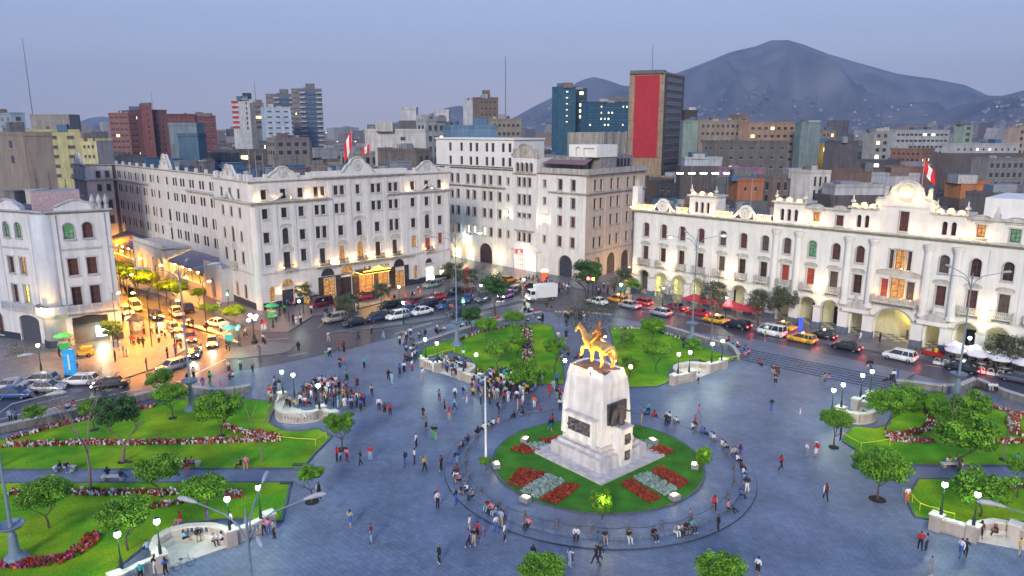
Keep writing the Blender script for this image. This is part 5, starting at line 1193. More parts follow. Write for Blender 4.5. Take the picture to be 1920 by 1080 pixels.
TL = [
(324, 784, 724, 70, 'round', 'round clipped green tree beside the tall blue street lamp on the front left lawn'),
(415, 817, 742, 98, 'round', 'widest round clipped tree near the tip of the front left lawn'),
(641, 843, 777, 66, 'small', 'small round tree on the paving beside the left balustraded seat'),
(585, 941, 876, 52, 'small', 'small tree standing alone on the paving left of the monument'),
(303, 933, 860, 90, 'round', 'round clipped tree just below the left garden path'),
(92, 990, 905, 100, 'round', 'large round tree behind the thick lamp post at the bottom left'),
(240, 1032, 942, 106, 'round', 'broad round tree left of the bottom left balustraded seat'),
(388, 970, 896, 88, 'round', 'round tree directly behind the bottom left balustraded seat'),
(177, 806, 748, 52, 'airy', 'thin pale green tree behind the forked trunk tree on the left lawn'),
(70, 810, 760, 46, 'airy', 'sparse little tree beside the left retaining wall'),
(300, 742, 692, 58, 'airy', 'sparse green tree by the road corner behind the left lawn'),
(913, 642, 598, 48, 'round', 'round tree on the central back lawn beside the tall lamp'),
(963, 630, 585, 44, 'round', 'round tree near the road at the top of the central back lawn'),
(970, 668, 629, 38, 'small', 'smallest tree beside the flower strip of the central back lawn'),
(933, 696, 640, 60, 'round', 'dark round tree behind the crowded balustraded seat'),
(987, 735, 676, 84, 'airy', 'spreading bright tree over the large crowd'),
(1040, 698, 634, 50, 'airy', 'loose tree beside the path left of the bronze horse'),
(928, 588, 512, 64, 'dark', 'tall dark green tree between the parked cars and the lit entrance'),
(884, 622, 574, 42, 'dark', 'slim dark tree beside the tall lamp at the back road'),
(1224, 640, 598, 52, 'round', 'round tree on the right back lawn nearest the taxi road'),
(1173, 652, 624, 38, 'airy', 'low sparse tree on the right back lawn behind the horse'),
(1230, 697, 642, 58, 'round', 'wide low tree in the middle of the right back lawn'),
(1300, 668, 634, 38, 'airy', 'small shrubby tree left of the two lamps on the right back lawn'),
(1180, 708, 668, 40, 'airy', 'low bush glowing yellow beside the monument top'),
(1563, 838, 772, 66, 'round', 'round tree on the paving at the left tip of the right lawn'),
(1660, 806, 738, 84, 'round', 'round tree standing in front of the right balustraded seat'),
(1705, 765, 722, 86, 'airy', 'flat spreading tree beside the curved wall at the right'),
(1816, 793, 734, 78, 'airy', 'pale loose tree in the middle of the right lawn'),
(1765, 785, 752, 62, 'airy', 'low bushy tree among the right flower strips'),
(1800, 890, 778, 122, 'airy', 'tallest feathery tree above the right garden path'),
(1645, 936, 852, 112, 'round', 'wide twin crowned tree on the paving beside the right lawn'),
(1838, 968, 884, 114, 'airy', 'broad soft tree behind the two lamps at the bottom right'),
(1908, 932, 864, 56, 'round', 'round tree cut by the right edge below the path'),
(1015, 1125, 1050, 100, 'round', 'round treetop cut by the bottom edge below the round walk'),
(1347, 1130, 1048, 102, 'round', 'round treetop cut by the bottom edge right of the round walk'),
(1421, 612, 540, 52, 'olive', 'weeping dark tree in front of the red cafe canopy'),
(1465, 612, 534, 62, 'olive', 'larger weeping tree beside the tall columns of the arcade'),
(1335, 598, 524, 56, 'olive', 'grey green street tree behind the red canopy left end'),
(1250, 585, 530, 48, 'wispy', 'thin leafless looking tree before the left arcade arches'),
(1880, 694, 622, 84, 'olive', 'spreading grey green tree over the white parasols'),
(1100, 562, 487, 64, 'dark', 'tall green tree with red and yellow lights at the far corner'),
(1168, 566, 500, 52, 'olive', 'grey tree at the corner of the arcade building'),
(1187, 568, 522, 34, 'airy', 'slim bright green tree at the corner of the arcade building'),
(1085, 645, 545, 108, 'wispy', 'wide bare grey tree behind the bronze horse'),
(1120, 625, 552, 90, 'wispy', 'bare tree with sparse grey leaves right of the bronze horse head'),
(570, 588, 530, 36, 'olive', 'small street tree by the hotel side door'),
(650, 580, 545, 56, 'olive', 'low weeping tree beside the red van at the hotel'),
(715, 578, 528, 40, 'olive', 'thin dark tree in front of the golden hotel entrance'),
(848, 525, 488, 50, 'olive', 'dark tree at the right end of the hotel front'),
(878, 545, 500, 44, 'olive', 'dark tree left of the lit shops at the far corner'),
(899, 520, 495, 34, 'wispy', 'bare tree in front of the lit shops at the far corner'),
(198, 522, 478, 40, 'small', 'farthest tree of the yellow lit street row'),
(213, 530, 486, 46, 'small', 'second farthest tree of the yellow lit street row'),
(232, 538, 494, 48, 'small', 'third tree from the far end of the yellow lit street row'),
(256, 548, 502, 50, 'small', 'middle tree of the yellow lit street row'),
(277, 560, 510, 54, 'round', 'large tree of the yellow lit street row above the parked taxi'),
(312, 567, 525, 44, 'small', 'second nearest tree of the yellow lit street row'),
(333, 572, 526, 50, 'small', 'nearest large tree of the yellow lit street row'),
(374, 574, 540, 32, 'small', 'small palm like tree at the end of the yellow street row'),
(440, 610, 574, 46, 'round', 'dark round tree on the hotel corner pavement'),
(384, 585, 570, 22, 'small', 'little clipped bush on the hotel corner pavement'),
(402, 592, 572, 26, 'small', 'clipped bush beside the traffic light on the hotel corner'),
(213, 650, 600, 46, 'dark', 'dark orange lit tree beside the corner shop'),
(900, 640, 600, 30, 'wispy', 'thin bare tree behind the central back lawn wall'),
(910, 888, 858, 27, 'small', 'round clipped bush at the foot of the white flagpole'),
(148, 655, 620, 40, 'wispy', 'sparse tree in front of the floodlit corner column'),
(30, 668, 640, 56, 'wispy', 'faint sparse tree on the pavement at the left edge'),
]
for a in TL: tree(*a)
tree(230, 866, 738, 84, 'dark', 'forked tree with dark crown and leaning pale trunk on the left lawn', dark=True)
for a in [(170, 917, 640, 90, 'bare', 'tall leafless tree with pale trunk on the front left lawn'), (492, 866, 690, 70, 'bare', 'leafless tree at the right end of the left flower strip'),
  (1030, 612, 548, 44, 'bare', 'leafless tree at the top of the middle path'), (1048, 612, 560, 40, 'bare', 'thin leafless tree beside the middle path'), (1265, 622, 500, 60, 'bare', 'tall leafless tree behind the right back lawn'),
  (1330, 650, 470, 56, 'bare', 'very tall leafless tree before the red canopy'), (1785, 800, 690, 80, 'bare', 'leafless tree among the right lawn flowers'), (1882, 862, 720, 60, 'bare', 'leaning leafless tree at the right edge of the right lawn'),
  (977, 590, 538, 30, 'bare', 'leafless tree left of the white truck'), (830, 640, 560, 40, 'bare', 'pale trunked leafless tree beside the back lawn tall lamp'), (872, 545, 505, 30, 'bare', 'small leafless tree near the red advertising pillar'), (1165, 660, 610, 44, 'bare', 'leafless tree just right of the bronze horse')]: tree(*a)
def inside(pt, poly):
 x, y = pt[0], pt[1]; c = False; n = len(poly)
 for i in range(n):
  x1, y1 = poly[i][:2]; x2, y2 = poly[(i + 1) % n][:2]
  if (y1 > y) != (y2 > y) and x < (x2 - x1) * (y - y1) / (y2 - y1) + x1: c = not c
 return c
FM = {'white': M('white_petals', (.75, .72, .72), var=.1), 'red': M('red_petals', (.42, .04, .025), var=.3), 'pink': M('pink_petals', (.60, .10, .25), var=.2), 'orange': M('orange_petals', (.50, .12, .03), var=.2), 'mag': M('magenta_petals', (.35, .03, .15), var=.2),
 'leaf': leafmat('flower_leaf', (.05, .10, .02)), 'rust': M('rust_leaf', (.33, .06, .03), var=.4, rough=.8), 'rustd': M('dark_rust_leaf', (.20, .035, .02), var=.3), 'silver': M('silver_leaf', (.31, .42, .42), var=.25, rough=.9), 'silverd': M('silver_leaf_dark', (.20, .29, .27), var=.25)}
def tufts(mb, p, s, h, r, mi):
 mb.cur = mi
 for k in range(2):
  a = r.uniform(0, 3.14); tx, ty = math.cos(a) * s, math.sin(a) * s; tl = r.uniform(-.5, .5) * s
  mb.poly([(p.x - tx, p.y - ty, p.z + h * .2), (p.x + tx, p.y + ty, p.z + h * .2), (p.x + tx * .8 - ty * .6, p.y + ty * .8 + tx * .6, p.z + h + tl * .3), (p.x - tx * .8 - ty * .6, p.y - ty * .8 + tx * .6, p.z + h - tl * .3)])
BEDS = []
def strip(px, w, cols, label, seed=1, z=.2, dens=34):
 pts = [P(u, v, z) for u, v in px]; r = random.Random(seed); mb = MB()
 for i in range(len(pts) - 1):
  a, b = pts[i], pts[i + 1]; L = (b - a).length; d = (b - a).normalized(); nn = Vector((-d.y, d.x, 0))
  for k in range(int(L * w * dens)):
   p = a + d * r.uniform(0, L) + nn * r.uniform(-w / 2, w / 2)
   q = noise.noise(Vector((p.x * .7, p.y * .7, seed))); c = int((q + .5) * 2.2 * len(cols) + r.uniform(0, 1.4)) % len(cols)
   mi = c + 1 if r.random() < .72 else 0
   tufts(mb, p, r.uniform(.07, .13), r.uniform(.2, .42) if mi else .25, r, mi)
 o = link('flower_bed', mb.mesh('flower_bed', [FM['leaf']] + [FM[c] for c in cols]), kind='stuff'); tag(o, label, 'flower bed')
def plot(px, cols, label, seed=1, z=.62, dens=60, h=.35):
 poly = [P(u, v, z) for u, v in px]; r = random.Random(seed); mb = MB()
 x0, x1 = min(p.x for p in poly), max(p.x for p in poly); y0, y1 = min(p.y for p in poly), max(p.y for p in poly)
 for k in range(int((x1 - x0) * (y1 - y0) * dens)):
  q = (r.uniform(x0, x1), r.uniform(y0, y1))
  if inside(q, poly): tufts(mb, Vector((q[0], q[1], z)), r.uniform(.08, .15), r.uniform(h * .6, h), r, 0 if r.random() < .7 else 1)
 mb.cur = 1; mb.face([mb.pt(p.x, p.y, z + .06) for p in poly])
 o = link('flower_bed', mb.mesh('flower_bed', [FM[c] for c in cols]), kind='stuff'); tag(o, label, 'flower bed')
mix = ['white', 'red', 'white', 'orange', 'pink', 'rust']
strip([(8, 836), (85, 834), (170, 831), (250, 832), (330, 830), (420, 828), (527, 825)], 1.25, mix, 'long straight strip of red and white flowers across the front left lawn', 1)
strip([(12, 826), (60, 812), (130, 793), (200, 777), (260, 766), (292, 762)], .9, mix, 'thin curved strip of flowers behind the front left lawn', 2)
strip([(418, 798), (450, 811), (500, 822)], .9, ['white', 'rust', 'white', 'red'], 'short slanting flower strip below the widest clipped tree', 3)
strip([(18, 926), (120, 924), (230, 926), (335, 925)], 1.1, ['white', 'rust', 'white', 'mag', 'red'], 'flower strip just below the left garden path', 4)
strip([(437, 920), (438, 936)], 1.6, mix, 'small patch of flowers near the end of the bottom left lawn', 5)
strip([(272, 953), (310, 948), (345, 942)], 1.0, ['white', 'rust', 'red'], 'short flower strip between two round trees on the bottom left lawn', 6)
strip([(178, 1000), (168, 1018), (140, 1040), (122, 1050), (80, 1056), (0, 1062)], 1.3, ['mag', 'rust', 'red', 'orange', 'pink'], 'dark red flower strip curving past the foot of the thick lamp post', 7)
strip([(1722, 758), (1744, 770), (1750, 790), (1738, 806), (1700, 815), (1662, 816)], 1.1, ['rust', 'white', 'red'], 'curving flower strip on the right lawn beside the round tree', 8)
strip([(1662, 822), (1700, 827), (1750, 828)], 1.2, mix, 'straight flower strip left of the tallest feathery tree', 9)
strip([(1850, 829), (1925, 829)], 1.2, mix, 'straight flower strip at the right edge of the right lawn', 10)
strip([(1905, 775), (1898, 795), (1908, 818)], 1.2, ['rust', 'orange', 'white'], 'rusty flower clump at the right edge of the right lawn', 11)
strip([(1850, 762), (1920, 778)], .8, ['rust', 'white', 'orange'], 'thin flower strip along the right retaining wall', 12)
strip([(1890, 915), (1925, 916)], .9, ['mag', 'white', 'rust'], 'little flower strip at the right edge below the path', 13)
strip([(986, 612), (989, 640), (992, 682)], 1.7, ['rust', 'white', 'leaf', 'leaf'], 'hedge like flower strip running up the central back lawn', 14)
strip([(955, 612), (905, 622), (860, 638)], .6, ['leaf', 'white', 'rust'], 'thin line of plants along the central back lawn wall', 15)
strip([(1150, 618), (1215, 616), (1280, 637)], .6, ['leaf', 'white'], 'thin line of plants along the right back lawn wall', 16)
strip([(467, 813), (500, 814), (520, 824)], 1.3, ['rust', 'white', 'red', 'orange'], 'round clump of flowers under the leafless tree', 17)
for i, (q, c, l) in enumerate([
([(975, 880), (1024, 889), (985, 917), (951, 906)], 'rust', 'red bed on the left of the front left silver bed'), ([(1030, 891), (1058, 905), (1008, 936), (973, 921)], 'silver', 'silver bed on the front left of the monument'), ([(1062, 908), (1086, 914), (1045, 946), (1014, 938)], 'rust', 'red bed on the front left nearest the monument corner'),
([(1162, 908), (1182, 901), (1238, 935), (1217, 945)], 'rust', 'red bed on the front right nearest the monument corner'), ([(1187, 897), (1214, 888), (1270, 918), (1246, 931)], 'silver', 'silver bed on the front right of the monument'), ([(1220, 884), (1240, 877), (1292, 905), (1272, 917)], 'rust', 'red bed on the right of the front right silver bed'),
([(985, 834), (1020, 832), (1030, 838), (1000, 848)], 'silver', 'silver bed behind the monument on the left'), ([(958, 844), (978, 835), (1018, 848), (985, 852)], 'rust', 'red bed at the left corner of the monument'), ([(1012, 826), (1048, 820), (1054, 830), (1030, 834)], 'rust', 'red bed behind the monument on the left'),
([(1188, 830), (1215, 828), (1236, 838), (1215, 846)], 'silver', 'silver bed behind the monument on the right'), ([(1212, 846), (1238, 838), (1264, 848), (1240, 858)], 'rust', 'red bed at the right corner of the monument')]):
 plot(q, [c, c + 'd'], l, i + 20)
for ub, vb, vt, w, l in ((1128, 974, 922, 50, 'bright yellow green bush lit from below in front of the monument'), (1318, 884, 840, 34, 'bright lit bush at the right of the round lawn')):
 t = tree(ub, vb, vt, w, 'small', l, z=.6, frac=.95)
 lamp('light', 'POINT', P(ub, vb, .6) + Vector((0, -.6, 2.2)), 90, (1, .95, .25), t, .2)
M_FBOX = M('floodlight_concrete', (.25, .25, .27), var=.15)
for i, (u, v, tx, l) in enumerate(((930, 876, 0, 'by the flagpole'), (985, 940, 1, 'on the front left of the round lawn'), (1265, 936, 2, 'on the front right of the round lawn'), (1303, 877, 3, 'beside the lit bush on the right'), (984, 828, 4, 'behind on the left of the round lawn'), (1225, 830, 5, 'behind on the right of the round lawn'))):
 p = P(u, v, .62); t = thing('floodlight', 'squat concrete floodlight box ' + l, 'floodlight', p)
 d = (CEN - p); d.z = 0; a = math.atan2(d.y, d.x); d.normalize()
 mb = MB(); mb.cbox(p.x, p.y, p.z + .22, .7, .9, .44, a); part('housing', mb, M_FBOX, t)
 mb = MB(); mb.cbox(p.x + d.x * .1, p.y + d.y * .1, p.z + .46, .35, .6, .04, a); part('lens', mb, M('flood_lens_%d' % i, (1, .9, .5), var=0, emit=6, ecol=(1, .80, .42)), t)
 lamp('light', 'SPOT', p + Vector((0, 0, .85)) + d * .25 , 330 if i in (0, 1, 4) else 520, (1, .86, .66) if i in (0, 1, 4) else (1, .70, .38), t, .2, target=CEN + Vector((0, 0, 7)), spot=60)
 lamp('light', 'POINT', p + Vector((0, 0, 1.0)), 12, (1, .85, .4), t, .2)
M_EXS = M('seat_stone', (.50, .43, .38), rough=.8, var=.12, scale=1.2, streak=.2); M_EXC = M('seat_coping', (.62, .58, .50), rough=.75, var=.1)
def smooth(pts, n=3):
 out = []
 for i in range(len(pts) - 1):
  p0, p1, p2, p3 = pts[max(i - 1, 0)], pts[i], pts[i + 1], pts[min(i + 2, len(pts) - 1)]
  for k in range(n):
   t = k / n; out.append(.5 * ((2 * p1) + (-p0 + p2) * t + (2 * p0 - 5 * p1 + 4 * p2 - p3) * t * t + (-p0 + 3 * p1 - 3 * p2 + p3) * t ** 3))
 return out + [pts[-1]]
def quadprism(mb, a, b, w, z0, z1):
 d = (b - a).normalized(); nn = Vector((-d.y, d.x, 0)) * w / 2
 mb.prism([((a + nn).x, (a + nn).y), ((a - nn).x, (a - nn).y), ((b - nn).x, (b - nn).y), ((b + nn).x, (b + nn).y)], z0, z1)
def exedra(px, piers, arc, label, inner, H=1.35):
 raw = [P(u, v, H) for u, v in px]; base = Vector((raw[0].x, raw[0].y, .12))
 t = thing('balustraded_seat', label, 'balustrade', base)
 for i in range(len(raw) - 1):
  a, b = raw[i], raw[i + 1]
  a = Vector((a.x, a.y, 0)); b = Vector((b.x, b.y, 0)); L = (b - a).length; d = (b - a).normalized()
  solid = L < 1.6 or i % 3 == 2
  mb = MB(); quadprism(mb, a, b, .42, .12, H - .16 if solid else .5); part('wall_block', mb, M_EXS, t)
  mb = MB(); quadprism(mb, a - d * .02, b + d * .02, .55, H - .158 + .002 * (i % 3), H + .002 * (i % 3)); part('coping', mb, M_EXC, t)
  if not solid:
   bb = MB(); n = max(2, int(L / .34))
   for k in range(n):
    q = a + d * (L * (k + .5) / n); bb.lathe([(.09, .5), (.1, .62), (.06, .7), (.11, .92), (.06, 1.08), (.09, H - .16)], q.x, q.y, 6, cap=False)
   part('balusters', bb, M_EXC, t, kind='stuff')
 for k in piers:
  mb = MB(); q = raw[k]; mb.cbox(q.x, q.y, (H + .2) / 2 + .06, .85, .85, H + .1, .7); part('pier', mb, M_EXS, t)
  mb = MB(); mb.cbox(q.x, q.y, H + .17, 1.0, 1.0, .12, .7); part('pier_cap', mb, M_EXC, t)
 arcp = [Vector((raw[k].x, raw[k].y, 0)) for k in arc]; c = sum(arcp, Vector()) / len(arcp)
 ip = P(*inner, .12); ip.z = 0; c = c.lerp(ip, .6)
 sp = smooth(arcp, 3)
 for i in range(len(sp) - 1):      # bench inside the curve
  a, b = sp[i].lerp(c, .14), sp[i + 1].lerp(c, .14)
  mb = MB(); quadprism(mb, a, b, .55, .12, .58 + .001 * (i % 2)); part('bench', mb, M_EXC, t)
 mb = MB(); mb.prism([(p.x, p.y) for p in [q.lerp(c, -.08) for q in sp]], .1, .2); part('floor', mb, M_EXC, t)
 return t
EX = [
([(216, 1080), (262, 1056), (300, 1041), (286, 1024), (293, 1006), (318, 991), (350, 984), (395, 982), (418, 988), (431, 996), (462, 984), (504, 965)], (0, 2, 9, 11), range(2, 10), 'pale stone balustraded seat with four lamps in the bottom left corner', (370, 1020)),
([(528, 738), (521, 750), (518, 763), (528, 771), (558, 773), (588, 770), (602, 764), (625, 774)], (0, 6, 7), range(0, 7), 'pale stone balustraded seat among the crowd on the left of the square', (560, 752)),
([(794, 674), (820, 681), (830, 677), (846, 676), (868, 678), (884, 682), (889, 687), (880, 693), (865, 695), (880, 701), (897, 704)], (0, 1, 8, 10), range(1, 9), 'pink stone balustraded seat packed with people before the central back lawn', (850, 692)),
([(1264, 705), (1297, 697), (1280, 695), (1268, 691), (1266, 685), (1275, 681), (1293, 678), (1312, 679), (1331, 683), (1357, 675)], (0, 1, 8, 9), range(1, 9), 'pink stone balustraded seat before the right back lawn', (1305, 692)),
([(1557, 777), (1577, 765), (1588, 771), (1612, 775), (1632, 773), (1641, 768), (1637, 759), (1622, 752), (1606, 750), (1614, 744), (1633, 737)], (1, 8, 10), range(1, 9), 'pale stone balustraded seat left of the right lawn', (1600, 762)),
([(1757, 968), (1790, 977), (1826, 987), (1838, 979), (1862, 974), (1890, 978), (1905, 985), (1940, 996), (1965, 1012), (1955, 1030)], (0, 2, 6), range(2, 9), 'pale stone balustraded seat with two lamps in the bottom right corner', (1880, 1010)),
]
for e_ in EX: exedra(*e_)
M_GREENP = M('dark_green_post', (.015, .045, .035), rough=.45, var=.1); M_BLUEP = M('blue_grey_post', (.16, .22, .28), rough=.5, var=.12); M_HEAD = M('lamp_head_grey', (.38, .4, .42), rough=.5, var=.1)
GLB = M('globe_glow', (.95, 1, .9), var=0, emit=7, ecol=(.90, 1.0, .86))
SL = []
def small_lamp(u, v, z, h, label, on=True, col=(.80, 1.0, .80), energy=130):
 p = P(u, v, z); t = thing('garden_lamp', label, 'lamp', p)
 if 'gl' not in WINC:
  a = MB(); a.lathe([(.13, 0), (.13, .25), (.07, .35), (.05, .5), (.045, 1)], n=8)
  b = MB(); b.lathe([(.10, 0), (.19, .06), (.235, .2), (.20, .36), (.10, .46)], n=10)
  c = MB(); c.lathe([(.17, .46), (.2, .48), (.08, .58), (.01, .62)], n=8)
  WINC['gl'] = (a.mesh('post', M_GREENP), b.mesh('globe', GLB), c.mesh('cap', M_GREENP))
 a, b, c = WINC['gl']
 lpart('post', a, t, Matrix.Diagonal((1, 1, h, 1))); g_ = lpart('globe', b, t, Matrix.Translation((0, 0, h))); lpart('cap', c, t, Matrix.Translation((0, 0, h)))
 if not on: setmat(g_, M_HEAD)
 if on and energy: lamp('light', 'POINT', p + Vector((0, 0, h - .15)), energy, col, t, .25)
 SL.append(t)
ex = [(228, 1066, 'at the outer left pier of the bottom left seat'), (301, 1040, 'left of the curve of the bottom left seat'), (431, 995, 'right of the curve of the bottom left seat'), (489, 972, 'at the right pier of the bottom left seat')]
for u, v, l in ex: small_lamp(u, v, 1.5, 2.55, 'lit green garden lamp ' + l)
for u, v, l in [(531, 738, 'left of the pair on the left seat'), (552, 744, 'right of the pair on the left seat'), (599, 766, 'at the crowd end of the left seat')]: small_lamp(u, v, 1.5, 2.55, 'lit green garden lamp ' + l)
for u, v, l in [(798, 672, 'at the left pier of the central back seat'), (820, 680, 'second from the left on the central back seat'), (893, 703, 'at the right pier of the central back seat')]: small_lamp(u, v, 1.5, 2.55, 'lit green garden lamp ' + l)
small_lamp(869, 696, 1.5, 2.55, 'unlit garden lamp amid the people of the central back seat', on=False)
for u, v, l in [(1271, 702, 'at the left pier of the right back seat'), (1292, 698, 'second from left on the right back seat'), (1334, 681, 'second from right on the right back seat'), (1353, 675, 'at the right pier of the right back seat')]: small_lamp(u, v, 1.5, 2.55, 'lit green garden lamp ' + l)
for u, v, l in [(1559, 775, 'leftmost of the right seat beside the steps'), (1577, 764, 'second from left of the right seat'), (1613, 745, 'third from left of the right seat'), (1631, 737, 'nearest the steps on the right seat')]: small_lamp(u, v, 1.5, 2.55, 'lit green garden lamp ' + l)
for u, v, l in [(1764, 966, 'at the left pier of the bottom right seat'), (1825, 986, 'beside the curve of the bottom right seat')]: small_lamp(u, v, 1.5, 2.55, 'lit green garden lamp ' + l)
for u, v, l in [(78, 697, 'on the pavement before the left corner house'), (563, 605, 'on the hotel corner pavement'), (757, 608, 'on the car park island'), (1242, 578, 'before the green lit arches'), (1360, 598, 'beside the red canopy'), (1812, 682, 'among the white parasols'), (813, 556, 'at the right end of the hotel front'), (902, 572, 'at the right end of the parked cars'), (982, 560, 'on the island before the far crossing'), (749, 575, 'between red car and hotel entrance'), (1163, 570, 'at the far corner by the orange taxi')]:
 small_lamp(u, v, .12, 3.6, 'lit green garden lamp ' + l)
p = P(477, 642, .12); t = thing('cluster_lamp', 'ornate iron lamp with five white globes on the traffic island', 'lamp', p)
mb = MB(); mb.lathe([(.5, 0), (.5, .3), (.3, .5), (.2, 1.2), (.12, 1.4), (.1, 3.4)], n=10); lpart('post', mb.mesh('post', M_IRON), t)
for k in range(5):
 a = 2 * PI * k / 5; r_ = .62; z_ = 3.7 if k % 2 else 4.3
 mb = MB(); mb.tube([(0, 0, 3.2), (r_ * .6 * math.cos(a), r_ * .6 * math.sin(a), 3.2), (r_ * math.cos(a), r_ * math.sin(a), z_ - .25)], .04, 5); lpart('arm', mb.mesh('arm', M_IRON), t)
 mb = MB(); mb.sphere(r_ * math.cos(a), r_ * math.sin(a), z_, .26, n=10, m=6); lpart('globe', mb.mesh('globe', GLB), t)
lamp('light', 'POINT', p + Vector((0, 0, 5)), 120, (.9, 1, .9), t, .3)
def tall_lamp(pb, H, label, arms, ring=2.6, lit=(), L=3.6, ringon=True, headscale=1.0, col=COOL):
 t = thing('street_lamp', label, 'street lamp', pb)
 mb = MB(); mb.lathe([(.95, 0), (.95, .15), (.7, .45), (.45, .6), (.36, 1.2), (.3, 2.2), (.22, 2.4), (.2, ring), (.14, ring + .3), (.10, H * .55), (.07, H)], n=12)
 lpart('post', mb.mesh('post', M_BLUEP), t)
 if ringon:
  mb = MB(); mb.lathe([(.25, ring - .35), (.8, ring - .1), (1.0, ring + .15), (.92, ring + .18), (.75, ring), (.2, ring - .05)], n=18, cap=False); lpart('planter_ring', mb.mesh('planter_ring', M_BLUEP), t)
 mb = MB(); mb.lathe([(.05, H), (.14, H + .1), (.09, H + .35), (.02, H + .9)], n=6); lpart('finial', mb.mesh('finial', M_BLUEP), t)
 for i, a in enumerate(arms):
  a = math.radians(a); c, s = math.cos(a), math.sin(a)
  mb = MB(); pts = [(0, 0, H - 1.2), (.5 * c, .5 * s, H - .2), (1.3 * c, 1.3 * s, H + .35), (L * c, L * s, H + .75)]; mb.tube(pts, [.05, .05, .045, .04], 6); m = lpart('arm', mb.mesh('arm', M_BLUEP), t)
  mb = MB(); k = headscale
  mb.tube([((L - .1) * c, (L - .1) * s, H + .75), ((L + .2) * c, (L + .2) * s, H + .8), ((L + .7 * k) * c, (L + .7 * k) * s, H + .86), ((L + 1.15 * k) * c, (L + 1.15 * k) * s, H + .86), ((L + 1.35 * k) * c, (L + 1.35 * k) * s, H + .84)], [.05, .11, .17 * k, .16 * k, .05], 8)
  lpart('head', mb.mesh('head', M_HEAD), m)
  if i in lit:
   mb = MB(); mb.sphere((L + .8 * k) * c, (L + .8 * k) * s, H + .68, .3, .3, .1, n=8, m=4); lpart('lens', mb.mesh('lens', GLB), m)
   lamp('light', 'POINT', Vector(pb) + Vector(((L + .8) * c, (L + .8) * s, H + .3)), 90, col, m, .25)
 return t
def tlamp(ub, vb, vtop, label, arms, **k):
 p = P(ub, vb, .2); H = ZAT(p, vtop) - .2; return tall_lamp(p, H, label, arms, **k)
tlamp(361, 768, 512, 'tall blue grey street lamp with planter ring beside the front left lawn', (200, 20, 100, 290), lit=(), L=3.2, ring=3.6)
tlamp(857, 647, 450, 'tall blue grey street lamp with planter ring on the central back lawn', (215, 35, 120), ring=3.6, lit=(1,))
tlamp(1297, 634, 452, 'tall street lamp with planter ring between the taxi road and right back lawn', (190, 10, 100), ring=2.4, lit=(0, 1))
tlamp(1792, 748, 524, 'tall street lamp with planter ring beside the right lawn wall', (190, 5, 95), ring=3.2)
tlamp(30, 1050, 770, 'thick blue grey street lamp with planter ring at the bottom left', (180, 100, 20), ring=2.9)
p = P(461, 965, 13.6); tall_lamp((p.x, p.y, .12), 13.0, 'tall four armed street lamp rising past the bottom edge near the left seat', (92, 22, 165, -60), L=3.0, ringon=True, headscale=.8)
p = P(-62, 690, 11); tall_lamp((p.x, p.y, .12), 10.8, 'street lamp beyond the left edge whose grey head reaches into view', (20, 160), L=4.2, ringon=False)
p = P(2010, 990, 11); tall_lamp((p.x, p.y, .12), 10.8, 'street lamp beyond the right edge whose grey head reaches into view', (160, 20), L=3.4, ringon=False)
p = P(911, 868, .5); t = thing('flagpole', 'slim white flagpole at the left of the round lawn', 'flagpole', p); mb = MB(); mb.lathe([(.12, 0), (.1, 4), (.06, ZAT(p, 706) - .5)], n=8); lpart('pole', mb.mesh('pole', M('white_pole', (.75, .75, .75), var=.05, rough=.4)), t)
mb = MB(); mb.lathe([(.35, 0), (.3, .3), (.13, .35)], n=10); lpart('foot', mb.mesh('foot', M_KERB), t)
for i, (u, v, dx) in enumerate(((212, 585, 1), (246, 606, 1), (262, 566, 1), (300, 583, 1), (205, 520, 1), (345, 612, 1), (228, 548, 1), (200, 490, 1), (285, 650, -1), (388, 622, 1), (222, 650, 1), (330, 668, 1))):
 p = P(u, v, .1); H = 8.5
 t = thing('sodium_lamp', ['slim lamp with orange light nearest the corner shop', 'slim lamp with orange light beside the kiosk', 'slim lamp with orange light before the hotel awnings', 'slim lamp with orange light by the palm like tree', 'slim lamp with orange light far up the yellow street', 'slim lamp with orange light at the zebra crossing', 'slim lamp with orange light beside the far street trees', 'farthest slim lamp with orange light in the yellow street', 'slim lamp with orange light over the standing people', 'slim lamp with orange light before the turning white sedan', 'slim lamp with orange light by the corner shop door', 'slim lamp with orange light at the near pavement curve'][i], 'street lamp', p)
 mb = MB(); mb.lathe([(.1, 0), (.07, H)], n=6); mb.tube([(0, 0, H - .1), (dx * .8, -.5, H + .2), (dx * 1.4, -.9, H + .25)], .04, 5); lpart('post', mb.mesh('post', M_IRON), t)
 mb = MB(); mb.sphere(dx * 1.5, -.95, H + .2, .28, .28, .1, n=8, m=4); lpart('lens', mb.mesh('lens', mt('sodium_glow', (1, .6, .1), var=0, emit=40, ecol=(1, .62, .12))), t)
 q_ = p + Vector((dx * 1.5, -.95, H)); lamp('light', 'SPOT', q_, 9500 if i < 8 else 7000, SOD, t, .3, target=q_ - Vector((0, 0, 5)), spot=148, blend=.7)
def clockwise(o, i, word, items):
 u, v = PX(*o.matrix_basis.translation)
M_WD = [M('far_window_dark', (.035, .04, .05), rough=.15, var=.2, spec=.7), M('far_window_lit', (.9, .9, .4), var=.2, emit=1.6, ecol=(.95, .9, .35)), M('far_window_warm', (.9, .6, .3), var=.2, emit=1.2, ecol=(1, .6, .25)), M('far_window_white', (.9, .95, 1), var=.1, emit=2.0, ecol=(.9, 1, 1))]
WC = {}
def cm(col, rough=.85, streak=.25):
 key = tuple(round(c, 3) for c in col)
 if key not in WC: WC[key] = M('render_%d' % len(WC), tuple(x * .84 for x in col), rough=rough, var=.12, scale=.4, streak=streak)
 return WC[key]
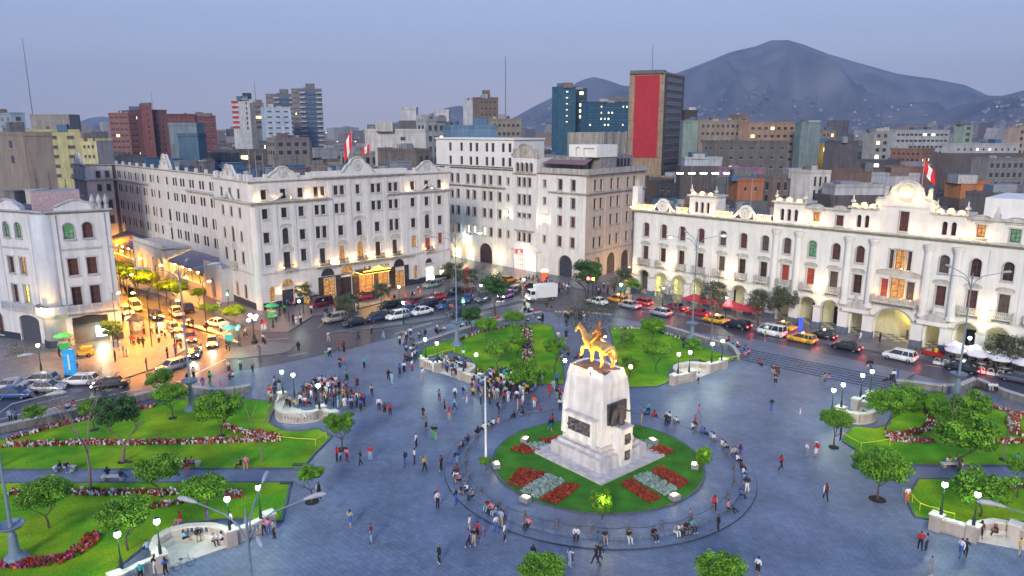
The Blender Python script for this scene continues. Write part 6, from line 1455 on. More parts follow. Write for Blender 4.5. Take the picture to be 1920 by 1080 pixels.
def solve_len(c, d, z, u):
 k = (u - 960) / FPX
 den = d.x - k * CP * d.y
 return (k * ((c.y) * CP + (CH - z) * SP) - c.x) / den
def cell_windows(F, root, s0, s1, z0, z1, cols, rows, w=.5, h=.5, lit=.06, rnd=random, style='win', zoff=0, joined=True, ribbon=False):
 """rows and columns of framed windows, geometry standing in their wall"""
 mbs = {k: MB(F) for k in range(4)}
 fr = MB(F)
 for r in range(rows):
  za = z0 + (z1 - z0) * (r + .5 - h / 2) / rows; zb = z0 + (z1 - z0) * (r + .5 + h / 2) / rows
  if ribbon:
   mbs[0].box(s0 + .3, s1 - .3, -.02, .05, za, zb); fr.box(s0 + .1, s1 - .1, 0, .22, za - .25, za - .02)
  for c in range(cols):
   a = s0 + (s1 - s0) * (c + .5 - w / 2) / cols; b = s0 + (s1 - s0) * (c + .5 + w / 2) / cols
   k = 0 if rnd.random() > lit else rnd.choice((1, 1, 2, 3))
   if ribbon and k == 0:
    fr.box(b, b + .12, 0, .12, za, zb); continue
   mbs[k].box(a, b, -.02, .06 if not ribbon else .08, za, zb)
   if not ribbon: fr.box(a - .1, b + .1, 0, .16, za - .14, za - .01)
 for k in range(4):
  if mbs[k].f: part('windows', mbs[k], M_WD[k], root, kind='stuff')
 if fr.f: part('sills', fr, CLM[3], root, kind='stuff')
def block(u0, uc, u1, vtop, dist, col, label, dl=132.5, dr=42.5, cols=(3, 3), rows=5, w=.5, h=.5, lit=.06, depth=None, col2=None, zb=0.0, ribbon=False, sides='lr', extras=3, seed=None, zwin=None, cat='building', maxlen=60, roofcol=None, vmid=None):
 """a far block whose near corner stands at picture column uc and distance dist"""
 rnd = random.Random(seed if seed is not None else int(u0 * 7 + vtop))
 y = dist; z = ZAT((0, y, 0), vtop)
 zc = y * CP + (CH - z) * SP; x = (uc - 960) / FPX * zc
 c = Vector((x, y, 0))
 L = abs(solve_len(c, Vector((math.cos(math.radians(dl)), math.sin(math.radians(dl)), 0)), z, u0)) if u0 < uc else 14
 R = abs(solve_len(c, Vector((math.cos(math.radians(dr)), math.sin(math.radians(dr)), 0)), z, u1)) if u1 > uc else 14
 L = min(max(L, 5), maxlen); R = min(max(R, 5), maxlen)
 t = thing('city_building', label, cat, (c.x, c.y, zb))
 FR = Frame((c.x, c.y), dr); FL = Frame((c.x, c.y), dl, side=-1)
 dL = Vector((math.cos(math.radians(dl)), math.sin(math.radians(dl)), 0)) * L; dR = FR.u * R
 q = [c, c + dR, c + dR + dL, c + dL]
 mb = MB(); mb.prism([(p.x, p.y) for p in q], zb, z); part('wall', mb, cm(col), t)
 cen = c + (dR + dL) / 2
 mb = MB(); qi = [cen + (p - cen) * .985 for p in q]; qo = [cen + (p - cen) * 1.004 for p in q]
 mb.prism([(p.x, p.y) for p in qi], z + .002, z + .08); part('roof', mb, cm(roofcol or (.10, .10, .11)), t)
 if vmid:
  zm = ZAT((0, y, 0), vmid); mb = MB(); ql = [cen + (p - cen) * 1.25 + Vector((0, -.5, 0)) for p in q]; mb.prism([(p.x, p.y) for p in ql], 0, zm); part('lower_storeys', mb, cm(rnd.choice(((.13, .11, .11), (.17, .13, .11), (.15, .15, .16)))), t)
 mp = MB()
 for i in range(4):
  a, b = q[i], q[(i + 1) % 4]; quadprism(mp, a, b, .3, z + .003 + .002 * i, z + .8 + .003 * i)
 part('parapet', mp, cm(tuple(x_ * .9 for x_ in (col2 or col))), t, kind='stuff')
 z0, z1 = (zwin or (max(zb, z - rows * 3.4), z - .3))
 if col2:
  if 'l' in sides: mb = MB(FL); mb.box(-.05, L, 0, .06, zb, z - .01); part('side_face', mb, cm(col2), t)
 if 'r' in sides and cols[1]: cell_windows(FR, t, .6, R - .6, z0, z1, cols[1], rows, w, h, lit, rnd, ribbon=ribbon)
 FL2 = Frame((c + FL.n * (.062 if col2 else 0)).to_tuple()[:2], dl, side=-1)
 if 'l' in sides and cols[0]: cell_windows(FL2, t, .6, L - .6, z0, z1, cols[0], rows, w, h, lit, rnd, ribbon=ribbon)
 for k in range(extras):
  mb = MB(); p = c + dR * rnd.uniform(.2, .8) + dL * rnd.uniform(.2, .8); hh = rnd.uniform(1, 3)
  if rnd.random() < .4: mb.cyl(p.x, p.y, z + .08, z + .08 + hh * .6, rnd.uniform(.6, 1.1), n=8); part('water_tank', mb, rnd.choice(CLM), t)
  else: mb.cbox(p.x, p.y, z + .08 + hh / 2, rnd.uniform(2, min(6, R)), rnd.uniform(2, min(5, L)), hh, math.radians(dr)); part('roof_shed', mb, rnd.choice(CLM), t)
 return t, c, z, FR, FL, R, L
B = block
B(-60, 44, 84, 255, 152, (.30, .27, .24), 'tall blank brown tower rising behind the corner house', cols=(2, 0), rows=2, w=.12, h=.5, zwin=None, col2=(.33, .28, .235), extras=2, lit=0)
B(-30, 20, 28, 214, 320, (.38, .46, .55), 'small pale blue block at the left edge of the skyline', rows=3, cols=(4, 1))
t, c, z, FR, FL, R, L = B(40, 46, 150, 247, 262, (.52, .50, .27), 'yellow green apartment block with fifteen dark windows', cols=(0, 3), rows=5, w=.42, h=.36, lit=0, dr=5)
mb = MB(FR); mb.box(2, 15, -9, -1, z + .1, z + 6.0); part('penthouse', mb, cm((.30, .29, .27)), t)
B(150, 180, 208, 264, 250, (.25, .25, .27), 'low building with yellow front and grey side beside the yellow green block', cols=(3, 0), rows=2, w=.5, h=.3, col2=(.62, .58, .32), dl=175, lit=0)
RB = (.15, .06, .06)
B(203, 240, 262, 214, 430, (.22, .08, .07), 'left wing of the big red brick block with orange lit side', cols=(4, 3), rows=7, w=.7, h=.4, col2=(.30, .13, .10), dl=170, lit=.08)  # warm sunset light on the left side put into its lighter colour
B(222, 262, 312, 208, 428, RB, 'main tower of the big red brick block', cols=(2, 4), rows=7, w=.3, h=.7, lit=.02, dr=20)
B(262, 266, 284, 197, 426, (.24, .085, .08), 'red brick stair tower topping the big red block', cols=(0, 1), rows=6, w=.2, h=.6, lit=0, dr=10)
B(308, 312, 366, 216, 424, (.19, .07, .07), 'right middle wing of the big red brick block', cols=(0, 6), rows=6, w=.4, h=.3, lit=0, dr=12)
B(366, 368, 404, 219, 428, (.20, .075, .075), 'right end wing of the big red brick block with two lit windows', cols=(0, 3), rows=6, w=.4, h=.3, lit=.15, dr=12)
for u0, u1, vt, d, c_, l in ((313, 368, 236, 190, (.20, .27, .33), 'weathered blue grey hoarding above the hotel roof'), (330, 350, 256, 186, (.09, .17, .26), 'dark blue water tower box above the hotel roof')):
 B(u0, u0 + 3, u1, vt, d, c_, l, cols=(0, 0), rows=1, dr=0, dl=90, maxlen=16, extras=0)
t, c, z, FR, FL, R, L = B(437, 446, 476, 188, 520, (.60, .62, .66), 'white block with red striped edge and dark roof box', cols=(0, 1), rows=6, w=.1, h=.6, lit=0, dr=8, dl=168)
for k in range(6): mb = MB(FL); mb.box(.1, L - .1, .01, .3, z - 2 - k * 3.4, z - .4 - k * 3.4); part('red_stripe', mb, cm((.5, .04, .05)), t)
mb = MB(FR); mb.box(3, 8, -6, -1, z + .1, z + 5); part('roof_box', mb, cm((.05, .07, .08)), t)
B(471, 474, 494, 195, 505, (.20, .22, .24), 'narrow grey block with yellow lit balconies', cols=(0, 1), rows=5, w=.7, h=.5, lit=.4, dr=8)
B(490, 495, 545, 203, 470, (.45, .55, .70), 'pale blue office block before the twin dark towers', cols=(0, 3), rows=6, w=.5, h=.28, lit=0, dr=5)
def slab_tower(u0, u1, vt, d, lab, seed):
 t, c, z, FR, FL, R, L = B(u0, u0 + 14, u1, vt, d, (.17, .19, .24), lab, cols=(3, 0), rows=14, w=.5, h=.35, lit=.05, dr=14, dl=160, col2=(.24, .22, .22))
 for k in range(15):
  zz = z - 1.5 - k * 3.1
  for a, b in ((R * .0, R * .28), (R * .72, R)):
   mb = MB(FR); mb.box(a + .2, b - .2, .01, 1.6, zz - .9, zz); part('balcony', mb, cm((.50, .55, .62)), t)
  mb = MB(FR); mb.box(R * .3, R * .7, .01, .4, zz - 2.2, zz - .5); part('glazed_bay', mb, M('tower_glass_%d_%d' % (seed, k), (.04, .10, .20), rough=.15, var=.2) if k == 0 and seed == 1 else [m for m in bpy.data.materials if m.name.startswith('tower_glass')][0], t)
 mb = MB(FR); mb.box(R * .3, R * .7, -8, -1, z + .1, z + 4); part('lift_house', mb, cm((.2, .2, .22)), t)
slab_tower(498, 552, 178, 520, 'left one of the twin dark balconied towers', 1)
slab_tower(546, 603, 168, 500, 'right taller one of the twin dark balconied towers', 2)
B(640, 655, 735, 290, 210, (.42, .40, .36), 'low white building with dark loggia behind the hotel flag', cols=(2, 6), rows=1, w=.6, h=.6, lit=0)
B(700, 712, 798, 247, 215, (.62, .62, .62), 'white flat roofed block with grey upper side behind the hotel', cols=(0, 1), rows=2, w=.12, h=.3, lit=0, dr=6, dl=160, zb=0)
B(708, 780, 800, 285, 196, (.22, .19, .18), 'dark pitched roof shed on the block behind the hotel', cols=(0, 2), rows=1, lit=0)
B(785, 798, 835, 228, 235, (.42, .44, .46), 'pale grey house with stacked terraces and a chimney', cols=(2, 3), rows=4, w=.5, h=.5)
B(750, 752, 766, 205, 250, (.55, .58, .62), 'slim white lift tower standing on a roof', vmid=226, cols=(0, 0), rows=1, dr=0, dl=90, maxlen=6, extras=0)
B(812, 814, 826, 210, 255, (.55, .57, .6), 'second slim white lift tower with a small window', vmid=228, cols=(0, 1), rows=1, dr=0, dl=90, maxlen=6, extras=0)
B(835, 846, 932, 240, 205, (.14, .25, .38), 'blue rooftop storey behind the white attic', vmid=258, cols=(0, 0), rows=1, dr=0, dl=120, extras=2)
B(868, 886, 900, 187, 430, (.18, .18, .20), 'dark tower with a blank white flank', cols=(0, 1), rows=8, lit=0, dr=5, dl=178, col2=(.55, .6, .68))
t, c, z, FR, FL, R, L = B(893, 897, 934, 185, 415, (.20, .15, .13), 'stained brown tower with stepped top', cols=(0, 4), rows=10, w=.5, h=.4, lit=0, dr=8)
mb = MB(FR); mb.box(R * .25, R * .6, -6, -1, z, z + 4.6); part('stepped_top', mb, cm((.2, .15, .13)), t)
B(918, 921, 978, 226, 300, (.30, .27, .22), 'tan terrace block left of the blue office', cols=(0, 6), rows=3, w=.6, h=.4, lit=.05, dr=5)
t, c, z, FR, FL, R, L = B(1043, 1047, 1080, 165, 430, (.04, .13, .21), 'tall narrow blue office tower with a column of small lights', cols=(0, 1), rows=6, w=.12, h=.12, lit=1.0, dr=3)
B(1079, 1080, 1101, 168, 440, (.045, .09, .13), 'dark glass stair slot beside the blue office tower', cols=(0, 1), rows=6, w=.4, h=.5, lit=.4, dr=3)
B(1100, 1102, 1181, 193, 420, (.03, .11, .19), 'wide blue office wing with lit windows', cols=(0, 11), rows=4, w=.3, h=.25, lit=.2, dr=8)
B(1140, 1143, 1180, 186, 470, (.24, .22, .20), 'brown rooftop storey behind the blue office wing', cols=(0, 3), rows=1, lit=0, dr=8)
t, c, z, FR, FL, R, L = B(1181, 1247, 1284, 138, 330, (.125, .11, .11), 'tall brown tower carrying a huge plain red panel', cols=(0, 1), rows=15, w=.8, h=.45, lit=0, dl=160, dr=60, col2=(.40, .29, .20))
mb = MB(FL); mb.box(L * .14, L * .84, .07, .35, z - 36, z - .6); part('red_panel', mb, cm((.46, .03, .04), streak=.05), t)
mb = MB(FL); mb.box(0.3, L - .3, -7, 1.0, z + .1, z + 1.6); part('roof_crown', mb, cm((.16, .16, .17)), t)
for k in range(12):
 mb = MB(FL); mb.box(.1, L * .13, .07, .14, z - 4 - k * 4, z - 3.8 - k * 4); mb.box(L * .85, L - .1, .07, .14, z - 4 - k * 4, z - 3.8 - k * 4); part('facade_band', mb, cm((.2, .15, .11)), t)
B(1282, 1284, 1307, 210, 300, (.07, .06, .06), 'dark brown box behind the red panel tower', cols=(0, 0), rows=1, dr=0, dl=90)
B(1279, 1281, 1309, 230, 290, (.26, .34, .31), 'blank sage green wall beside the red panel tower', cols=(0, 0), rows=1, dr=0, dl=90)
B(1308, 1312, 1400, 228, 330, (.34, .28, .23), 'long tan office block with ribbon windows', cols=(0, 9), rows=3, w=.5, h=.4, lit=0, dr=6)
B(1384, 1386, 1406, 218, 340, (.22, .18, .16), 'brown stair tower on the long tan office block', cols=(0, 1), rows=2, dr=6)
B(1400, 1404, 1506, 232, 325, (.40, .27, .19), 'orange brown office block with a blue strip', cols=(0, 8), rows=5, w=.5, h=.35, lit=.05, dr=6)
B(1500, 1503, 1540, 232, 312, (.22, .30, .31), 'blank grey green flank of the orange brown office block', cols=(0, 0), rows=1, dr=10, dl=100)
B(1536, 1540, 1567, 247, 420, (.30, .22, .18), 'brown block below two white roof tanks', cols=(0, 3), rows=2, dr=6, lit=.2)
B(1538, 1541, 1566, 272, 330, (.50, .33, .05), 'bright yellow block with three storeys of windows', cols=(0, 3), rows=4, w=.5, h=.5, lit=.25, dr=6)
B(1567, 1569, 1610, 268, 300, (.12, .11, .12), 'dark grey blank block right of the yellow block', cols=(0, 0), rows=1, dr=6)
B(1555, 1560, 1650, 322, 215, (.20, .13, .11), 'long brown brick wall behind the arcade palace', cols=(0, 0), rows=1, dr=-6, dl=100, extras=2)
B(1320, 1340, 1480, 268, 265, (.16, .15, .15), 'wide dark grey block with sparse windows behind the purple roof', cols=(2, 7), rows=4, w=.3, h=.3, lit=.05, dr=5)
B(1282, 1284, 1354, 299, 245, (.50, .55, .62), 'long white rooftop cabin above the green lit sheds', vmid=311, cols=(0, 0), rows=1, dr=0, dl=90)
B(1365, 1372, 1435, 318, 222, (.30, .16, .25), 'purple roofed shed behind the arcade palace', vmid=333, cols=(0, 0), rows=1, dr=-8, extras=1, roofcol=(.25, .12, .22))
B(1380, 1384, 1432, 340, 178, (.42, .17, .09), 'orange brick rooftop block nearest behind the arcade palace', vmid=376, cols=(0, 2), rows=1, w=.2, h=.3, lit=0, dr=0, dl=100)
B(1800, 1803, 1855, 345, 170, (.50, .20, .09), 'bright orange brick block behind the great gable', vmid=372, cols=(0, 1), rows=1, w=.2, h=.3, lit=0, dr=0, dl=100)
B(1635, 1640, 1670, 247, 360, (.33, .33, .33), 'grey block with a pale vertical slab on the right', cols=(0, 2), rows=4, dr=5)
B(1672, 1680, 1781, 246, 420, (.42, .44, .45), 'long white terrace block with green lower storeys', cols=(0, 12), rows=4, w=.7, h=.35, lit=.1, dr=5)
B(1805, 1808, 1826, 234, 430, (.28, .36, .30), 'slim sage green tower on the right', cols=(0, 1), rows=4, dr=5)
B(1780, 1790, 1912, 272, 330, (.45, .46, .48), 'long pale flat roofed shed at the right skyline', vmid=287, cols=(0, 10), rows=2, w=.3, h=.3, lit=.05, dr=3)
B(1850, 1853, 1925, 300, 260, (.22, .22, .23), 'grey cluttered house below the long pale shed', cols=(0, 6), rows=3, lit=.1, dr=3)
B(1908, 1911, 1935, 240, 380, (.42, .33, .28), 'pinkish tower touching the right edge', cols=(0, 2), rows=6, dr=3)
B(1560, 1566, 1662, 352, 172, (.55, .57, .6), 'low white building with a red stripe behind the arcade palace', vmid=366, cols=(0, 0), rows=1, dr=4, dl=100, col2=(.5, .5, .5), extras=1)
B(1440, 1450, 1535, 335, 185, (.20, .16, .15), 'brown old house with white window surrounds behind a turret', cols=(2, 6), rows=2, w=.4, h=.6, lit=0, dr=-3)
B(1515, 1520, 1536, 325, 180, (.62, .6, .58), 'narrow white old house with red columns', cols=(0, 3), rows=2, w=.4, h=.7, lit=0, dr=0)
B(1855, 1862, 1990, 368, 150, (.14, .13, .14), 'low dark roof behind the right end of the arcade palace', cols=(0, 5), rows=1, dr=-5, lit=0)
B(1665, 1672, 1725, 330, 190, (.48, .50, .55), 'pale blue white wall behind the flag on the great gable', vmid=350, cols=(0, 0), rows=1, dr=-8)
B(480, 500, 640, 345, 190, (.20, .18, .17), 'dark roofed hall behind the hotel with green lit windows', cols=(2, 12), rows=1, w=.7, h=.5, lit=.25, dr=6)
B(560, 575, 700, 315, 200, (.25, .21, .20), 'long brown low block behind the hotel centre', cols=(2, 8), rows=1, lit=.1, dr=4)
B(500, 515, 580, 262, 300, (.30, .27, .25), 'brown roof block below the pale blue office', cols=(3, 4), rows=2, lit=.1)
B(400, 415, 500, 285, 225, (.13, .12, .13), 'wide dark roof left of the twin towers', cols=(0, 3), rows=1, dr=0, lit=.1)
B(330, 345, 470, 305, 205, (.16, .14, .14), 'dark slate shed roof behind the long hotel wing', cols=(0, 0), rows=1, dr=2)
for k in range(6):
 p = P(1275 + k * 22, 326, 20.0); t = thing('roof_lamp', 'small green white roof lamp number %s from the left behind the arcade palace' % ('one two three four five six'.split()[k]), 'lamp', p)
 mb = MB(); mb.box(p.x - .9, p.x + .9, p.y - .3, p.y + .3, p.z, p.z + .35); part('lens', mb, mt('roof_lamp_glow', (.7, 1, .9), var=0, emit=10, ecol=(.6, 1, .8)), t)
 mb = MB(); mb.cyl(p.x, p.y, 0, p.z, .1, n=5); part('post', mb, M_IRON, t)
rc = random.Random(11)
cols_ = {'brown brick': (.14, .10, .085), 'grey': (.14, .14, .15), 'dark grey': (.075, .075, .085), 'white': (.42, .42, .42), 'beige': (.26, .22, .18), 'tan': (.20, .15, .12), 'pale blue': (.28, .34, .40), 'cream': (.44, .40, .33), 'orange brick': (.33, .17, .11), 'greenish': (.22, .27, .24)}
ROOFC = [(.11, .10, .11), (.15, .13, .12), (.09, .09, .10), (.17, .17, .19)]
used = set(); cnt = 0
def zone(u): return 'behind the corner house' if u < 200 else 'behind the hotel wing' if u < 480 else 'behind the hotel front' if u < 840 else 'behind the tower house' if u < 1180 else 'behind the arcade left half' if u < 1550 else 'behind the arcade right half'
grid = []
e1_, e2_ = Vector((math.cos(math.radians(42.5)), math.sin(math.radians(42.5)), 0)), Vector((math.cos(math.radians(132.5)), math.sin(math.radians(132.5)), 0))
for i in range(-2, 26):
 for j in range(-14, 26):
  st = 24
  c = Vector((-10, 215, 0)) + e1_ * (i * st + rc.uniform(-2, 2)) + e2_ * (j * st + rc.uniform(-2, 2)) if True else None
  c = Vector((0, 190, 0)) + e1_ * (i * st) + e2_ * ((j - 6) * st)
  if c.y < 188 or c.y > 640 or abs(c.x) > c.y * .78 + 25: continue
  hl = frame_ok = True
  d_ = c - Vector((24.9, 146.6, 0)); uD, nD = d_.dot(DF.u), d_.dot(DF.n)
  if nD > -24 and -12 < uD < 90: continue
  d_ = c - Vector((-46.6, 130.5, 0)); uH, nH = d_.dot(HF.u), d_.dot(HF.n)
  if -12 < uH < 60 and nH > -60: continue
  if uH < 40 and nH > -112 and uH > -40: continue
  d_ = c - Vector((16, 158.4, 0)); uC, nC = d_.dot(CF.u), d_.dot(CF.n)
  if -62 < uC < 10 and nC > -42: continue
  uu, vv = PX(c.x, c.y, 12)
  grid.append((c.y, c, uu))
grid.sort(key=lambda a: a[0])
heights = []
for y, c, uu in grid:
 if cnt >= 235: break
 if rc.random() < .12: continue
 cn = rc.choice(list(cols_)); col = cols_[cn]
 h = rc.choice((7, 9, 10, 12, 12, 14, 16, 17)) + rc.uniform(-1, 1)
 if y > 330 and rc.random() < .15: h += rc.uniform(5, 12)
 if y < 310: h = min(h, rc.uniform(7, 11.5)); col = cols_[(cn := rc.choice(('brown brick', 'dark grey', 'tan', 'grey', 'brown brick', 'orange brick', 'dark grey', 'beige')))]
 w1, w2 = rc.uniform(14, 21), rc.uniform(13, 20)
 feat = rc.choice(('with roof sheds', 'with a water tank', 'with bare parapets', 'with cluttered roof', 'with a roof cabin', 'with tin roof patches'))
 dist_ = 'near' if y < 270 else 'middle distance' if y < 420 else 'far'
 wn_ = 'few windows' if rc.random() < .4 else 'rows of windows'
 lab = '%s %s block %s, %s, %s' % (dist_ if dist_ != 'middle distance' else 'mid distance', cn, feat, wn_, zone(uu))
 t = thing('city_building', lab, 'building', c, group='low blocks of the city behind');
 FR = Frame((c.x, c.y), 42.5); FL = Frame((c.x, c.y), 132.5, side=-1)
 a, b = FR.u * w1, FL.u * w2
 mb = MB(); mb.prism([(p.x, p.y) for p in (c, c + a, c + a + b, c + b)], 0, h); part('wall', mb, cm(col), t)
 mb = MB(); ci = c + (a + b) * .02; mb.prism([(p.x, p.y) for p in (ci, ci + a * .96, ci + a * .96 + b * .96, ci + b * .96)], h + .002, h + .1); part('roof', mb, cm(rc.choice(ROOFC)), t)
 mp = MB()
 qq = (c, c + a, c + a + b, c + b)
 for i in range(4): quadprism(mp, qq[i], qq[(i + 1) % 4], .3, h + .003 + .002 * i, h + .9 + .003 * i)
 part('parapet', mp, cm(tuple(x * rc.uniform(.8, 1.1) for x in col)), t, kind='stuff')
 if y < 460:
  nr = max(1, int(h / 3.3)); nc = rc.randint(3, 6)
  for F_, w_ in ((FR, w1), (FL, w2)):
   if rc.random() < (.35 if wn_ == 'few windows' else .95): cell_windows(F_, t, .8, w_ - .8, h - nr * 3.2, h - .4, nc, nr, rc.uniform(.25, .55), rc.uniform(.35, .5), .09, rc)
 for k in range(rc.randint(3, 7) if y < 330 else rc.randint(1, 4) if y < 420 else 1):
  mb = MB(); p = c + a * rc.uniform(.2, .8) + b * rc.uniform(.2, .8); hh = rc.uniform(1, 3.2)
  if rc.random() < .3: mb.cyl(p.x, p.y, h + .1, h + .1 + hh * .5, rc.uniform(.5, 1.0), n=8); part('water_tank', mb, rc.choice(CLM), t)
  else: mb.cbox(p.x, p.y, h + .1 + hh / 2, rc.uniform(2, 8), rc.uniform(2, 7), hh, math.radians(42.5)); part('roof_shed', mb, rc.choice(CLM), t)
 if y < 420:
  for k in range(2): p = c + a * rc.uniform(.1, .9) + b * rc.uniform(.1, .9); mb = MB(); mb.tube([(p.x, p.y, h), (p.x, p.y, h + rc.uniform(3, 6))], .07, 4); mb.box(p.x - .6, p.x + .6, p.y - .04, p.y + .04, h + 2.5, h + 2.58); part('aerial', mb, M_IRON, t)
 cnt += 1
CITY_N = cnt
for u, v0, v1, d, l in ((66, 250, 70, 300, 'tall thin radio mast rising above the left edge of the skyline'), (948, 250, 105, 320, 'tall thin radio mast in the middle of the skyline'), (1222, 150, 85, 335, 'short thin mast on top of the red panel tower'), (481, 210, 152, 480, 'thin mast on the pale blue office'), (1648, 260, 165, 400, 'pale lattice mast on the right skyline'), (1584, 262, 190, 420, 'dark lattice mast right of the yellow block'), (290, 240, 170, 600, 'faint thin mast near the left hills')):
 zb_, zt_ = ZAT((0, d, 0), v0), ZAT((0, d, 0), v1); x = (u - 960) / FPX * (d * CP + (CH - zb_) * SP)
 t = thing('radio_mast', l, 'mast', (x, d, 0)); mb = MB(); mb.tube([(0, 0, 0), (0, 0, zt_)], [.28, .1], 4)
 for k in range(10): z_ = zb_ + (zt_ - zb_) * k / 10; mb.box(-.35, .35, -.04, .04, z_, z_ + .08)
 lpart('lattice', mb.mesh('lattice', CLM[0]), t)
rt = random.Random(5); mb = MB()
def townbox(x, y, z, w, h, r):
 mb.cur = rt.choice((0, 0, 1, 1, 2, 3, 4)); mb.cbox(x, y, z + h / 2, w, w * rt.uniform(.6, 1.3), h, r)
for k in range(7000):
 y = 600 + 2100 * rt.random() ** 1.15; x = rt.uniform(-.78, .78) * (y + 40)
 townbox(x, y, 0, rt.uniform(12, 26), rt.choice((6, 8, 10, 12, 14, 16)) + (rt.uniform(8, 26) if rt.random() < .05 else 0), math.radians(42.5))
def pimg(u, vt, d):    # point at distance d seen at (u,vt)
 z = ZAT((0, d, 0), vt); return Vector(((u - 960) / FPX * (d * CP + (CH - z) * SP), d, z))
RID = [
('mountain', 4200, [(880, 262), (930, 236), (960, 222), (1000, 200), (1050, 175), (1085, 152), (1112, 144), (1135, 150), (1170, 162), (1215, 158), (1250, 143), (1275, 135), (1320, 118), (1370, 97), (1420, 86), (1445, 75), (1478, 75), (1510, 84), (1550, 100), (1610, 118), (1680, 138), (1750, 148), (1810, 160), (1850, 178), (1900, 195), (2000, 214), (2200, 228), (2400, 240)], 1500),
('mountain', 2900, [(1560, 262), (1620, 240), (1700, 226), (1760, 210), (1810, 194), (1850, 178), (1880, 178), (1920, 168), (2000, 160), (2100, 175), (2300, 200)], 900),
('hill', 4400, [(620, 268), (680, 243), (740, 230), (800, 216), (840, 202), (862, 198), (880, 202), (930, 216), (980, 238), (1040, 262)], 900),
('hill', 5200, [(90, 262), (130, 236), (165, 222), (190, 218), (215, 222), (260, 240), (330, 258), (420, 266)], 900),
('hill', 6000, [(-300, 240), (-150, 230), (-40, 238), (60, 250), (110, 262)], 900)]
M_MT = [M('mountain_earth', (.11, .105, .10), rough=.95, var=.5, scale=.006, detail=12), M('hill_earth', (.16, .13, .11), rough=.95, var=.25, scale=.004, detail=8)]
mlab = ['', '', '', '', '']
def prof(pts, u):
 for i in range(len(pts) - 1):
  if pts[i][0] <= u <= pts[i + 1][0]:
   t = (u - pts[i][0]) / (pts[i + 1][0] - pts[i][0]); return pts[i][1] + (pts[i + 1][1] - pts[i][1]) * t
 return pts[0][1] if u < pts[0][0] else pts[-1][1]
MZ = []
for k, (nm, D, pts, dep) in enumerate(RID):
 m2 = MB(); nu, nv = 150, 26; rows = []
 u0, u1 = pts[0][0], pts[-1][0]
 for i in range(nu + 1):
  u = u0 + (u1 - u0) * i / nu; crest = pimg(u, prof(pts, u), D); col_ = []
  for j in range(-8, nv + 1):
   t = j / nv   # 0 crest .. 1 foot towards viewer; negative behind
   y = D - dep * t; x = crest.x * y / D
   q = Vector((x, y, 0)); n1 = noise.fractal(Vector((q.x * .0022 + k, q.y * .0022, 3)), .9, 2.1, 6); rid = 1 - abs(noise.noise(Vector((q.x * .0036 + 9 * k, q.y * .0007, 1)))) * 2.6 - abs(noise.noise(Vector((q.x * .009, q.y * .002, k)))) * .8
   s = (1 - abs(t)) ** 1.25
   z = crest.z * s + (crest.z * .42 * (n1 + rid * .9 - .45)) * (abs(t) * (1 - abs(t)) * 3.2)
   z = crest.z + 4 * n1 if j == 0 else min(z, CH + (crest.z - CH) * y / D * (1 - .02 * abs(j) ** .5) if j > 0 else crest.z - 8)
   col_.append(m2.pt(q.x, q.y, max(z, -1.5) if abs(t) < .98 else -1.5))
  rows.append(col_)
 for i in range(nu):
  for j in range(len(rows[0]) - 1): m2.face((rows[i][j], rows[i + 1][j], rows[i + 1][j + 1], rows[i][j + 1]))
 o = link(nm, m2.mesh(nm, M_MT[0 if nm == 'mountain' else 1], smooth=True), kind='structure'); MZ.append((m2, rows, nu))
lights = MB()
for m2, rows, nu in MZ[:3]:
 for k in range(1300):
  i = rt.randrange(nu); j = int(8 + 26 * (1 - rt.random() ** 1.3 * .62)); j = min(j, len(rows[0]) - 2)
  p = m2.v[rows[i][j]]; q = m2.v[rows[i][j + 1]]; r2 = m2.v[rows[i + 1][j]]; w_ = p + (q - p) * rt.random() + (r2 - p) * rt.random()
  if 0 < w_.z < 190: townbox(w_.x, w_.y, w_.z - 3, rt.uniform(9, 17), 9, rt.uniform(0, 1.5))
  if rt.random() < (.10 if w_.x > 700 else .03) and 2 < w_.z < 170:
   s = rt.uniform(.6, 1.6); lights.cur = rt.choice((0, 0, 1)); lights.cbox(w_.x, w_.y - 12, w_.z + 7, s, s, s)
for k in range(420):
 y = 500 + 2000 * rt.random(); x = rt.uniform(-.75, .75) * y; s = rt.uniform(.4, 1.0) * (y / 1500 + .3); lights.cur = rt.choice((0, 0, 1)); lights.cbox(x, y, rt.uniform(14, 22), s, s, s)
link('distant_town', mb.mesh('distant_town', [cm((.34, .32, .31)), cm((.22, .20, .20)), cm((.30, .22, .18)), cm((.42, .42, .44)), cm((.14, .13, .14))]), kind='stuff')
tag(bpy.data.objects['distant_town'], 'mass of tiny houses spreading to the foot of the blue mountain', 'town')
o = link('town_lights', lights.mesh('town_lights', [M('town_light_warm', (1, .8, .5), var=0, emit=4, ecol=(1, .55, .22)), M('town_light_cool', (1, 1, 1), var=0, emit=2, ecol=(.9, .95, 1))]), kind='stuff'); tag(o, 'scattered street lights twinkling across the distant town', 'lights')
mb = MB(); mb.box(-5500, 5500, -60, 6450, -1.2, 545)
hz = link('haze', mb.mesh('haze', M_IRON), kind='stuff'); hm = bpy.data.materials.new('haze_air'); hm.use_nodes = True
hn = hm.node_tree.nodes; hn.clear(); ho = hn.new('ShaderNodeOutputMaterial'); hv = hn.new('ShaderNodeVolumePrincipled'); hv.inputs['Density'].default_value = HAZE; hv.inputs['Color'].default_value = (.48, .67, 1.0, 1); hv.inputs['Anisotropy'].default_value = 0.1
hm.node_tree.links.new(hv.outputs[0], ho.inputs['Volume']); hz.data.materials.clear(); hz.data.materials.append(hm)
tag(hz, 'pale blue evening haze over the city', 'haze')
M_SKIN = [M('skin_%d' % i, c, rough=.6, var=.05) for i, c in enumerate(((.38, .21, .14), (.30, .16, .10), (.46, .28, .2)))]
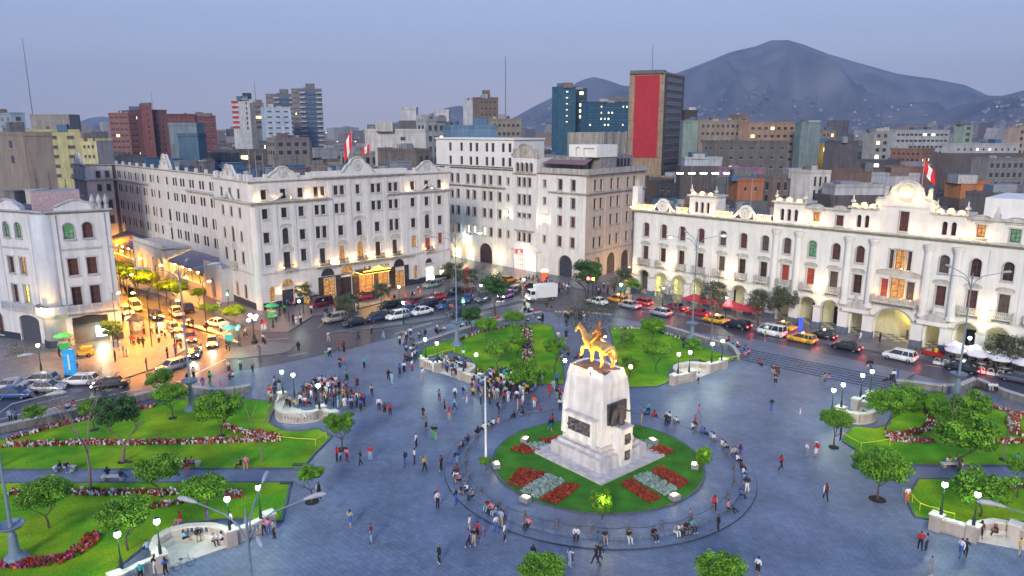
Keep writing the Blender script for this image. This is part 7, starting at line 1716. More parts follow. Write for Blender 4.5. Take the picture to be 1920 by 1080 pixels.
M_HAIR = [M('hair_%d' % i, c, rough=.5, var=.1) for i, c in enumerate(((.012, .010, .010), (.025, .014, .010), (.05, .03, .02)))]
CLO = {'w': ('white', (.68, .68, .70)), 'k': ('black', (.016, .016, .02)), 'r': ('red', (.48, .025, .03)), 'b': ('blue', (.04, .13, .40)), 'n': ('navy', (.022, .03, .075)), 'g': ('grey', (.22, .23, .26)), 't': ('turquoise', (.05, .36, .36)),
 'y': ('yellow', (.65, .45, .05)), 'o': ('orange', (.65, .17, .03)), 'p': ('pink', (.62, .20, .26)), 'm': ('maroon', (.13, .02, .03)), 'v': ('violet', (.16, .10, .42)), 'G': ('green', (.05, .40, .12)), 'l': ('light blue', (.27, .42, .60)), 'B': ('beige', (.42, .35, .26)), 's': ('bare', (.36, .2, .13))}
M_CLO = {k: M('cloth_' + v[0].replace(' ', '_'), v[1], rough=.85, var=.12, scale=9) for k, v in CLO.items()}
M_SHOE = M('shoe_black', (.03, .03, .03), rough=.5, var=.1); M_SHOEW = M('shoe_white', (.6, .6, .6), rough=.6, var=.1)
def seg_d(p, a, b):
 ab = b - a; t = max(0, min(1, (p - a).dot(ab) / max(ab.dot(ab), 1e-9))); return (p - a - ab * t).length
def make_pose(name, J, fem=False, lod=1):
 """J: joint positions; builds body, clothes and hair meshes"""
 s = .92 if fem else 1
 V3 = Vector
 def L(a, b, t): return tuple(V3(a).lerp(V3(b), t))
 n = []; idx = {}
 def add(k, p, r): idx[k] = len(n); n.append((tuple(p), r))
 add('pel', J['pel'], (.125, .10)); add('waist', L(J['pel'], J['chest'], .45), (.115 * s, .09)); add('chest', J['chest'], (.155 * s, .105)); add('neck', J['neck'], .052); add('head', J['head'], (.074, .088)); add('crown', tuple(V3(J['head']) + V3((0, 0, .085))), .07)
 for q in 'lr':
  add('sh' + q, J['sh' + q], .062 * s); add('el' + q, J['el' + q], .044 * s); add('wr' + q, J['wr' + q], .030); add('ha' + q, tuple(V3(J['wr' + q]) + (V3(J['wr' + q]) - V3(J['el' + q])).normalized() * .07), (.034, .018))
  add('hi' + q, J['hi' + q], .085); add('th' + q, L(J['hi' + q], J['kn' + q], .4), .078); add('kn' + q, J['kn' + q], .056); add('cf' + q, L(J['kn' + q], J['an' + q], .35), .055); add('an' + q, J['an' + q], .037)
  f = J.get('toe' + q) or tuple(V3(J['an' + q]) + V3((0, -.14, -.05))); add('toe' + q, f, (.042, .028))
 E = [('pel', 'waist'), ('waist', 'chest'), ('chest', 'neck'), ('neck', 'head'), ('head', 'crown')]
 for q in 'lr': E += [('chest', 'sh' + q), ('sh' + q, 'el' + q), ('el' + q, 'wr' + q), ('wr' + q, 'ha' + q), ('pel', 'hi' + q), ('hi' + q, 'th' + q), ('th' + q, 'kn' + q), ('kn' + q, 'cf' + q), ('cf' + q, 'an' + q), ('an' + q, 'toe' + q)]
 body = skin_mesh('person_body', n, [(idx[a], idx[b]) for a, b in E], M_SKIN[0], lod)
 vs = [v.co.copy() for v in body.vertices]; fs = [tuple(p.vertices) for p in body.polygons]; nr = [v.normal.copy() for v in body.vertices]
 G = V3
 bones = []
 for a, b in E:
  k = 'torso' if a in ('pel', 'waist', 'chest') and b in ('waist', 'chest', 'neck') else 'head' if a in ('neck', 'head') else None
  if k is None:
   c = a[:2] + b[:2]
   k = {'chsh': 'uarm', 'shel': 'uarm', 'elwr': 'farm', 'wrha': 'hand', 'pehi': 'hip', 'hith': 'thigh', 'thkn': 'thigh', 'kncf': 'shin', 'cfan': 'shin', 'anto': 'foot'}[c]
  if (a, b) == ('pel', 'waist'): k = 'hip'
  if (a, b) == ('chest', 'neck'): k = 'torso'
  bones.append((k, G(n[idx[a]][0]), G(n[idx[b]][0])))
 lab = []
 for v in vs: lab.append(min(bones, key=lambda b_: seg_d(v, b_[1], b_[2]))[0])
 fl = []
 for f in fs:
  ks = [lab[i] for i in f]; fl.append(max(set(ks), key=ks.count))
 hd = G(J['head'])
 def sub(nm, pred, off, mat):
  mp = {}; V = []; F = []
  for f, k in zip(fs, fl):
   if pred(f, k):
    ff = []
    for i in f:
     if i not in mp: mp[i] = len(V); V.append(tuple(vs[i] + nr[i] * off))
     ff.append(mp[i])
    F.append(tuple(ff))
  me = bpy.data.meshes.new(nm); me.from_pydata(V, [], F); me.materials.append(mat); me.polygons.foreach_set('use_smooth', [True] * len(F)); me.update(); return me
 out = {'body': body}
 out['shirt'] = sub('shirt', lambda f, k: k in ('torso', 'uarm'), .014, M_CLO['w']); out['longshirt'] = sub('shirt', lambda f, k: k in ('torso', 'uarm', 'farm'), .014, M_CLO['w'])
 out['trousers'] = sub('trousers', lambda f, k: k in ('hip', 'thigh', 'shin'), .012, M_CLO['n']); out['shorts'] = sub('shorts', lambda f, k: k in ('hip', 'thigh'), .018, M_CLO['n'])
 out['shoes'] = [sub('shoe', lambda f, k: k == 'foot' and sum(vs[i].x for i in f) * sg > 0, .008, M_SHOE) for sg in (-1, 1)]
 fwd = G(J.get('face', (0, -1, 0)))
 out['hair'] = sub('hair', lambda f, k: k == 'head' and (sum((vs[i] for i in f), G()) / len(f) - hd).z > -.06 + .16 * max(0, (sum((vs[i] for i in f), G()) / len(f) - hd).normalized().dot(fwd)) , .014, M_HAIR[0])
 out['longhair'] = sub('hair', lambda f, k: (k == 'head' or (k == 'torso' and (sum((vs[i] for i in f), G()) / len(f) - hd).z > -.32)) and (sum((vs[i] for i in f), G()) / len(f) - hd).normalized().dot(fwd) < .25, .022, M_HAIR[0])
 fb = MB()
 for q in 'lr':
  h = G(n[idx['ha' + q]][0]); d = (h - G(J['wr' + q])).normalized(); side = d.cross(G((0, 1, 0)) if abs(d.y) < .9 else G((1, 0, 0))).normalized()
  for k, (o, ln) in enumerate(((-.024, .05), (-.008, .06), (.008, .056), (.024, .045))):
   b = h + side * o + d * .01; fb.tube([b, b + d * ln * .6, b + d * ln + G((0, -.012, 0))], [.009, .008, .006], 4)
  b = h - d * .02 + side * .03; fb.tube([b, b + side * .03 + d * .03], [.009, .007], 4)
 fb.tube([hd + fwd * .085, hd + fwd * .108 + G((0, 0, -.015))], [.008, .012], 4)
 for sx in (-1, 1): c = hd + G((sx * .075, 0, 0)); fb.sphere(c.x, c.y, c.z, .012, .016, .024, 5, 4)
 bm = bmesh.new(); bm.from_mesh(body); me2 = fb.mesh('x', M_SKIN[0]); bm.from_mesh(me2); bm.to_mesh(body); bm.free(); bpy.data.meshes.remove(me2)
 body.polygons.foreach_set('use_smooth', [True] * len(body.polygons))
 out['head'] = hd; out['chest'] = G(J['chest'])
 return out
def base(**k):
 J = dict(pel=(0, 0, .93), chest=(0, .01, 1.27), neck=(0, 0, 1.44), head=(0, -.02, 1.575), shl=(.18, 0, 1.37), shr=(-.18, 0, 1.37), ell=(.25, .03, 1.1), elr=(-.25, .03, 1.1), wrl=(.26, -.06, .87), wrr=(-.26, -.06, .87),
   hil=(.09, 0, .87), hir=(-.09, 0, .87), knl=(.11, -.02, .48), knr=(-.11, -.02, .48), anl=(.12, .02, .08), anr=(-.12, .02, .08), toel=(.14, -.14, .04), toer=(-.14, -.14, .04)); J.update(k); return J
POSE = {
'S': base(),
's': base(wrl=(.12, -.24, 1.16), ell=(.24, -.02, 1.12), knl=(.1, -.06, .48), anr=(-.2, .06, .08), toer=(-.26, -.08, .04)),
'W': base(knl=(.1, -.2, .5), anl=(.1, -.3, .10), toel=(.1, -.44, .07), knr=(-.1, .06, .48), anr=(-.1, .36, .14), toer=(-.1, .26, .04), ell=(.24, .14, 1.12), wrl=(.25, .18, .88), elr=(-.24, -.08, 1.1), wrr=(-.23, -.28, .94)),
'w': base(knl=(.1, -.12, .5), anl=(.1, -.16, .09), toel=(.1, -.3, .05), knr=(-.1, .02, .48), anr=(-.1, .2, .11), toer=(-.1, .08, .04), elr=(-.26, 0, 1.12), wrr=(-.12, -.2, 1.15)),
'T': base(pel=(0, 0, .40), chest=(0, -.06, .74), neck=(0, -.1, .90), head=(0, -.14, 1.03), shl=(.18, -.06, .83), shr=(-.18, -.06, .83), ell=(.26, -.16, .62), elr=(-.26, -.16, .62), wrl=(.12, -.36, .58), wrr=(-.12, -.36, .58),
  hil=(.09, -.04, .37), hir=(-.09, -.04, .37), knl=(.14, -.44, .46), knr=(-.14, -.44, .46), anl=(.13, -.52, .09), anr=(-.13, -.50, .09), toel=(.14, -.68, .05), toer=(-.14, -.66, .05)),
't': base(pel=(0, 0, .38), chest=(.02, .06, .72), neck=(.02, .04, .89), head=(.02, .0, 1.02), shl=(.2, .06, .81), shr=(-.16, .06, .81), ell=(.3, .14, .58), elr=(-.28, -.04, .6), wrl=(.28, .2, .38), wrr=(-.16, -.28, .52),
  hil=(.09, -.04, .35), hir=(-.09, -.04, .35), knl=(.16, -.42, .40), knr=(-.12, -.45, .48), anl=(.2, -.82, .12), anr=(-.12, -.6, .09), toel=(.22, -.92, .2), toer=(-.12, -.76, .05)),
'P': base(elr=(-.42, -.1, 1.36), wrr=(-.66, -.14, 1.42), knl=(.1, -.1, .48)),
'R': base(pel=(0, 0, .40), chest=(0, 0, .74), neck=(0, 0, .90), head=(0, -.02, 1.03), shl=(.18, 0, .85), shr=(-.18, 0, .85), ell=(.3, -.04, 1.08), elr=(-.3, -.04, 1.08), wrl=(.06, -.06, 1.25), wrr=(-.06, -.06, 1.25),
  hil=(.09, -.04, .37), hir=(-.09, -.04, .37), knl=(.3, -.36, .48), knr=(-.3, -.36, .48), anl=(.2, -.42, .09), anr=(-.2, -.42, .09), toel=(.24, -.56, .05), toer=(-.24, -.56, .05)),
}
POSEM = {k: make_pose(k, v) for k, v in POSE.items()}
POSEL = {k: make_pose(k, v, lod=0) for k, v in POSE.items()}
PDOING = {'S': 'standing', 's': 'standing', 'W': 'striding', 'w': 'walking', 'T': 'seated', 't': 'lounging seated', 'P': 'pointing', 'R': 'seated with raised arms'}
_bag = MB(); _bag.prism([(-.15, .10), (.15, .10), (.13, .26), (-.13, .26)], -.18, .22); BAGM = _bag.mesh('backpack', M_CLO['k'])
_hat = MB(); _hat.lathe([(.17, .06), (.10, .07), (.095, .13), (.04, .155)], 0, 0, 10); HATM = _hat.mesh('hat', M_CLO['w'])
_sk = MB(); _sk.lathe([(.13, .98), (.17, .8), (.22, .55)], 0, 0, 10, cap=False); SKM = _sk.mesh('skirt', M_CLO['k'])
PEOPLE = []
rp = random.Random(21)
def person(u, v, top, bot, pose='S', rz=None, where='', child=False, z=None, hat=None, bag=None, note='', pos=None, group=None):
 z = .125 if z is None else z
 p = pos if pos is not None else P(u, v, z)
 if rz is None: rz = rp.uniform(0, 2 * PI)
 s = (.62 if child else rp.uniform(.94, 1.04))
 m = Matrix.Translation(p) @ Matrix.Rotation(rz, 4, 'Z') @ Matrix.Diagonal((s, s, s, 1))
 sh = bot == 's' or rp.random() < .14
 if not bag and pose in 'SWw' and rp.random() < .14: bag = rp.choice('kknr')
 PEOPLE.append(dict(o=None, m=m, u=u, v=v, top=top, bot='k' if bot == 's' else bot, pose=pose, where=where, child=child, hat=hat, bag=bag or None, note=note, shorts=sh, fem=rp.random() < .4, group=group, skin=rp.choice(M_SKIN), hairm=rp.choice(M_HAIR), shoe=rp.choice((M_SHOE, M_SHOE, M_SHOEW)), long=rp.random() < .3, dist=p.length))
def raise_people():
 """the 300 nearest are things; the rest, a few pixels tall, are one crowd"""
 PEOPLE.sort(key=lambda q: q['dist'])
 for d in PEOPLE[:300]:
  pm = POSEM[d['pose']]; o = link('person', pm['body'], None, d['m']); setmat(o, d['skin']); d['o'] = o
  if d['top'] != 's': q = lpart('shirt', pm['longshirt' if d['long'] else 'shirt'], o); setmat(q, M_CLO[d['top']])
  q = lpart('shorts' if d['shorts'] else 'trousers', pm['shorts' if d['shorts'] else 'trousers'], o); setmat(q, M_CLO[d['bot']])
  q = lpart('hair', pm['longhair' if d['fem'] else 'hair'], o); setmat(q, d['hairm']); [setmat(lpart('shoe', q, o), d['shoe']) for q in pm['shoes']]
  if d['hat']: q = lpart('hat', HATM, o, Matrix.Translation(pm['head'])); setmat(q, M_CLO[d['hat']])
  if d['bag']: q = lpart('backpack', BAGM, o, Matrix.Translation(pm['chest'])); setmat(q, M_CLO[d['bag']])
 rest = PEOPLE[300:]; del PEOPLE[300:]
 V, F, MI, mats = [], [], [], []
 for d in rest:
  pm = POSEL[d['pose']]
  for me, mat in ((pm['body'], d['skin']), (pm['longshirt' if d['long'] else 'shirt'], M_CLO[d['top']]), (pm['shorts' if d['shorts'] else 'trousers'], M_CLO[d['bot']]), (pm['longhair' if d['fem'] else 'hair'], d['hairm']), (pm['shoes'][0], d['shoe']), (pm['shoes'][1], d['shoe'])):
   if mat not in mats: mats.append(mat)
   k = mats.index(mat); n0 = len(V)
   V += [tuple(d['m'] @ v.co) for v in me.vertices]; F += [tuple(i + n0 for i in p_.vertices) for p_ in me.polygons]; MI += [k] * len(me.polygons)
 if V:
  me = bpy.data.meshes.new('crowd'); me.from_pydata(V, [], F)
  for m_ in mats: me.materials.append(m_)
  me.polygons.foreach_set('material_index', MI); me.polygons.foreach_set('use_smooth', [True] * len(F)); me.update()
  tag(link('crowd', me, kind='stuff'), 'scattered tiny people far back along the roads, crossings and back lawns', 'crowd')
def ppl(ou, ov, sc_, txt, where, z=None, face=None):
 for tok in txt.split(';'):
  t = tok.split()
  if not t: continue
  u, v = ou + float(t[0]) / sc_, ov + float(t[1]) / sc_
  kw = {}
  pose = t[4] if len(t) > 4 else 'S'
  for e_ in t[5:]:
   if e_ == 'c': kw['child'] = True
   elif e_[0] == 'h': kw['hat'] = e_[1]
   elif e_[0] == 'b': kw['bag'] = e_[1]
   elif e_[0] == 'z': kw['z'] = float(e_[1:])
   elif e_[0] == 'a': kw['rz'] = math.radians(float(e_[1:]))
  if 'z' not in kw and z is not None: kw['z'] = z
  w = where(u, v) if callable(where) else where
  if 'rz' not in kw and face: kw['rz'] = face(u, v)
  person(u, v, t[2], t[3], pose, where=w, **kw)
def wh(u, v):
 """the nearest landmark one can find"""
 if v > 985 and 880 < u < 1250: return 'below the round walk'
 if v > 700 and u < 560 and v > 875 and u < 470: return 'on the bottom left garden'
 if 540 < u < 840 and v > 940: return 'on the open paving at the bottom'
 if 620 < u < 720 and 830 < v: return 'near the small round tree'
 if 740 < u < 850 and v > 840: return 'on the paving left of the flagpole'
 if 850 < u < 1010 and v > 960: return 'at the left front of the round walk'
 if 640 < u < 880 and 680 < v <= 840: return 'in the middle of the left paving'
 if 880 <= u < 1060 and 690 < v <= 815: return 'between large crowd and monument'
 if 480 <= u < 700 and 590 < v < 680: return 'on the left road crossing'
 if 700 <= u < 800 and 600 < v < 660: return 'by the road left of the back lawn'
 if 480 <= u <= 700: return 'on the paving behind the left seat'
 if u >= 1640 and v > 970: return 'before the bottom right seat'
 if u > 1180 and 740 < v < 860 and u < 1400: return 'on the paving right of the monument'
 if 1400 <= u < 1640 and v > 780: return 'on the open paving of the right'
 if u > 1380 and v < 780: return 'near the wide stone steps'
 if u > 1700: return 'on the right garden path'
 if 1180 < u < 1400 and v < 760: return 'near the right back seat'
 if u < 480 and v < 760: return 'on the yellow lit crossing' if u > 300 else 'on the corner house pavement'
 if 800 < u < 1180 and v < 700: return 'at the top of the middle path'
 return 'on the paving right of the round walk'
ppl(480, 600, 4, "545 160 w B w;770 150 n n w bw;868 105 p k S;957 140 g l w;55 175 w k w;70 180 g k w;22 270 g g S;320 235 k k S;525 275 l G S c;555 280 w k w;618 238 r m S br;660 240 m k S;630 355 n n S;657 350 o b S;812 360 t k w;680 460 t k w;497 500 g k S;565 520 k k S;760 515 m s W;870 570 B k W;995 455 k k W;1020 480 l l S;1078 410 b n S;1110 395 w k S;1172 380 w r S;1250 445 w B S;1375 610 g m s;1415 695 m s w;1450 755 g B S;1490 680 l n W;1493 590 w k S;1555 590 k b S bw;1583 640 p w s;1820 710 p n w;1685 630 l k S;1750 630 y k S;1630 592 y k S;925 680 w k S;967 720 m s S;1007 720 r k S;787 690 b k w;715 670 l n S;1255 740 k m S;1275 830 g s S;1330 890 k G S;1352 890 k B s;1203 955 w k S", wh)
ppl(480, 810, 4, "1190 240 w k S;1235 240 G b S c;1265 300 y k w;1115 265 n b S bn;1390 295 m k S;608 220 r k S br;635 220 l k S c;682 225 p m s;785 250 k k w;858 215 r l S;475 505 w k S;708 715 B b w;865 830 m l S;1362 570 w k S hr;1500 545 k b s;1375 985 k k S;1595 865 v k w;1635 850 k B s;1605 760 w B S;1662 800 r m S;1708 780 p r S c;1800 755 w b w;1865 820 w k S;1838 715 l B S;140 800 g k S;95 775 p b S;62 778 p k s", wh)
ringface = lambda u, v: math.atan2(P(u, v).y - CC[1], P(u, v).x - CC[0]) + PI / 2
def on_ring(ou, ov, sc_, txt):
 for tok in txt.split(';'):
  t = tok.split(); u, v = ou + float(t[0]) / sc_, ov + float(t[1]) / sc_
  p = P(u, v); a = math.atan2(p.y - CC[1], p.x - CC[0]); q = Vector((CC[0] + 13.95 * math.cos(a), CC[1] + 13.95 * math.sin(a), .2))
  person(u, v, t[2], t[3], t[4], rz=a + PI / 2 + rp.uniform(-.3, .3), where='on the edge of the round walk', pos=q, z=.2)
on_ring(480, 810, 4, "1530 205 b n T;1520 260 t b t;1500 330 m k T;1525 350 m w T;1520 400 p s T;1545 460 b n T;1580 475 w n T;1615 520 g k T;1745 600 m l T;1790 612 p k T;1822 625 g l T;1880 655 p m T;1600 150 k n T;1645 130 b B T;1672 112 m k T;1760 62 k k T;1800 38 w k T;1850 25 l n T;1890 15 w k T")
on_ring(960, 810, 4, "140 720 p k t;490 780 w k T;688 775 n B T;850 775 k w T;1015 765 k k T;1165 738 g w T;1197 736 w k T;1255 730 k k T;1300 720 t n T;1565 590 p k t;1620 490 b n T;1660 430 g b T;1650 385 l n T;1655 345 w b T;1640 300 m k T;1615 250 w k T;1590 236 m k T;1570 205 w k T;1515 160 B k T;1480 145 w B T;1415 105 w g T;1378 100 l g T;1330 75 b k T;1308 70 v k T;1235 45 w k T;1145 0 w n T")
on_ring(960, 600, 4, "1070 832 k g T;1018 790 r n T;950 800 b n t;20 845 p B T;130 820 k n T;190 812 k g T;910 815 g k T")
ppl(960, 810, 4, "1335 655 p p S c z.5;1515 605 p k S z.3;1545 745 k k S;1760 455 n w S;1665 215 B b S;1710 205 m b w;160 985 k l S;430 1010 w w P;452 985 b s S c;628 1000 k n W;658 972 k n W;1840 1080 w k S", wh)
ppl(1440, 810, 4, "95 285 r k W;285 190 w g w hp;357 190 r w S hw;540 70 k n S;430 515 w k W bm;1040 530 w o S;1138 890 r k w;1183 890 g n S;1440 940 w b w;1475 940 n k w;1590 800 m k S z.2;1715 780 m n T z.2;1880 930 y B S;1335 250 w k T;1368 255 y k T;1392 250 w n T;1430 300 k k W;1215 1078 g g S;1860 235 t k T", wh)
ppl(1440, 600, 4, "25 680 k b S;240 710 p w S c;745 382 k B S;770 380 k b S bo;938 460 w n S z.7;968 460 b b S z.7;915 470 k k t z.5;840 570 w k T z.5;430 455 p G T z.4;457 462 p b T z.4;36 395 m B T z.4;66 398 m k T z.4;55 480 m k S;710 650 w k T z.2;575 700 w l T z.2;725 750 r B T z.2;700 738 w k T z.2;790 745 k k T z.2;690 155 w w W;838 170 k k S;1040 140 b b S;1665 525 w B T z.6;1702 525 w k T z.6", wh)
ppl(960, 600, 4, "1395 480 w k S;1400 735 p g W;1372 820 r k W;1025 712 t k S;970 795 B B S z.5;1155 800 k k S hw z.4;1178 790 w k S z.4;285 840 k b W z.5;305 800 r k S;360 680 w k S;205 700 r r S c;167 660 o w S;80 655 w p S;42 680 p B S;228 485 w B S z.2;335 480 b k S z.2;280 575 r r w;310 540 l B w;338 600 k g S;350 590 p k S;362 585 r n S;380 620 p w S;60 570 w l S;378 300 w B T;405 150 n k S;1850 342 r k T z.3;1205 400 l k T;1213 385 k l T;1284 210 k n S;1294 205 m b S;1630 172 r k T z.6;1658 192 t k T z.6;1690 205 w k T z.6;1708 216 p k T z.6;1742 240 b k T z.6;1760 265 b p T z.6;1775 268 p m T z.6;1440 365 r k T z.2;1425 360 m k T z.2;1410 352 k k T z.2;1895 155 G r S;230 20 k k S;430 265 o k T;490 300 r k T;520 300 m k S;345 130 w B T", wh)
ppl(220, 540, 5.4, "272 470 g k S;348 470 w k S;400 462 g k S;425 562 w k S;450 480 w k S;485 510 w k S;560 510 l n S;150 575 r n w;172 582 r k S;222 600 k k w;264 602 k k W;30 630 l w S;68 700 b p S;97 690 G o S c;300 830 k n S;510 710 k k S;592 662 r b S;645 612 k k S;610 575 t k S;725 390 w k w;765 402 k k w;885 432 p k w;907 432 k k w;1055 462 w k W;1300 495 w k W;1470 430 r w S;1498 432 p w S;1108 632 n k S;1138 642 n k S;1440 682 g g S;938 962 G k W;868 1022 v g w;952 1022 G G S c;1042 1020 p p S c;1132 852 w k S;1165 905 r k T;1180 920 w k T;1250 832 w n S;1372 852 g k W;775 922 B k S;715 945 k k T;1480 545 g k w;200 330 k n S;60 350 k k S;120 200 g k S;1020 210 w k S;1045 220 w g S", wh)
ppl(0, 560, 6, "672 660 n k s;800 660 w w S;820 640 l g S;870 790 g k S c;1300 705 k k S;940 470 w r S", 'on the corner house pavement')
ppl(560, 530, 6.4, "155 372 w k S;28 490 w k S;345 402 n n S;318 412 k g S;432 365 r w S;690 342 w w S;708 340 w k S;385 192 w k S;320 182 r k S;855 95 w k S;768 92 w r S;795 95 w k S;1085 102 w k S;1100 98 r k S;1435 122 w k S;1365 202 k k S;1390 190 w n S;1150 240 k k S;1662 602 w k S;1640 615 k k T;1690 605 g k T;1756 590 w k T;1442 662 l n T;1468 655 n k T;1520 640 k k T;1215 742 w k S;1230 690 m k T;1285 690 w k S;1310 690 k k T;1342 650 w k S;1355 700 g n T;1820 345 o k S;1845 350 p k S;1300 745 m k T", 'before the hotel and back lawn')
ppl(480, 400, 4, "75 872 p w S;48 868 r w S;130 866 n k w;215 752 G k S;250 812 m k S;280 825 n k S;303 832 w w S;335 826 w k S;150 818 l k S;95 775 p k S;118 770 w k S;180 772 m k S;60 700 k k S;265 700 r k T;240 705 b k S;285 695 p k T", 'on the hotel corner pavement')
ppl(820, 520, 6.4, "1555 162 w k S;1465 150 k n S;1437 150 w k S;1255 155 w n S;1550 600 k n S;1212 530 w k T;1160 495 b B T;1095 545 w k T;1140 425 w k T;1185 432 r r T;1088 442 k k T;1062 420 k k T;1045 350 w k S;308 605 w k T;345 602 k m T;390 600 m k T;640 532 l k T;685 526 o k T;727 522 r r T;462 552 w k T;500 545 k k T;318 335 o p S;1310 395 k k S;1370 400 k g T", 'along the wall of the central back lawn')
ppl(0, 810, 4, "460 292 k b T z.35;502 292 k b T z.35;810 342 k b T z.35;905 362 k b T z.35;1396 275 k k T z.3;1410 332 r p S;1442 262 p k T z.3;1812 268 k k T z.2;1845 255 p p t z.2;1360 692 r p R z.2;1370 830 l k T z.25;1485 800 k B T z.25;1600 842 w k T z.25;1655 838 w k T z.25;1565 700 v v S z.2;1735 722 w k S z.2;1060 1125 t k S hw;1170 1065 k w s;1245 1078 b k s;1110 905 l n T z.2", wh)
ppl(0, 600, 4, "82 765 l k S;122 765 b k S;1020 642 m k T z.9;522 680 w n T z.8;550 668 r w T z.8", 'behind the front left lawn')
def crowd(poly, n, where, seed, mind=.5, seated=.0, focus=None, pal='wwwkknnllbgmmrpyvtB'):
 r = random.Random(seed); pts = [P(u, v) for u, v in poly]; placed = []
 x0, x1 = min(p.x for p in pts), max(p.x for p in pts); y0, y1 = min(p.y for p in pts), max(p.y for p in pts); t = 0
 while len(placed) < n and t < 9000:
  t += 1; q = Vector((r.uniform(x0, x1), r.uniform(y0, y1), .125))
  if inside(q, pts) and all((q - o).length > mind for o in placed): placed.append(q)
 for q in placed:
  u, v = PX(q.x, q.y, .12)
  rz = r.uniform(0, 6.28)
  if focus: f = P(*focus) - q; rz = math.atan2(f.y, f.x) + PI / 2 + r.gauss(0, .35)
  person(u, v, r.choice(pal), r.choice('kkkknnnbgBmw'), r.choice('SSSs') if r.random() > seated else 'T', rz=rz, where=where, pos=q, child=r.random() < .06, group='people of the crowd ' + where)
crowd([(886, 716), (930, 710), (965, 708), (1008, 714), (1004, 736), (985, 752), (950, 760), (905, 750), (884, 738)], 96, 'below the central back seat', 1, .45, focus=(935, 690))
crowd([(556, 742), (588, 728), (628, 722), (648, 730), (664, 750), (688, 766), (650, 773), (622, 765), (585, 750)], 60, 'behind the left seat', 2, .45, focus=(570, 760))
crowd([(800, 688), (828, 684), (868, 684), (882, 690), (862, 712), (830, 708), (805, 698)], 30, 'inside the central back seat', 3, .45, focus=(850, 690))
crowd([(755, 662), (772, 640), (788, 655), (800, 682), (776, 690), (757, 680)], 16, 'at the corner of the back lawn', 4, .5, seated=.6)
crowd([(500, 740), (520, 725), (535, 733), (520, 752), (505, 765)], 9, 'at the left end of the left seat', 9, .55)
crowd([(972, 528), (1035, 530), (1078, 548), (1050, 552), (990, 545)], 30, 'before the red entrance', 5, .6)
crowd([(1055, 596), (1100, 596), (1100, 607), (1060, 607)], 15, 'at the far end of the middle path', 6, .5)
crowd([(1110, 540), (1180, 545), (1165, 556), (1120, 556)], 9, 'at the arches of the far corner', 7, .8)
crowd([(535, 762), (570, 758), (600, 762), (575, 768), (545, 768)], 9, 'inside the left seat', 8, .5, seated=.7)
M_TYRE = M('tyre_rubber', (.015, .015, .016), rough=.8, var=.1); M_RIM = M('rim_metal', (.35, .36, .38), rough=.35, var=.05, metal=.7); M_CG = M('car_glass', (.02, .026, .035), rough=.06, var=0, spec=.9)
M_TRIM = M('black_plastic', (.02, .02, .022), rough=.6, var=.1)
M_HL0 = M('headlight_off', (.6, .62, .66), rough=.1, var=0); M_HL1 = M('headlight_on', (1, 1, .9), var=0, emit=30, ecol=(1, .93, .75)); M_TL0 = M('taillight_off', (.30, .01, .01), rough=.2, var=0); M_TL1 = M('taillight_on', (1, .05, .05), var=0, emit=9, ecol=(1, .04, .05))
PAINT = {k: M('paint_' + k.replace(' ', '_'), c, rough=.28, var=.03, spec=.6, metal=m_) for k, c, m_ in (('white', (.72, .73, .73), 0), ('silver', (.42, .44, .47), .3), ('black', (.012, .012, .016), 0), ('red', (.42, .015, .02), 0), ('maroon', (.20, .015, .03), 0), ('yellow', (.75, .40, .015), 0), ('orange', (.70, .28, .02), 0), ('blue', (.02, .08, .24), 0), ('navy', (.012, .025, .08), 0), ('grey', (.12, .13, .15), .2), ('champagne', (.40, .36, .27), .3), ('green grey', (.25, .32, .31), .2), ('pink', (.5, .2, .5), .2))}
SPEC = {  # length, width, height, belt, bonnet length, tail length, roof front, roof rear, ground clearance
'sedan': (4.4, 1.72, 1.43, .86, 1.05, .85, .42, .36, .2), 'hatch': (3.9, 1.66, 1.47, .88, .85, .15, .42, .25, .2), 'suv': (4.5, 1.82, 1.68, 1.02, 1.0, .12, .4, .25, .27),
'wagon': (4.4, 1.7, 1.46, .87, 1.05, .12, .42, .3, .2), 'van': (4.6, 1.75, 1.95, 1.1, .45, .06, .5, .1, .22), 'pickup': (4.9, 1.75, 1.7, 1.0, 1.0, 1.7, .4, .1, .3)}
CARM = {}
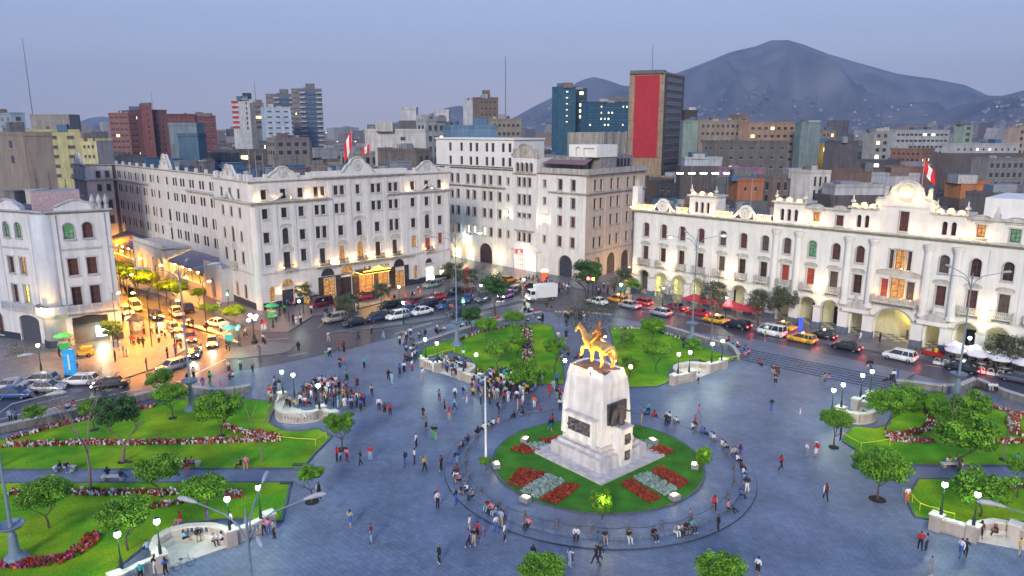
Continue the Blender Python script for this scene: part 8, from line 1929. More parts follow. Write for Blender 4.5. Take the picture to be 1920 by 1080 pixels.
def car_meshes(kind):
 if kind in CARM: return CARM[kind]
 L, W, H, belt, bon, tail, rf_, rr, gc = SPEC[kind]; h = L / 2; r = .315
 st = [(h, gc + .18, gc + .42, W * .36), (h - .10, gc + .05, belt - .24, W * .45), (h - .35, gc, belt - .13, W * .485), (h - bon * .6, gc - .02, belt - .06, W * .5), (h - bon, gc - .02, belt, W * .5), (0, gc - .02, belt + .02, W * .5), (-h + tail + .15, gc - .02, belt + .03, W * .5), (-h + .3, gc, belt + (.0 if tail > .3 else .02), W * .49), (-h + .07, gc + .08, belt - .06, W * .46), (-h, gc + .2, belt - .22, W * .42)]
 mb = MB(); rows = []
 for x, zl, zh, hw in st:
  sec = [(-hw * .93, zl), (-hw, zl + (zh - zl) * .35), (-hw * .985, zl + (zh - zl) * .72), (-hw * .86, zh), (-hw * .4, zh + .03), (hw * .4, zh + .03), (hw * .86, zh), (hw * .985, zl + (zh - zl) * .72), (hw, zl + (zh - zl) * .35), (hw * .93, zl)]
  rows.append([mb.pt(x, y, z) for y, z in sec])
 for i in range(len(rows) - 1):
  for k in range(10): mb.face((rows[i][k], rows[i + 1][k], rows[i + 1][(k + 1) % 10], rows[i][(k + 1) % 10]))
 mb.face(rows[0]); mb.face(rows[-1][::-1])
 xf0, xf1 = h - bon + .12, h - bon - rf_ - .15; xr1, xr0 = -h + tail + rr, -h + tail + .03
 if kind == 'pickup': xr1, xr0 = -.55, -.7
 wt, wb = W * .38, W * .455
 i = [mb.pt(x, y, z) for z, e_ in ((H - .07, 0), (H, .12)) for x, y in ((xf1 - e_ * .6, -wt + e_ * .5), (xf1 - e_ * .6, wt - e_ * .5), (xr1 + e_ * .5, wt - e_ * .5), (xr1 + e_ * .5, -wt + e_ * .5))]
 for q in ((3, 2, 1, 0), (4, 5, 6, 7), (0, 1, 5, 4), (1, 2, 6, 5), (2, 3, 7, 6), (3, 0, 4, 7)): mb.face([i[k] for k in q])
 zb = belt + .0
 for sy in (-1, 1):
  for a, b in (((xf0, zb), (xf1, H - .06)), ((xr0, zb), (xr1, H - .06)), (((xf0 + xr0) / 2 - .1, zb), ((xf1 + xr1) / 2 - .1, H - .06))):
   mb.tube([(a[0], sy * wb * 1.0, a[1]), (b[0], sy * wt * 1.01, b[1])], .045, 4)
  if xr1 - xr0 > -.1 and kind in ('suv', 'van', 'wagon'): x_ = (xr1 + xf1) / 2 - (xf1 - xr1) * .28; mb.tube([(x_ - .05, sy * wb, zb), (x_, sy * wt * 1.01, H - .06)], .05, 4)
 gl = MB(); i = [gl.pt(x, y, z) for x, y, z in ((xf0, -wb, zb), (xf0, wb, zb), (xr0, wb, zb), (xr0, -wb, zb), (xf1, -wt, H - .06), (xf1, wt, H - .06), (xr1, wt, H - .06), (xr1, -wt, H - .06))]
 for q in ((3, 2, 1, 0), (4, 5, 6, 7), (0, 1, 5, 4), (1, 2, 6, 5), (2, 3, 7, 6), (3, 0, 4, 7)): gl.face([i[k] for k in q])
 ty = MB(); ty.T = lambda x, y, z: Vector((x, z, y)); ty.lathe([(r * .6, -.1), (r * .95, -.1), (r, -.06), (r, .06), (r * .95, .1), (r * .6, .1)], 0, 0, 14, cap=False)
 rm = MB(); rm.T = ty.T; rm.lathe([(.03, -.085), (r * .62, -.07), (r * .62, .07), (.03, .085)], 0, 0, 10)
 hl = MB(); hl.cbox(h - .12, 0, belt - .3, .16, .36, .15); tl = MB(); tl.cbox(-h + .05, 0, belt - .2, .1, .3, .2)
 bp = MB(); bp.box(h - .03, h + .04, -W * .4, W * .4, gc + .06, gc + .2); bp.box(-h - .04, -h + .03, -W * .4, W * .4, gc + .1, gc + .24)
 if kind == 'pickup': bp.box(-h + .15, -.75, -W * .4, W * .4, belt + .02, belt + .05)
 pl = MB(); pl.box(h + .041, h + .05, -.2, .2, gc + .12, gc + .24)
 mi = MB(); mi.cbox(xf0 - .15, W * .5 + .06, belt + .1, .12, .16, .12); mi.cbox(xf0 - .15, -W * .5 - .06, belt + .1, .12, .16, .12)
 CARM[kind] = dict(body=mb.mesh('body', PAINT['white'], True), glass=gl.mesh('windows', M_CG), tyre=ty.mesh('tyre', M_TYRE, True), rim=rm.mesh('rim', M_RIM), hl=hl.mesh('headlight', M_HL0), tl=tl.mesh('taillight', M_TL0), bp=bp.mesh('bumper', M_TRIM), pl=pl.mesh('number_plate', PAINT['white']), mi=mi.mesh('mirror', M_TRIM), L=L, W=W, r=r)
 return CARM[kind]
CARS = []
def car(u, v, kind, col, head, label, lights='', z=.01, group=None, sign=None):
 m = car_meshes(kind); p = P(u, v, z); t = thing('parked_car' if not lights else 'car', label, 'car' if kind not in ('van', 'pickup') else kind, p, math.radians(head), group)
 b = lpart('body', m['body'], t); setmat(b, PAINT[col]); lpart('windows', m['glass'], t); lpart('bumper', m['bp'], b); lpart('number_plate', m['pl'], b); q = lpart('mirror', m['mi'], b); setmat(q, PAINT[col])
 for sx in (-1, 1):
  for sy in (-1, 1):
   w = lpart('wheel', m['tyre'], t, Matrix.Translation((sx * m['L'] * .31, sy * (m['W'] / 2 - .1), m['r']))); lpart('rim', m['rim'], w)
 for sy in (-1, 1):
  a = lpart('headlight', m['hl'], t, Matrix.Translation((0, sy * (m['W'] / 2 - .3), 0))); c = lpart('taillight', m['tl'], t, Matrix.Translation((0, sy * (m['W'] / 2 - .24), 0)))
  if 'h' in lights: setmat(a, M_HL1)
  if 't' in lights: setmat(c, M_TL1)
 if 'h' in lights: d = Vector((math.cos(math.radians(head)), math.sin(math.radians(head)), 0)); lamp('light', 'SPOT', p + d * (m['L'] / 2 + .12) + Vector((0, 0, .7)), 260, (1, .93, .75), t, .1, target=p + d * 9, spot=70)
 if 't' in lights: d = Vector((math.cos(math.radians(head)), math.sin(math.radians(head)), 0)); lamp('light', 'POINT', p - d * (m['L'] / 2 + .4) + Vector((0, 0, .7)), 14, (1, .05, .05), t, .2)
 if sign:
  s_ = MB(); s_.cbox(-.1, 0, SPEC[kind][2] + .08, .2, .5, .16); lpart('taxi_sign', s_.mesh('taxi_sign', mt('taxi_sign_glow', (1, .75, .3), var=0, emit=3, ecol=(1, .7, .3))), t)
 CARS.append(t); return t
R_ = 134.5
for a in [(1180, 577, 'sedan', 'silver', R_, 'silver sedan at the head of the right road queue', 't'), (1204, 572, 'hatch', 'red', R_, 'red car with glowing tail lights in the far lane behind the silver sedan', 't'), (1238, 591, 'hatch', 'silver', R_, 'silver hatchback with red brake lights right of the silver sedan', 't'),
  (1266, 581, 'sedan', 'maroon', R_, 'dark red car with bright tail lights before the green lit arches', 't'), (1308, 592, 'sedan', 'red', R_, 'bright red sedan beside the red canopy', 't'), (1342, 605, 'sedan', 'yellow', R_, 'yellow taxi between red sedan and black SUV', 't', 1), (1382, 616, 'suv', 'black', R_, 'black SUV with red tail lights behind a yellow taxi', 't'),
  (1446, 629, 'van', 'white', R_, 'white minivan beside a yellow taxi on the right road', 't'), (1466, 618, 'sedan', 'yellow', R_, 'yellow taxi half hidden behind the white minivan', 't', 1), (1503, 641, 'wagon', 'yellow', R_, 'yellow station wagon taxi in the near lane', 't', 1), (1543, 635, 'hatch', 'black', R_, 'black taxi with orange panels and red lights behind the yellow wagon', 't', 1),
  (1586, 656, 'sedan', 'black', R_, 'black sedan with glowing tail lights near the steps', 't'), (1686, 675, 'suv', 'white', R_, 'large white SUV passing the great arch', 't'), (1803, 696, 'sedan', 'black', R_, 'black taxi sedan before the white parasols', 't', 1), (1908, 716, 'sedan', 'grey', R_, 'dark grey sedan cut by the right edge', ''),
  (1158, 566, 'wagon', 'orange', R_, 'orange taxi at the far corner beside the lantern tree', '', 1), (1120, 570, 'sedan', 'white', R_, 'white car half hidden behind bare trees at the far corner', '')]:
 car(a[0], a[1], a[2], a[3], a[4], a[5], a[6], sign=(len(a) > 7))
K = 222
for a in [(629, 603, 'suv', 'champagne', K, 'orange lit silver SUV at the left end of the front parking row'), (667, 609, 'sedan', 'black', K, 'black sedan second in the front parking row'), (709, 601, 'suv', 'navy', K, 'dark navy SUV between black sedan and white SUV'), (745, 598, 'suv', 'white', K, 'white SUV in the front parking row'), (791, 589, 'sedan', 'white', K, 'white sedan in the front parking row'),
  (730, 577, 'wagon', 'black', K, 'long black car in the second row of the car park'), (763, 585, 'sedan', 'blue', K, 'dark blue sedan behind the white SUV'), (778, 571, 'hatch', 'maroon', K, 'dark maroon car right of the long black car'), (800, 576, 'suv', 'navy', K, 'navy car behind the white sedan'), (818, 562, 'sedan', 'red', K, 'long red sedan in the second row of the car park'),
  (841, 578, 'suv', 'blue', K, 'blue SUV near the tall lamp at the car park'), (858, 591, 'hatch', 'navy', K, 'dark car with open bonnet near the tall lamp'), (602, 575, 'van', 'maroon', K, 'maroon minibus before the hotel shop entrance'), (688, 561, 'suv', 'red', K, 'red SUV stopped before the golden hotel entrance'), (811, 539, 'suv', 'green grey', K, 'pale green grey SUV at the right end of the hotel'),
  (876, 565, 'sedan', 'blue', 262, 'blue sedan facing the square at the right of the car park', 't'), (905, 564, 'suv', 'grey', 250, 'dark grey SUV beneath the tall dark green tree'), (848, 552, 'hatch', 'black', K, 'small black car behind the blue SUV'), (949, 558, 'hatch', 'pink', 235, 'pinkish lit car right of the tall dark green tree', 'h'), (962, 549, 'wagon', 'champagne', 235, 'silver brown wagon behind the pinkish car', ''),
  (1002, 543, 'sedan', 'black', R_ + 180, 'black sedan before the red entrance crowd', 't'), (952, 529, 'sedan', 'orange', 40, 'orange lit car on the far crossing', 't'), (926, 545, 'sedan', 'navy', 222, 'navy sedan hidden behind the tall dark green tree', '')]:
 car(a[0], a[1], a[2], a[3], a[4], a[5], a[6] if len(a) > 6 else '')
S_ = 308
for a in [(238, 588, 'wagon', 'white', S_, 'white station wagon farthest down the yellow street', 'h'), (254, 581, 'van', 'white', S_, 'white minivan behind the station wagon in the yellow street', ''), (293, 597, 'suv', 'navy', S_, 'dark patrol car with bright headlights in the yellow street', 'h'), (331, 592, 'pickup', 'white', 128, 'white pickup driving away up the yellow street', 't'),
  (350, 583, 'suv', 'black', 128, 'black SUV driving away beside the white pickup', ''), (327, 620, 'sedan', 'champagne', S_, 'pale taxi with headlights on the zebra crossing', 'h', 1), (407, 611, 'sedan', 'white', 150, 'white sedan turning at the hotel corner', 't'), (358, 638, 'hatch', 'red', 296, 'red car with bright headlights at the crossing', 'h'), (399, 646, 'sedan', 'champagne', 290, 'champagne sedan with headlights at the crossing', 'h'),
  (366, 667, 'hatch', 'navy', 286, 'dark blue car with headlights right of the tall lamp', 'h'), (325, 692, 'wagon', 'silver', 240, 'silver green wagon leaving the crossing toward the left', 'h'),
  (208, 727, 'sedan', 'black', 197, 'black sedan with one bright headlight on the left road', 'h'), (152, 720, 'wagon', 'white', 184, 'white station wagon parked along the left pavement', ''), (76, 718, 'wagon', 'silver', 184, 'silver wagon parked behind the silver sedan', ''), (88, 733, 'sedan', 'silver', 184 + 180, 'silver sedan on the left road', ''), (20, 729, 'sedan', 'silver', 184, 'silver sedan cut by the left edge', ''), (26, 745, 'sedan', 'blue', 4, 'blue sedan at the left edge of the left road', ''),
  (216, 612, 'sedan', 'yellow', S_, 'yellow taxi hidden behind the corner shop tree', '')]:
 car(a[0], a[1], a[2], a[3], a[4], a[5], a[6], sign=(len(a) > 7))
p = P(1015, 563, .01); t = thing('box_truck', 'white box truck with lit orange headlight near the far crossing', 'truck', p, math.radians(200))
mb = MB(); mb.box(-3.0, 1.3, -1.1, 1.1, .75, 3.2); b = lpart('cargo_box', mb.mesh('cargo_box', PAINT['white']), t)
mb = MB(); mb.box(1.4, 2.9, -1.0, 1.0, .5, 1.4); mb.prism([(1.4, -1), (2.6, -.95), (2.6, .95), (1.4, 1)], 1.4, 2.3); cabm = lpart('cab', mb.mesh('cab', PAINT['white']), t)
mb = MB(); mb.box(2.605, 2.64, -.85, .85, 1.45, 2.2); mb.box(1.7, 2.5, -1.01, -.99, 1.45, 2.15); mb.box(1.7, 2.5, .99, 1.01, 1.45, 2.15); lpart('windows', mb.mesh('windows', M_CG), cabm)
for x in (-2, 2.2):
 for y in (-.9, .9): w = lpart('wheel', car_meshes('suv')['tyre'], t, Matrix.Translation((x, y, .4)) @ Matrix.Diagonal((1.25, 1.25, 1.25, 1))); lpart('rim', car_meshes('suv')['rim'], w)
for y in (-.7, .7): mb = MB(); mb.cbox(2.93, y, .8, .08, .3, .2); lpart('headlight', mb.mesh('headlight', M_HL1), t)
def motorbike(u, v, head, label, group=None):
 p = P(u, v, .01); t = thing('motorbike', label, 'motorbike', p, math.radians(head), group)
 if 'mbk' not in WINC:
  a = MB(); a.tube([(-.5, 0, .55), (-.1, 0, .6), (.35, 0, .75), (.5, 0, .95)], .06, 5); a.sphere(.1, 0, .72, .24, .13, .13); b = MB(); b.box(-.55, -.02, -.12, .12, .74, .84)
  c = MB(); c.T = lambda x, y, z: Vector((x, z, y)); c.lathe([(.2, -.05), (.3, -.05), (.3, .05), (.2, .05)], 0, 0, 12, cap=False); d_ = MB(); d_.tube([(.5, -.32, 1.0), (.5, .32, 1.0)], .025, 4); f = MB(); f.tube([(.5, 0, 1.0), (.68, 0, .3)], .04, 4)
  WINC['mbk'] = (a.mesh('frame', PAINT['red']), b.mesh('seat', M_TRIM), c.mesh('wheel', M_TYRE), d_.mesh('handlebar', M_IRON), f.mesh('fork', M_IRON))
 a, b, c, d_, f = WINC['mbk']; lpart('frame', a, t); lpart('seat', b, t); lpart('wheel', c, t, Matrix.Translation((-.6, 0, .3))); lpart('wheel', c, t, Matrix.Translation((.68, 0, .3))); lpart('handlebar', d_, t); lpart('fork', f, t)
for k, l in enumerate(('first', 'second', 'third', 'fourth', 'fifth')): motorbike(866 + 6 * k, 549 - .6 * k, 250, '%s motorbike from the left in the row behind the blue sedan' % l)
for k, l in enumerate(('left', 'middle', 'right')): motorbike(1082 + 9 * k, 588 + k, 200, '%s white lit motorbike at the far end of the middle path' % l)
motorbike(1724, 664, R_, 'motorbike pulling the red cargo cart')
p = P(1745, 670, .01); t = thing('cargo_tricycle', 'red cargo tricycle with yellow and white loads beside the parasols', 'tricycle', p, math.radians(R_))
mb = MB(); mb.box(-1.6, .9, -.7, .7, .55, .65); mb.box(-1.6, .9, -.7, -.64, .651, 1.1); mb.box(-1.6, .9, .64, .7, .651, 1.1); lpart('cargo_bed', mb.mesh('cargo_bed', PAINT['red']), t)
mb = MB(); mb.cyl(-.6, 0, .66, 1.5, .3, .28, 10); lpart('barrel', mb.mesh('barrel', M_CLO['y']), t); mb = MB(); mb.cbox(.3, 0, .95, .6, .8, .55); lpart('crate', mb.mesh('crate', M_CLO['B']), t)
for y in (-.75, .75): lpart('wheel', car_meshes('suv')['tyre'], t, Matrix.Translation((-.9, y, .32)))
p = P(160, 668, .12); t = thing('mototaxi', 'small yellow mototaxi on the pavement by the corner shop', 'tricycle', p, 3.3)
mb = MB(); mb.prism([(-1.1, -.6), (.7, -.6), (1.0, 0), (.7, .6), (-1.1, .6)], .35, .9); mb.prism([(-1.0, -.58), (.4, -.55), (.4, .55), (-1.0, .58)], 1.35, 1.5); lpart('body', mb.mesh('body', PAINT['yellow']), t)
mb = MB()
for x in (-1, .4):
 for y in (-.52, .52): mb.tube([(x, y, .9), (x, y, 1.4)], .03, 4)
lpart('canopy_posts', mb.mesh('canopy_posts', M_IRON), t, kind='stuff')
for x, y in ((-.7, .62), (-.7, -.62), (.85, 0)): lpart('wheel', car_meshes('suv')['tyre'], t, Matrix.Translation((x, y, .3)))
def bicycle(u, v, rz, col, label, z=.125, lean=0):
 p = P(u, v, z); t = thing('bicycle', label, 'bicycle', p, rz)
 mx = Matrix.Rotation(lean, 4, 'X')
 for k, x in enumerate((-.52, .52)):
  mb = MB(); mb.T = lambda a, b, c: Vector((a, c, b)); mb.tube([(x + .33 * math.cos(q * PI / 9), .34 + .33 * math.sin(q * PI / 9), 0) for q in range(19)], .02, 4)
  for q in range(6): mb.tube([(x, .34, 0), (x + .32 * math.cos(q * PI / 3), .34 + .32 * math.sin(q * PI / 3), 0)], .005, 3)
  lpart('wheel', mb.mesh('wheel', M_TYRE), t, mx)
 mb = MB(); pts = {'r': (-.52, 0, .34), 'b': (-.08, 0, .3), 's': (-.2, 0, .82), 'h': (.38, 0, .85), 'f': (.52, 0, .34)}
 for a, b in ('rb', 'rs', 'bs', 'sh', 'bh', 'hf'): mb.tube([pts[a], pts[b]], .025, 5)
 mb.tube([(.36, 0, .85), (.33, 0, 1.0)], .02, 5); lpart('frame', mb.mesh('frame', M_CLO[col]), t, mx)
 mb = MB(); mb.tube([(.36, -.27, 1.02), (.33, 0, 1.0), (.36, .27, 1.02)], .018, 5); lpart('handlebar', mb.mesh('handlebar', M_IRON), t, mx); mb = MB(); mb.box(-.33, -.08, -.06, .06, .88, .93); lpart('saddle', mb.mesh('saddle', M_TRIM), t, mx)
bicycle(1125, 1016, .15, 'b', 'blue bicycle leaning at the front edge of the round walk'); bicycle(985, 769, .2, 'k', 'black bicycle held by two people between crowd and monument'); bicycle(346, 1066, .7, 'g', 'grey bicycle beside the bottom left seat')
p = P(1385, 596, .12); t = thing('cafe_canopy', 'long red cafe canopy with railings in front of the arcade', 'canopy', p)
M_REDC = M('red_canvas', (.50, .04, .06), rough=.8, var=.1)
for k in range(4):
 mb = MB(DF); s = 17.5 + k * 3.6; d = 5.2
 c = DF(s, d, 0)
 i = [mb.pt(s + a, d + b, z) for a, b, z in ((-1.75, -1.6, 2.5), (1.75, -1.6, 2.5), (1.75, 1.6, 2.5), (-1.75, 1.6, 2.5), (0, 0, 3.4), (-1.75, -1.6, 2.25), (1.75, -1.6, 2.25), (1.75, 1.6, 2.25), (-1.75, 1.6, 2.25))]
 for q in ((0, 1, 4), (1, 2, 4), (2, 3, 4), (3, 0, 4), (0, 1, 6, 5), (1, 2, 7, 6), (2, 3, 8, 7), (3, 0, 5, 8)): mb.face([i[x] for x in q])
 o = part('canopy', mb, M_REDC, t)
 for a in (-1.65, 1.65): mb = MB(DF); mb.box(s + a - .03, s + a + .03, d + 1.5, d + 1.56, .1, 2.3); part('canopy_post', mb, M_IRON, o)
for k in range(14):
 mb = MB(DF); s = 16 + k * 1.15; mb.box(s, s + 1.1, 7.0, 7.05, .95, 1.02); mb.box(s, s + 1.1, 7.0, 7.04, .3, .36)
 for q in range(5): mb.box(s + .05 + q * .24, s + .08 + q * .24, 7.005, 7.035, .1, .95)
 part('railing_panel', mb, M('railing_grey', (.3, .3, .34), var=.1) if k == 0 else bpy.data.materials['railing_grey'], t)
lamp('light', 'POINT', DF(23, 5, 2.1), 60, (1, .25, .2), t, .3)
M_PARA = M('parasol_canvas', (.74, .74, .76), rough=.85, var=.06); M_CAFE = M('cafe_panel', (.68, .68, .66), var=.1)
nth = 'first second third fourth fifth sixth seventh eighth ninth tenth eleventh twelfth'.split()
pr_ = MB(); N_ = 8
i0 = [pr_.pt(1.45 * math.cos(2 * PI * k / N_), 1.45 * math.sin(2 * PI * k / N_), 2.25) for k in range(N_)]; i1 = [pr_.pt(1.42 * math.cos(2 * PI * k / N_), 1.42 * math.sin(2 * PI * k / N_), 2.05) for k in range(N_)]; tp = pr_.pt(0, 0, 2.85)
for k in range(N_): pr_.face((i0[k], i0[(k + 1) % N_], tp)); pr_.face((i0[k], i1[k], i1[(k + 1) % N_], i0[(k + 1) % N_]))
PCM = pr_.mesh('canvas', M_PARA); pm_ = MB(); pm_.cyl(0, 0, 0, 2.8, .03, n=6); pm_.cyl(0, 0, 0, .08, .28, n=8); PPM = pm_.mesh('pole', M_IRON)
tb_ = MB(); tb_.cbox(0, 0, .73, .8, .8, .04); tb_.cyl(0, 0, 0, .71, .04, n=6); TBM = tb_.mesh('cafe_table', M_CAFE)
k = 0
for row, d in enumerate((3.6, 6.2)):
 for j in range(6):
  c = DF(59.6 + j * 2.7 + row * .8, d, .12); q = thing('parasol', '%s white parasol from the left in the %s cafe row' % (nth[j], 'back' if row == 0 else 'front'), 'parasol', c, .2 * j, 'white parasols of the right cafe'); lpart('canvas', PCM, q); lpart('pole', PPM, q)
  o = link('cafe_table', TBM, None, Matrix.Translation(c + Vector((.9, .2, 0)))); tag(o, 'cafe table beside the %s parasol of the %s row' % (nth[j], 'back' if row == 0 else 'front'), 'table', 'cafe tables'); k += 1
  for e_ in (-1, 1):
   if rp.random() < .75: q_ = c + Vector((.9 + e_ * .65, .2, 0)); person(*PX(q_.x, q_.y, .1), rp.choice('wkrlgn'), 'k', 'T', rz=PI / 2 * -e_ + PI, where='at the white parasol cafe', pos=q_, group='cafe guests')
t = thing('cafe_fence', 'low cafe fence of white panels in dark frames before the parasols', 'fence', DF(66, 7.9, .12))
for j in range(17):
 s = 58.2 + j * 1.1; mb = MB(DF); mb.box(s, s + 1.0, 7.9, 7.96, .2, .62); part('panel', mb, M_CAFE, t); mb = MB(DF); mb.box(s - .05, s, 7.88, 7.98, .12, 1.35); part('post', mb, M_GREENP, t)
 mb = MB(DF); mb.tube([(s + .5 + .35 * math.cos(PI * q / 6), 7.93, .75 + .38 * math.sin(PI * q / 6)) for q in range(7)], .04, 4); part('arched_board', mb, PAINT['white'], t); mb = MB(DF); mb.box(s, s + 1.0, 7.91, 7.95, 1.28, 1.34); part('rail', mb, M_GREENP, t)
def boxthing(name, label, cat, u, v, z, parts, rz=0):
 p = P(u, v, z); t = thing(name, label, cat, p, rz)
 for nm, mat, f in parts: mb = MB(); f(mb); lpart(nm, mb.mesh(nm, mat), t)
 return t
boxthing('newspaper_kiosk', 'grey newspaper kiosk with pointed roof on the yellow lit pavement', 'kiosk', 258, 624, .12, [
 ('wall', M('kiosk_grey', (.16, .16, .18), var=.2), lambda m: m.cbox(0, 0, 1.15, 1.9, 1.7, 2.3)), ('roof', M('kiosk_roof', (.07, .08, .10), var=.2), lambda m: m.lathe([(1.55, 2.31), (1.5, 2.45), (.05, 3.3)], n=4)),
 ('display', mt('kiosk_print', (.45, .4, .45), var=.8, scale=6), lambda m: (m.cbox(-.96, 0, 1.3, .04, 1.3, 1.5), m.cbox(0, -.87, 1.3, 1.4, .04, 1.5)))], math.radians(42))
boxthing('advert_pillar', 'bright blue advertising pillar on the left pavement', 'pillar', 134, 705, .12, [('pillar', mt('pillar_blue', (.02, .25, .55), var=.25, scale=2, emit=.25, ecol=(.02, .3, .7)), lambda m: m.cbox(0, 0, 1.9, 1.5, .35, 3.6)), ('lettering_strip', M_CLO['w'], lambda m: m.cbox(0, -.2, 2.0, .22, .03, 2.2)), ('foot', M_KERB, lambda m: m.cbox(0, 0, .1, 1.6, .5, .2))], .1)
boxthing('advert_pillar', 'narrow red advertising pillar before the tower house', 'pillar', 875, 531, .12, [('pillar', mt('pillar_red', (.55, .02, .03), var=.15, emit=.4, ecol=(.8, .02, .03)), lambda m: m.cbox(0, 0, 1.8, .9, .3, 3.4)), ('foot', M_KERB, lambda m: m.cbox(0, 0, .06, 1.1, .5, .12))], .5)
boxthing('advert_pillar', 'blue lit advertising pillar before the arcade', 'pillar', 1500, 621, .12, [('pillar', mt('pillar_blue_lit', (.02, .06, .7), var=.2, emit=1.2, ecol=(.01, .04, 1)), lambda m: m.cbox(0, 0, 1.2, .5, .25, 2.1)), ('foot', M_KERB, lambda m: m.cbox(0, 0, .06, .9, .4, .12))], -.7)
def stall(u, v, col, lab, s=1.0):
 boxthing('vendor_cart', lab, 'stall', u, v, .12, [('cart', mt('cart_' + col, CLO[col][1], var=.15), lambda m: m.cbox(0, 0, .65, 1.6 * s, 1.0 * s, 1.0)), ('umbrella', mt('umb_' + col, tuple(min(1, x * 1.3) for x in CLO[col][1]), var=.1), lambda m: m.lathe([(1.3 * s, 2.2), (.8 * s, 2.5), (.05, 2.75)], n=10)), ('post', M_IRON, lambda m: m.cyl(0, 0, 1.15, 2.5, .03, n=5)), ('goods', mt('goods_mix', (.5, .4, .3), var=.9, scale=5), lambda m: m.cbox(0, 0, 1.3, 1.3 * s, .8 * s, .3))], .3)
stall(121, 656, 'G', 'green vendor cart with umbrella before the corner house'); stall(511, 596, 'G', 'green vendor cart at the hotel corner with goods'); stall(1168, 562, 't', 'turquoise umbrella stall at the far corner'); stall(576, 569, 'y', 'yellow stall beside the hotel side door', .7); stall(430, 640, 't', 'turquoise lit cart at the hotel side crossing', .8)
boxthing('lit_booth', 'red and yellow glowing ice cream booth beside the red entrance', 'kiosk', 1021, 527, .12, [('booth', mt('booth_red', (.6, .03, .02), var=.1, emit=.8, ecol=(1, .1, .05)), lambda m: m.lathe([(.6, 0), (.6, 1.7), (.9, 1.8), (.9, 2.1)], n=8)), ('sign', mt('booth_yellow', (.9, .7, .1), var=.1, emit=4, ecol=(1, .75, .15)), lambda m: m.lathe([(.8, 2.11), (.7, 2.5), (.2, 2.7)], n=8))])
t = thing('hanging_sign', 'red and white banner hanging above the bright entrance of the tower house', 'sign', CF(31.5, 1.1, 4.6))
mb = MB(CF); mb.slab_x([(30.2, 3.9), (32.6, 4.3), (32.6, 5.2), (30.2, 4.9)], 1.0, 1.08); part('cloth', mb, M_REDG, t); mb = MB(CF); mb.slab_x([(31.0, 4.2), (31.8, 4.34), (31.8, 4.9), (31.0, 4.75)], 1.085, 1.1); part('white_patch', mb, PAINT['white'], t)
for k, (u, v, c_, nm) in enumerate(((1103, 523, (1, .05, .1), 'red'), (1112, 524, (1, .6, .05), 'orange'))):
 pt_ = P(1100, 562); z_ = ZAT(pt_ - Vector((0, 2.5, 0)), v); x_ = (u - 960) / FPX * ((pt_.y - 2.5) * CP + (CH - z_) * SP)
 o = thing('traffic_light', '%s glowing signal lamp in front of the far corner tree' % nm, 'traffic light', (x_, pt_.y - 2.5, .1)); mb = MB(); mb.cyl(0, 0, 0, z_, .07, n=6); lpart('post', mb.mesh('post', M_IRON), o)
 mb = MB(); mb.sphere(0, -.12, z_, .32, n=8, m=6); lpart('lens', mb.mesh('lens', M('signal_%s' % nm, c_, var=0, emit=12, ecol=c_)), o); mb = MB(); mb.cbox(0, .12, z_, .5, .3, .9); lpart('housing', mb.mesh('housing', M_IRON), o)
def tlight(u, v, H, col, lab, en=60):
 p = P(u, v, .12); t = thing('traffic_light', lab, 'traffic light', p); mb = MB(); mb.cyl(0, 0, 0, H, .07, n=6); lpart('post', mb.mesh('post', M_GREENP), t)
 mb = MB(); mb.cbox(0, 0, H + .45, .38, .3, 1.0); h = lpart('housing', mb.mesh('housing', M_GREENP), t)
 for k, c_ in enumerate(((.25, .01, .01), (.25, .15, .01), (.01, .25, .12))):
  on = {'r': 0, 'g': 2}.get(col) == k; e_ = ((1, .05, .02), None, (.1, 1, .75))[k] if on else None
  mb = MB(); mb.cbox(0, -.17, H + .77 - k * .32, .24, .06, .24); lpart('lens', mb.mesh('lens', mt('tl_%d_%d' % (k, on), c_, var=0, emit=25 if on else 0, ecol=e_)), h)
 if en: lamp('light', 'POINT', p + Vector((0, -.8, H + .2)), en, (.1, 1, .8) if col == 'g' else (1, .1, .05), t, .2)
tlight(430, 590, 3.6, 'g', 'green traffic light before the hotel corner pavement', 160); tlight(297, 630, 3.2, '', 'dark traffic light among the waiting people', 0); tlight(448, 648, 2.6, 'g', 'green traffic light on the traffic island', 120); tlight(869, 600, 3.2, 'g', 'green traffic light beside the dark car with open bonnet', 140)
for u, v, H, l in ((451, 650, 3.3, 'thin sign post on the traffic island'), (336, 602, 4, 'thin sign post beside the white pickup')):
 p = P(u, v, .12); t = thing('sign_post', l, 'sign', p); mb = MB(); mb.cyl(0, 0, 0, H, .04, n=5); lpart('post', mb.mesh('post', M_IRON), t); mb = MB(); mb.cbox(0, -.05, H, .5, .04, .6); lpart('plate', mb.mesh('plate', M_CLO['g']), t)
for u, v, l in ((651, 576, 'orange cone nearest the maroon minibus'), (760, 557, 'orange cone before the golden entrance'), (734, 560, 'orange cone left of the hotel entrance lights'), (788, 551, 'orange cone by the green grey SUV')):
 boxthing('traffic_cone', l, 'cone', u, v, .02, [('cone', mt('cone_orange', (.8, .10, .02), var=.05, emit=.2, ecol=(1, .1, .02)), lambda m: m.lathe([(.26, .05), (.05, 1.0)], n=8)), ('base', mt('cone_base', (.1, .02, .01)), lambda m: m.cbox(0, 0, .03, .6, .6, .05))])
def bench(u, v, rz, lab, z=.2):
 boxthing('park_bench', lab, 'bench', u, v, z, [('seat', M_EXC, lambda m: m.cbox(0, 0, .42, 2.1, .5, .1)), ('leg', M_EXS, lambda m: m.cbox(-.8, 0, .185, .3, .5, .37)), ('leg', M_EXS, lambda m: m.cbox(.8, 0, .185, .3, .5, .37))], rz)
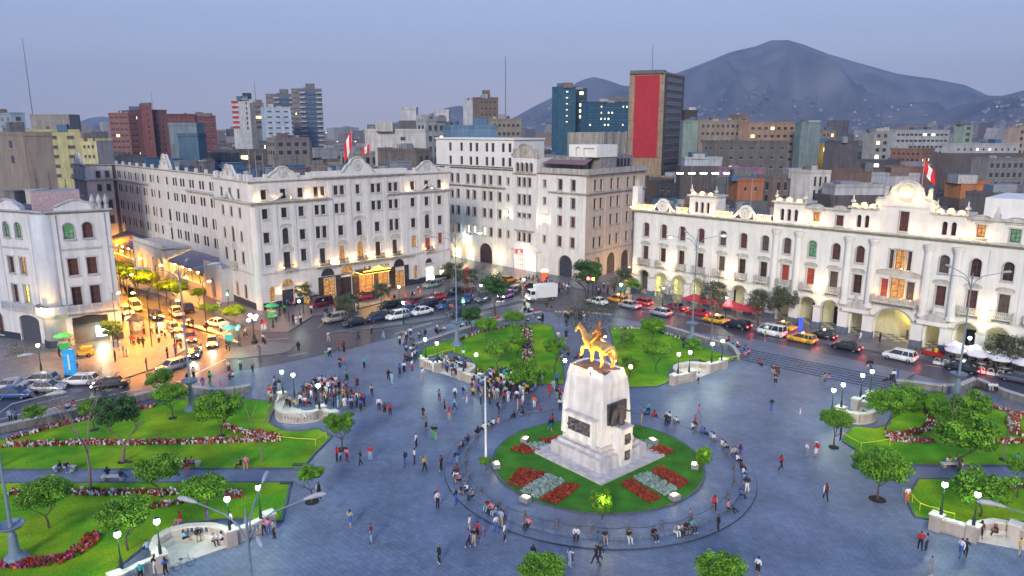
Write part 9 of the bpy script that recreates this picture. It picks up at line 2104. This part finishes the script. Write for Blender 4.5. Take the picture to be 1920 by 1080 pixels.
bench(122, 882, 0, 'pale stone bench on the left garden path under two people in jeans'); bench(213, 900, 0, 'pale stone bench at the near side of the left garden path'); bench(356, 873, 0, 'pale stone bench on the far side of the left garden path'); bench(1784, 876, 0, 'pale stone bench on the right garden path')
M_TAPE = M('yellow_tape', (.75, .68, .04), rough=.5, var=.1)
def tape(pts, lab):
 q = [P(u, v, .2) for u, v in pts]; t = thing('barrier_tape', lab, 'tape', q[0])
 for i, a in enumerate(q): mb = MB(); mb.cyl(a.x, a.y, .2, 1.0, .03, n=5); part('post', mb, M_TAPE, t)
 for a, b in zip(q[:-1], q[1:]):
  d = (b - a).normalized(); mb = MB(); m_ = (a + b) / 2
  mb.tube([(a.x, a.y, .95), (m_.x, m_.y, .88), (b.x, b.y, .95)], .045, 4); part('ribbon', mb, M_TAPE, t)
tape([(1577, 822), (1614, 843), (1668, 835)], 'yellow tape around the left tip of the right lawn'); tape([(1692, 930), (1710, 942), (1724, 958), (1757, 968), (1788, 978)], 'yellow tape along the bottom right lawn edge'); tape([(520, 830), (592, 836), (612, 822)], 'yellow tape at the right tip of the front left lawn')
tape([(800, 678), (830, 668), (852, 662)], 'yellow tape behind the central back seat'); tape([(1358, 680), (1385, 676)], 'yellow tape at the right tip of the right back lawn'); tape([(895, 700), (905, 712), (930, 718)], 'yellow tape right of the crowded central seat')
for u, v, l in ((537, 905, 'small drain grate at the tip of the bottom left lawn'), (560, 871, 'small drain grate at the end of the left garden path'), (235, 866, 'round tree pit grate under the forked tree')):
 boxthing('drain_grate', l, 'grate', u, v, .24, [('frame', M_IRON, lambda m: m.cbox(0, 0, .0, 1.2, .5, .04)), ('bar', M_KERB, lambda m: m.cbox(0, 0, .025, 1.0, .08, .02))])
M_SOIL = M('dark_soil', (.035, .03, .025), rough=1, var=.3)
for u, v, r_ in ((641, 843, .65), (585, 941, .65), (1563, 838, .55), (1645, 936, .75)):
 p = P(u, v, .12); mb = MB(); mb.lathe([(r_, .121), (r_ * .95, .14)], p.x, p.y, 16); o = link('tree_pit', mb.mesh('tree_pit', M_SOIL), kind='structure')
for t_, kind, u, v, H_, R_c in TREES:
 if v > 700 and kind != 'small' and 'lawn' in t_['label']:
  p = P(u, v, .2); mb = MB(); mb.lathe([(.5, .202), (.45, .225)], p.x, p.y, 14); link('tree_pit', mb.mesh('tree_pit', M_SOIL), kind='structure')
M_FR, M_FW = M('flag_red', (.62, .02, .03), var=.1, rough=.8), M('flag_white', (.75, .75, .75), var=.05, rough=.8)
def flag(base_, H, fz, dirx, w, h, lab, droop=.6):
 t = thing('flag', lab, 'flag', base_); mb = MB(); mb.lathe([(.08, 0), (.04, H)], n=6); lpart('pole', mb.mesh('pole', M('flagpole_grey', (.4, .4, .42)) if 'fpg' not in WINC else WINC['fpg']), t)
 for k, mat in enumerate((M_FR, M_FW, M_FR)):
  mb = MB(); g = []
  for i in range(5):
   x = (k + i / 4) * w / 3; g.append([mb.pt(dirx * x * .8, .18 * math.sin(x * 3 + j), fz - droop * x * 1.1 - j * h / 5 + .06 * math.sin(4 * x)) for j in range(6)])
  for i in range(4):
   for j in range(5): mb.face((g[i][j], g[i + 1][j], g[i + 1][j + 1], g[i][j + 1]))
  lpart('stripe', mb.mesh('stripe', mat, True), t)
b_ = HF(21.85, -1.5, 23.5); flag(b_, 9.5, 9.2, -1, 1.9, 3.4, 'red and white flag drooping over the middle gable of the hotel', 1.4)
b_ = HF(30.5, -9, 23.5); flag(b_, 7, 6.2, -1, 2.1, 1.3, 'red and white flag on the roof right of the hotel gable', .5)
b_ = DF(50.8, -3, 17.0); flag(b_, 11.6, 11.4, 1, 2.4, 1.8, 'red and white flag flying behind the great gable of the arcade palace', .9)
for i, (F_, s_, d_, z_, H_) in enumerate(((HF, 2, -4, 23.5, 6), (HF, 3.2, -4, 23.5, 5.5), (HF, 5, -5, 23.5, 5), (DF, 10.5, -3, 17, 9), (DF, 22.5, -4, 17, 7), (DF, 60.8, -6, 20, 3))):
 p = F_(s_, d_, z_); t = thing('roof_pole', ['first thin roof pole from the left above the hotel corner', 'second thin roof pole above the hotel corner', 'third thin roof pole above the hotel corner', 'pale roof pole behind the left half of the arcade palace', 'pale roof pole between the two left turrets', 'thin roof pole right of the great gable'][i], 'pole', p); mb = MB(); mb.lathe([(.06, 0), (.03, H_)], n=5); lpart('pole', mb.mesh('pole', CLM[3]), t)
def words(n): return ['', 'first', 'second', 'third', 'fourth', 'fifth', 'sixth', 'seventh', 'eighth', 'ninth', 'tenth', 'eleventh', 'twelfth', 'thirteenth', 'fourteenth'][n] if n < 15 else None
def finish(items, base_of, cat, maxw=16):
 """items: (obj, u, v); look-alikes get their order from the left"""
 d = {}
 for it in items: d.setdefault(base_of(it), []).append(it)
 for k, L in d.items():
  L.sort(key=lambda i: i['u'])
  for n, it in enumerate(L):
   lab = k
   if len(L) > 1:
    q = ('leftmost' if n == 0 else 'rightmost' if n == len(L) - 1 else words(n + 1) + ' from left') if n < 14 else 'far right one'
    lab = k + ', ' + q
   tag(it['o'], lab, cat, it.get('group') or None)
def pbase(it):
 s = 'child' if it['child'] else 'person'
 d = '%s in %s top, %s %s' % (s, CLO[it['top']][0], CLO[it['bot']][0], 'shorts' if it['shorts'] else 'trousers')
 if it['hat']: d = '%s in %s hat and %s top' % (s, CLO[it['hat']][0], CLO[it['top']][0])
 elif it['bag']: d = '%s in %s top with %s backpack' % (s, CLO[it['top']][0], CLO[it['bag']][0])
 elif it['fem']: d += ' and long hair' if len((d + it['where']).split()) < 9 else ''
 dd = d + ' ' + PDOING[it['pose']].split()[0] + ' ' + it['where']
 if len(dd.split()) > 13: dd = '%s in %s top %s %s' % (s, CLO[it['top']][0], PDOING[it['pose']].split()[0], it['where'])
 return dd
raise_people()
finish(PEOPLE, pbase, 'person')
for L, word in ((BOLS, 'stone bollard'), (CHNS, 'sagging chain')):
 its = []
 for k, o in enumerate(L):
  a = (k + (.35 if word[0] == 's' and L is BOLS else .85)) / NB * 360
  side = 'on the right of' if (a < 50 or a > 320) else 'behind' if a < 130 else 'on the left of' if a < 220 else 'at the front of'
  u, v = PX(*o.matrix_basis.translation); its.append(dict(o=o, u=u, v=v, side=side))
 d = {}
 for it in its: d.setdefault(it['side'], []).append(it)
 for s_, l_ in d.items():
  l_.sort(key=lambda i: i['u'] if s_ in ('behind', 'at the front of') else i['v'])
  for n, it in enumerate(l_):
   it['o']['label'] = '%s %s %s the round walk' % (words(n + 1), word, s_) + (' counted from the left' if s_ in ('behind', 'at the front of') else ' counted from the back')
low = [o for o in bpy.data.objects if o.get('group') == 'low blocks of the city behind']
its = []
for o in low:
 u, v = PX(*o.matrix_basis.translation); its.append(dict(o=o, u=u, k=o['label'].replace(', few windows', '').replace(', rows of windows', '').replace('behind the', 'behind'), group='low blocks of the city behind'))
finish(its, lambda i: i['k'].replace(',', ''), 'building')
bpy.data.objects['corner_house']['label'] = 'blue white three storey corner house with rounded balcony at the left edge'
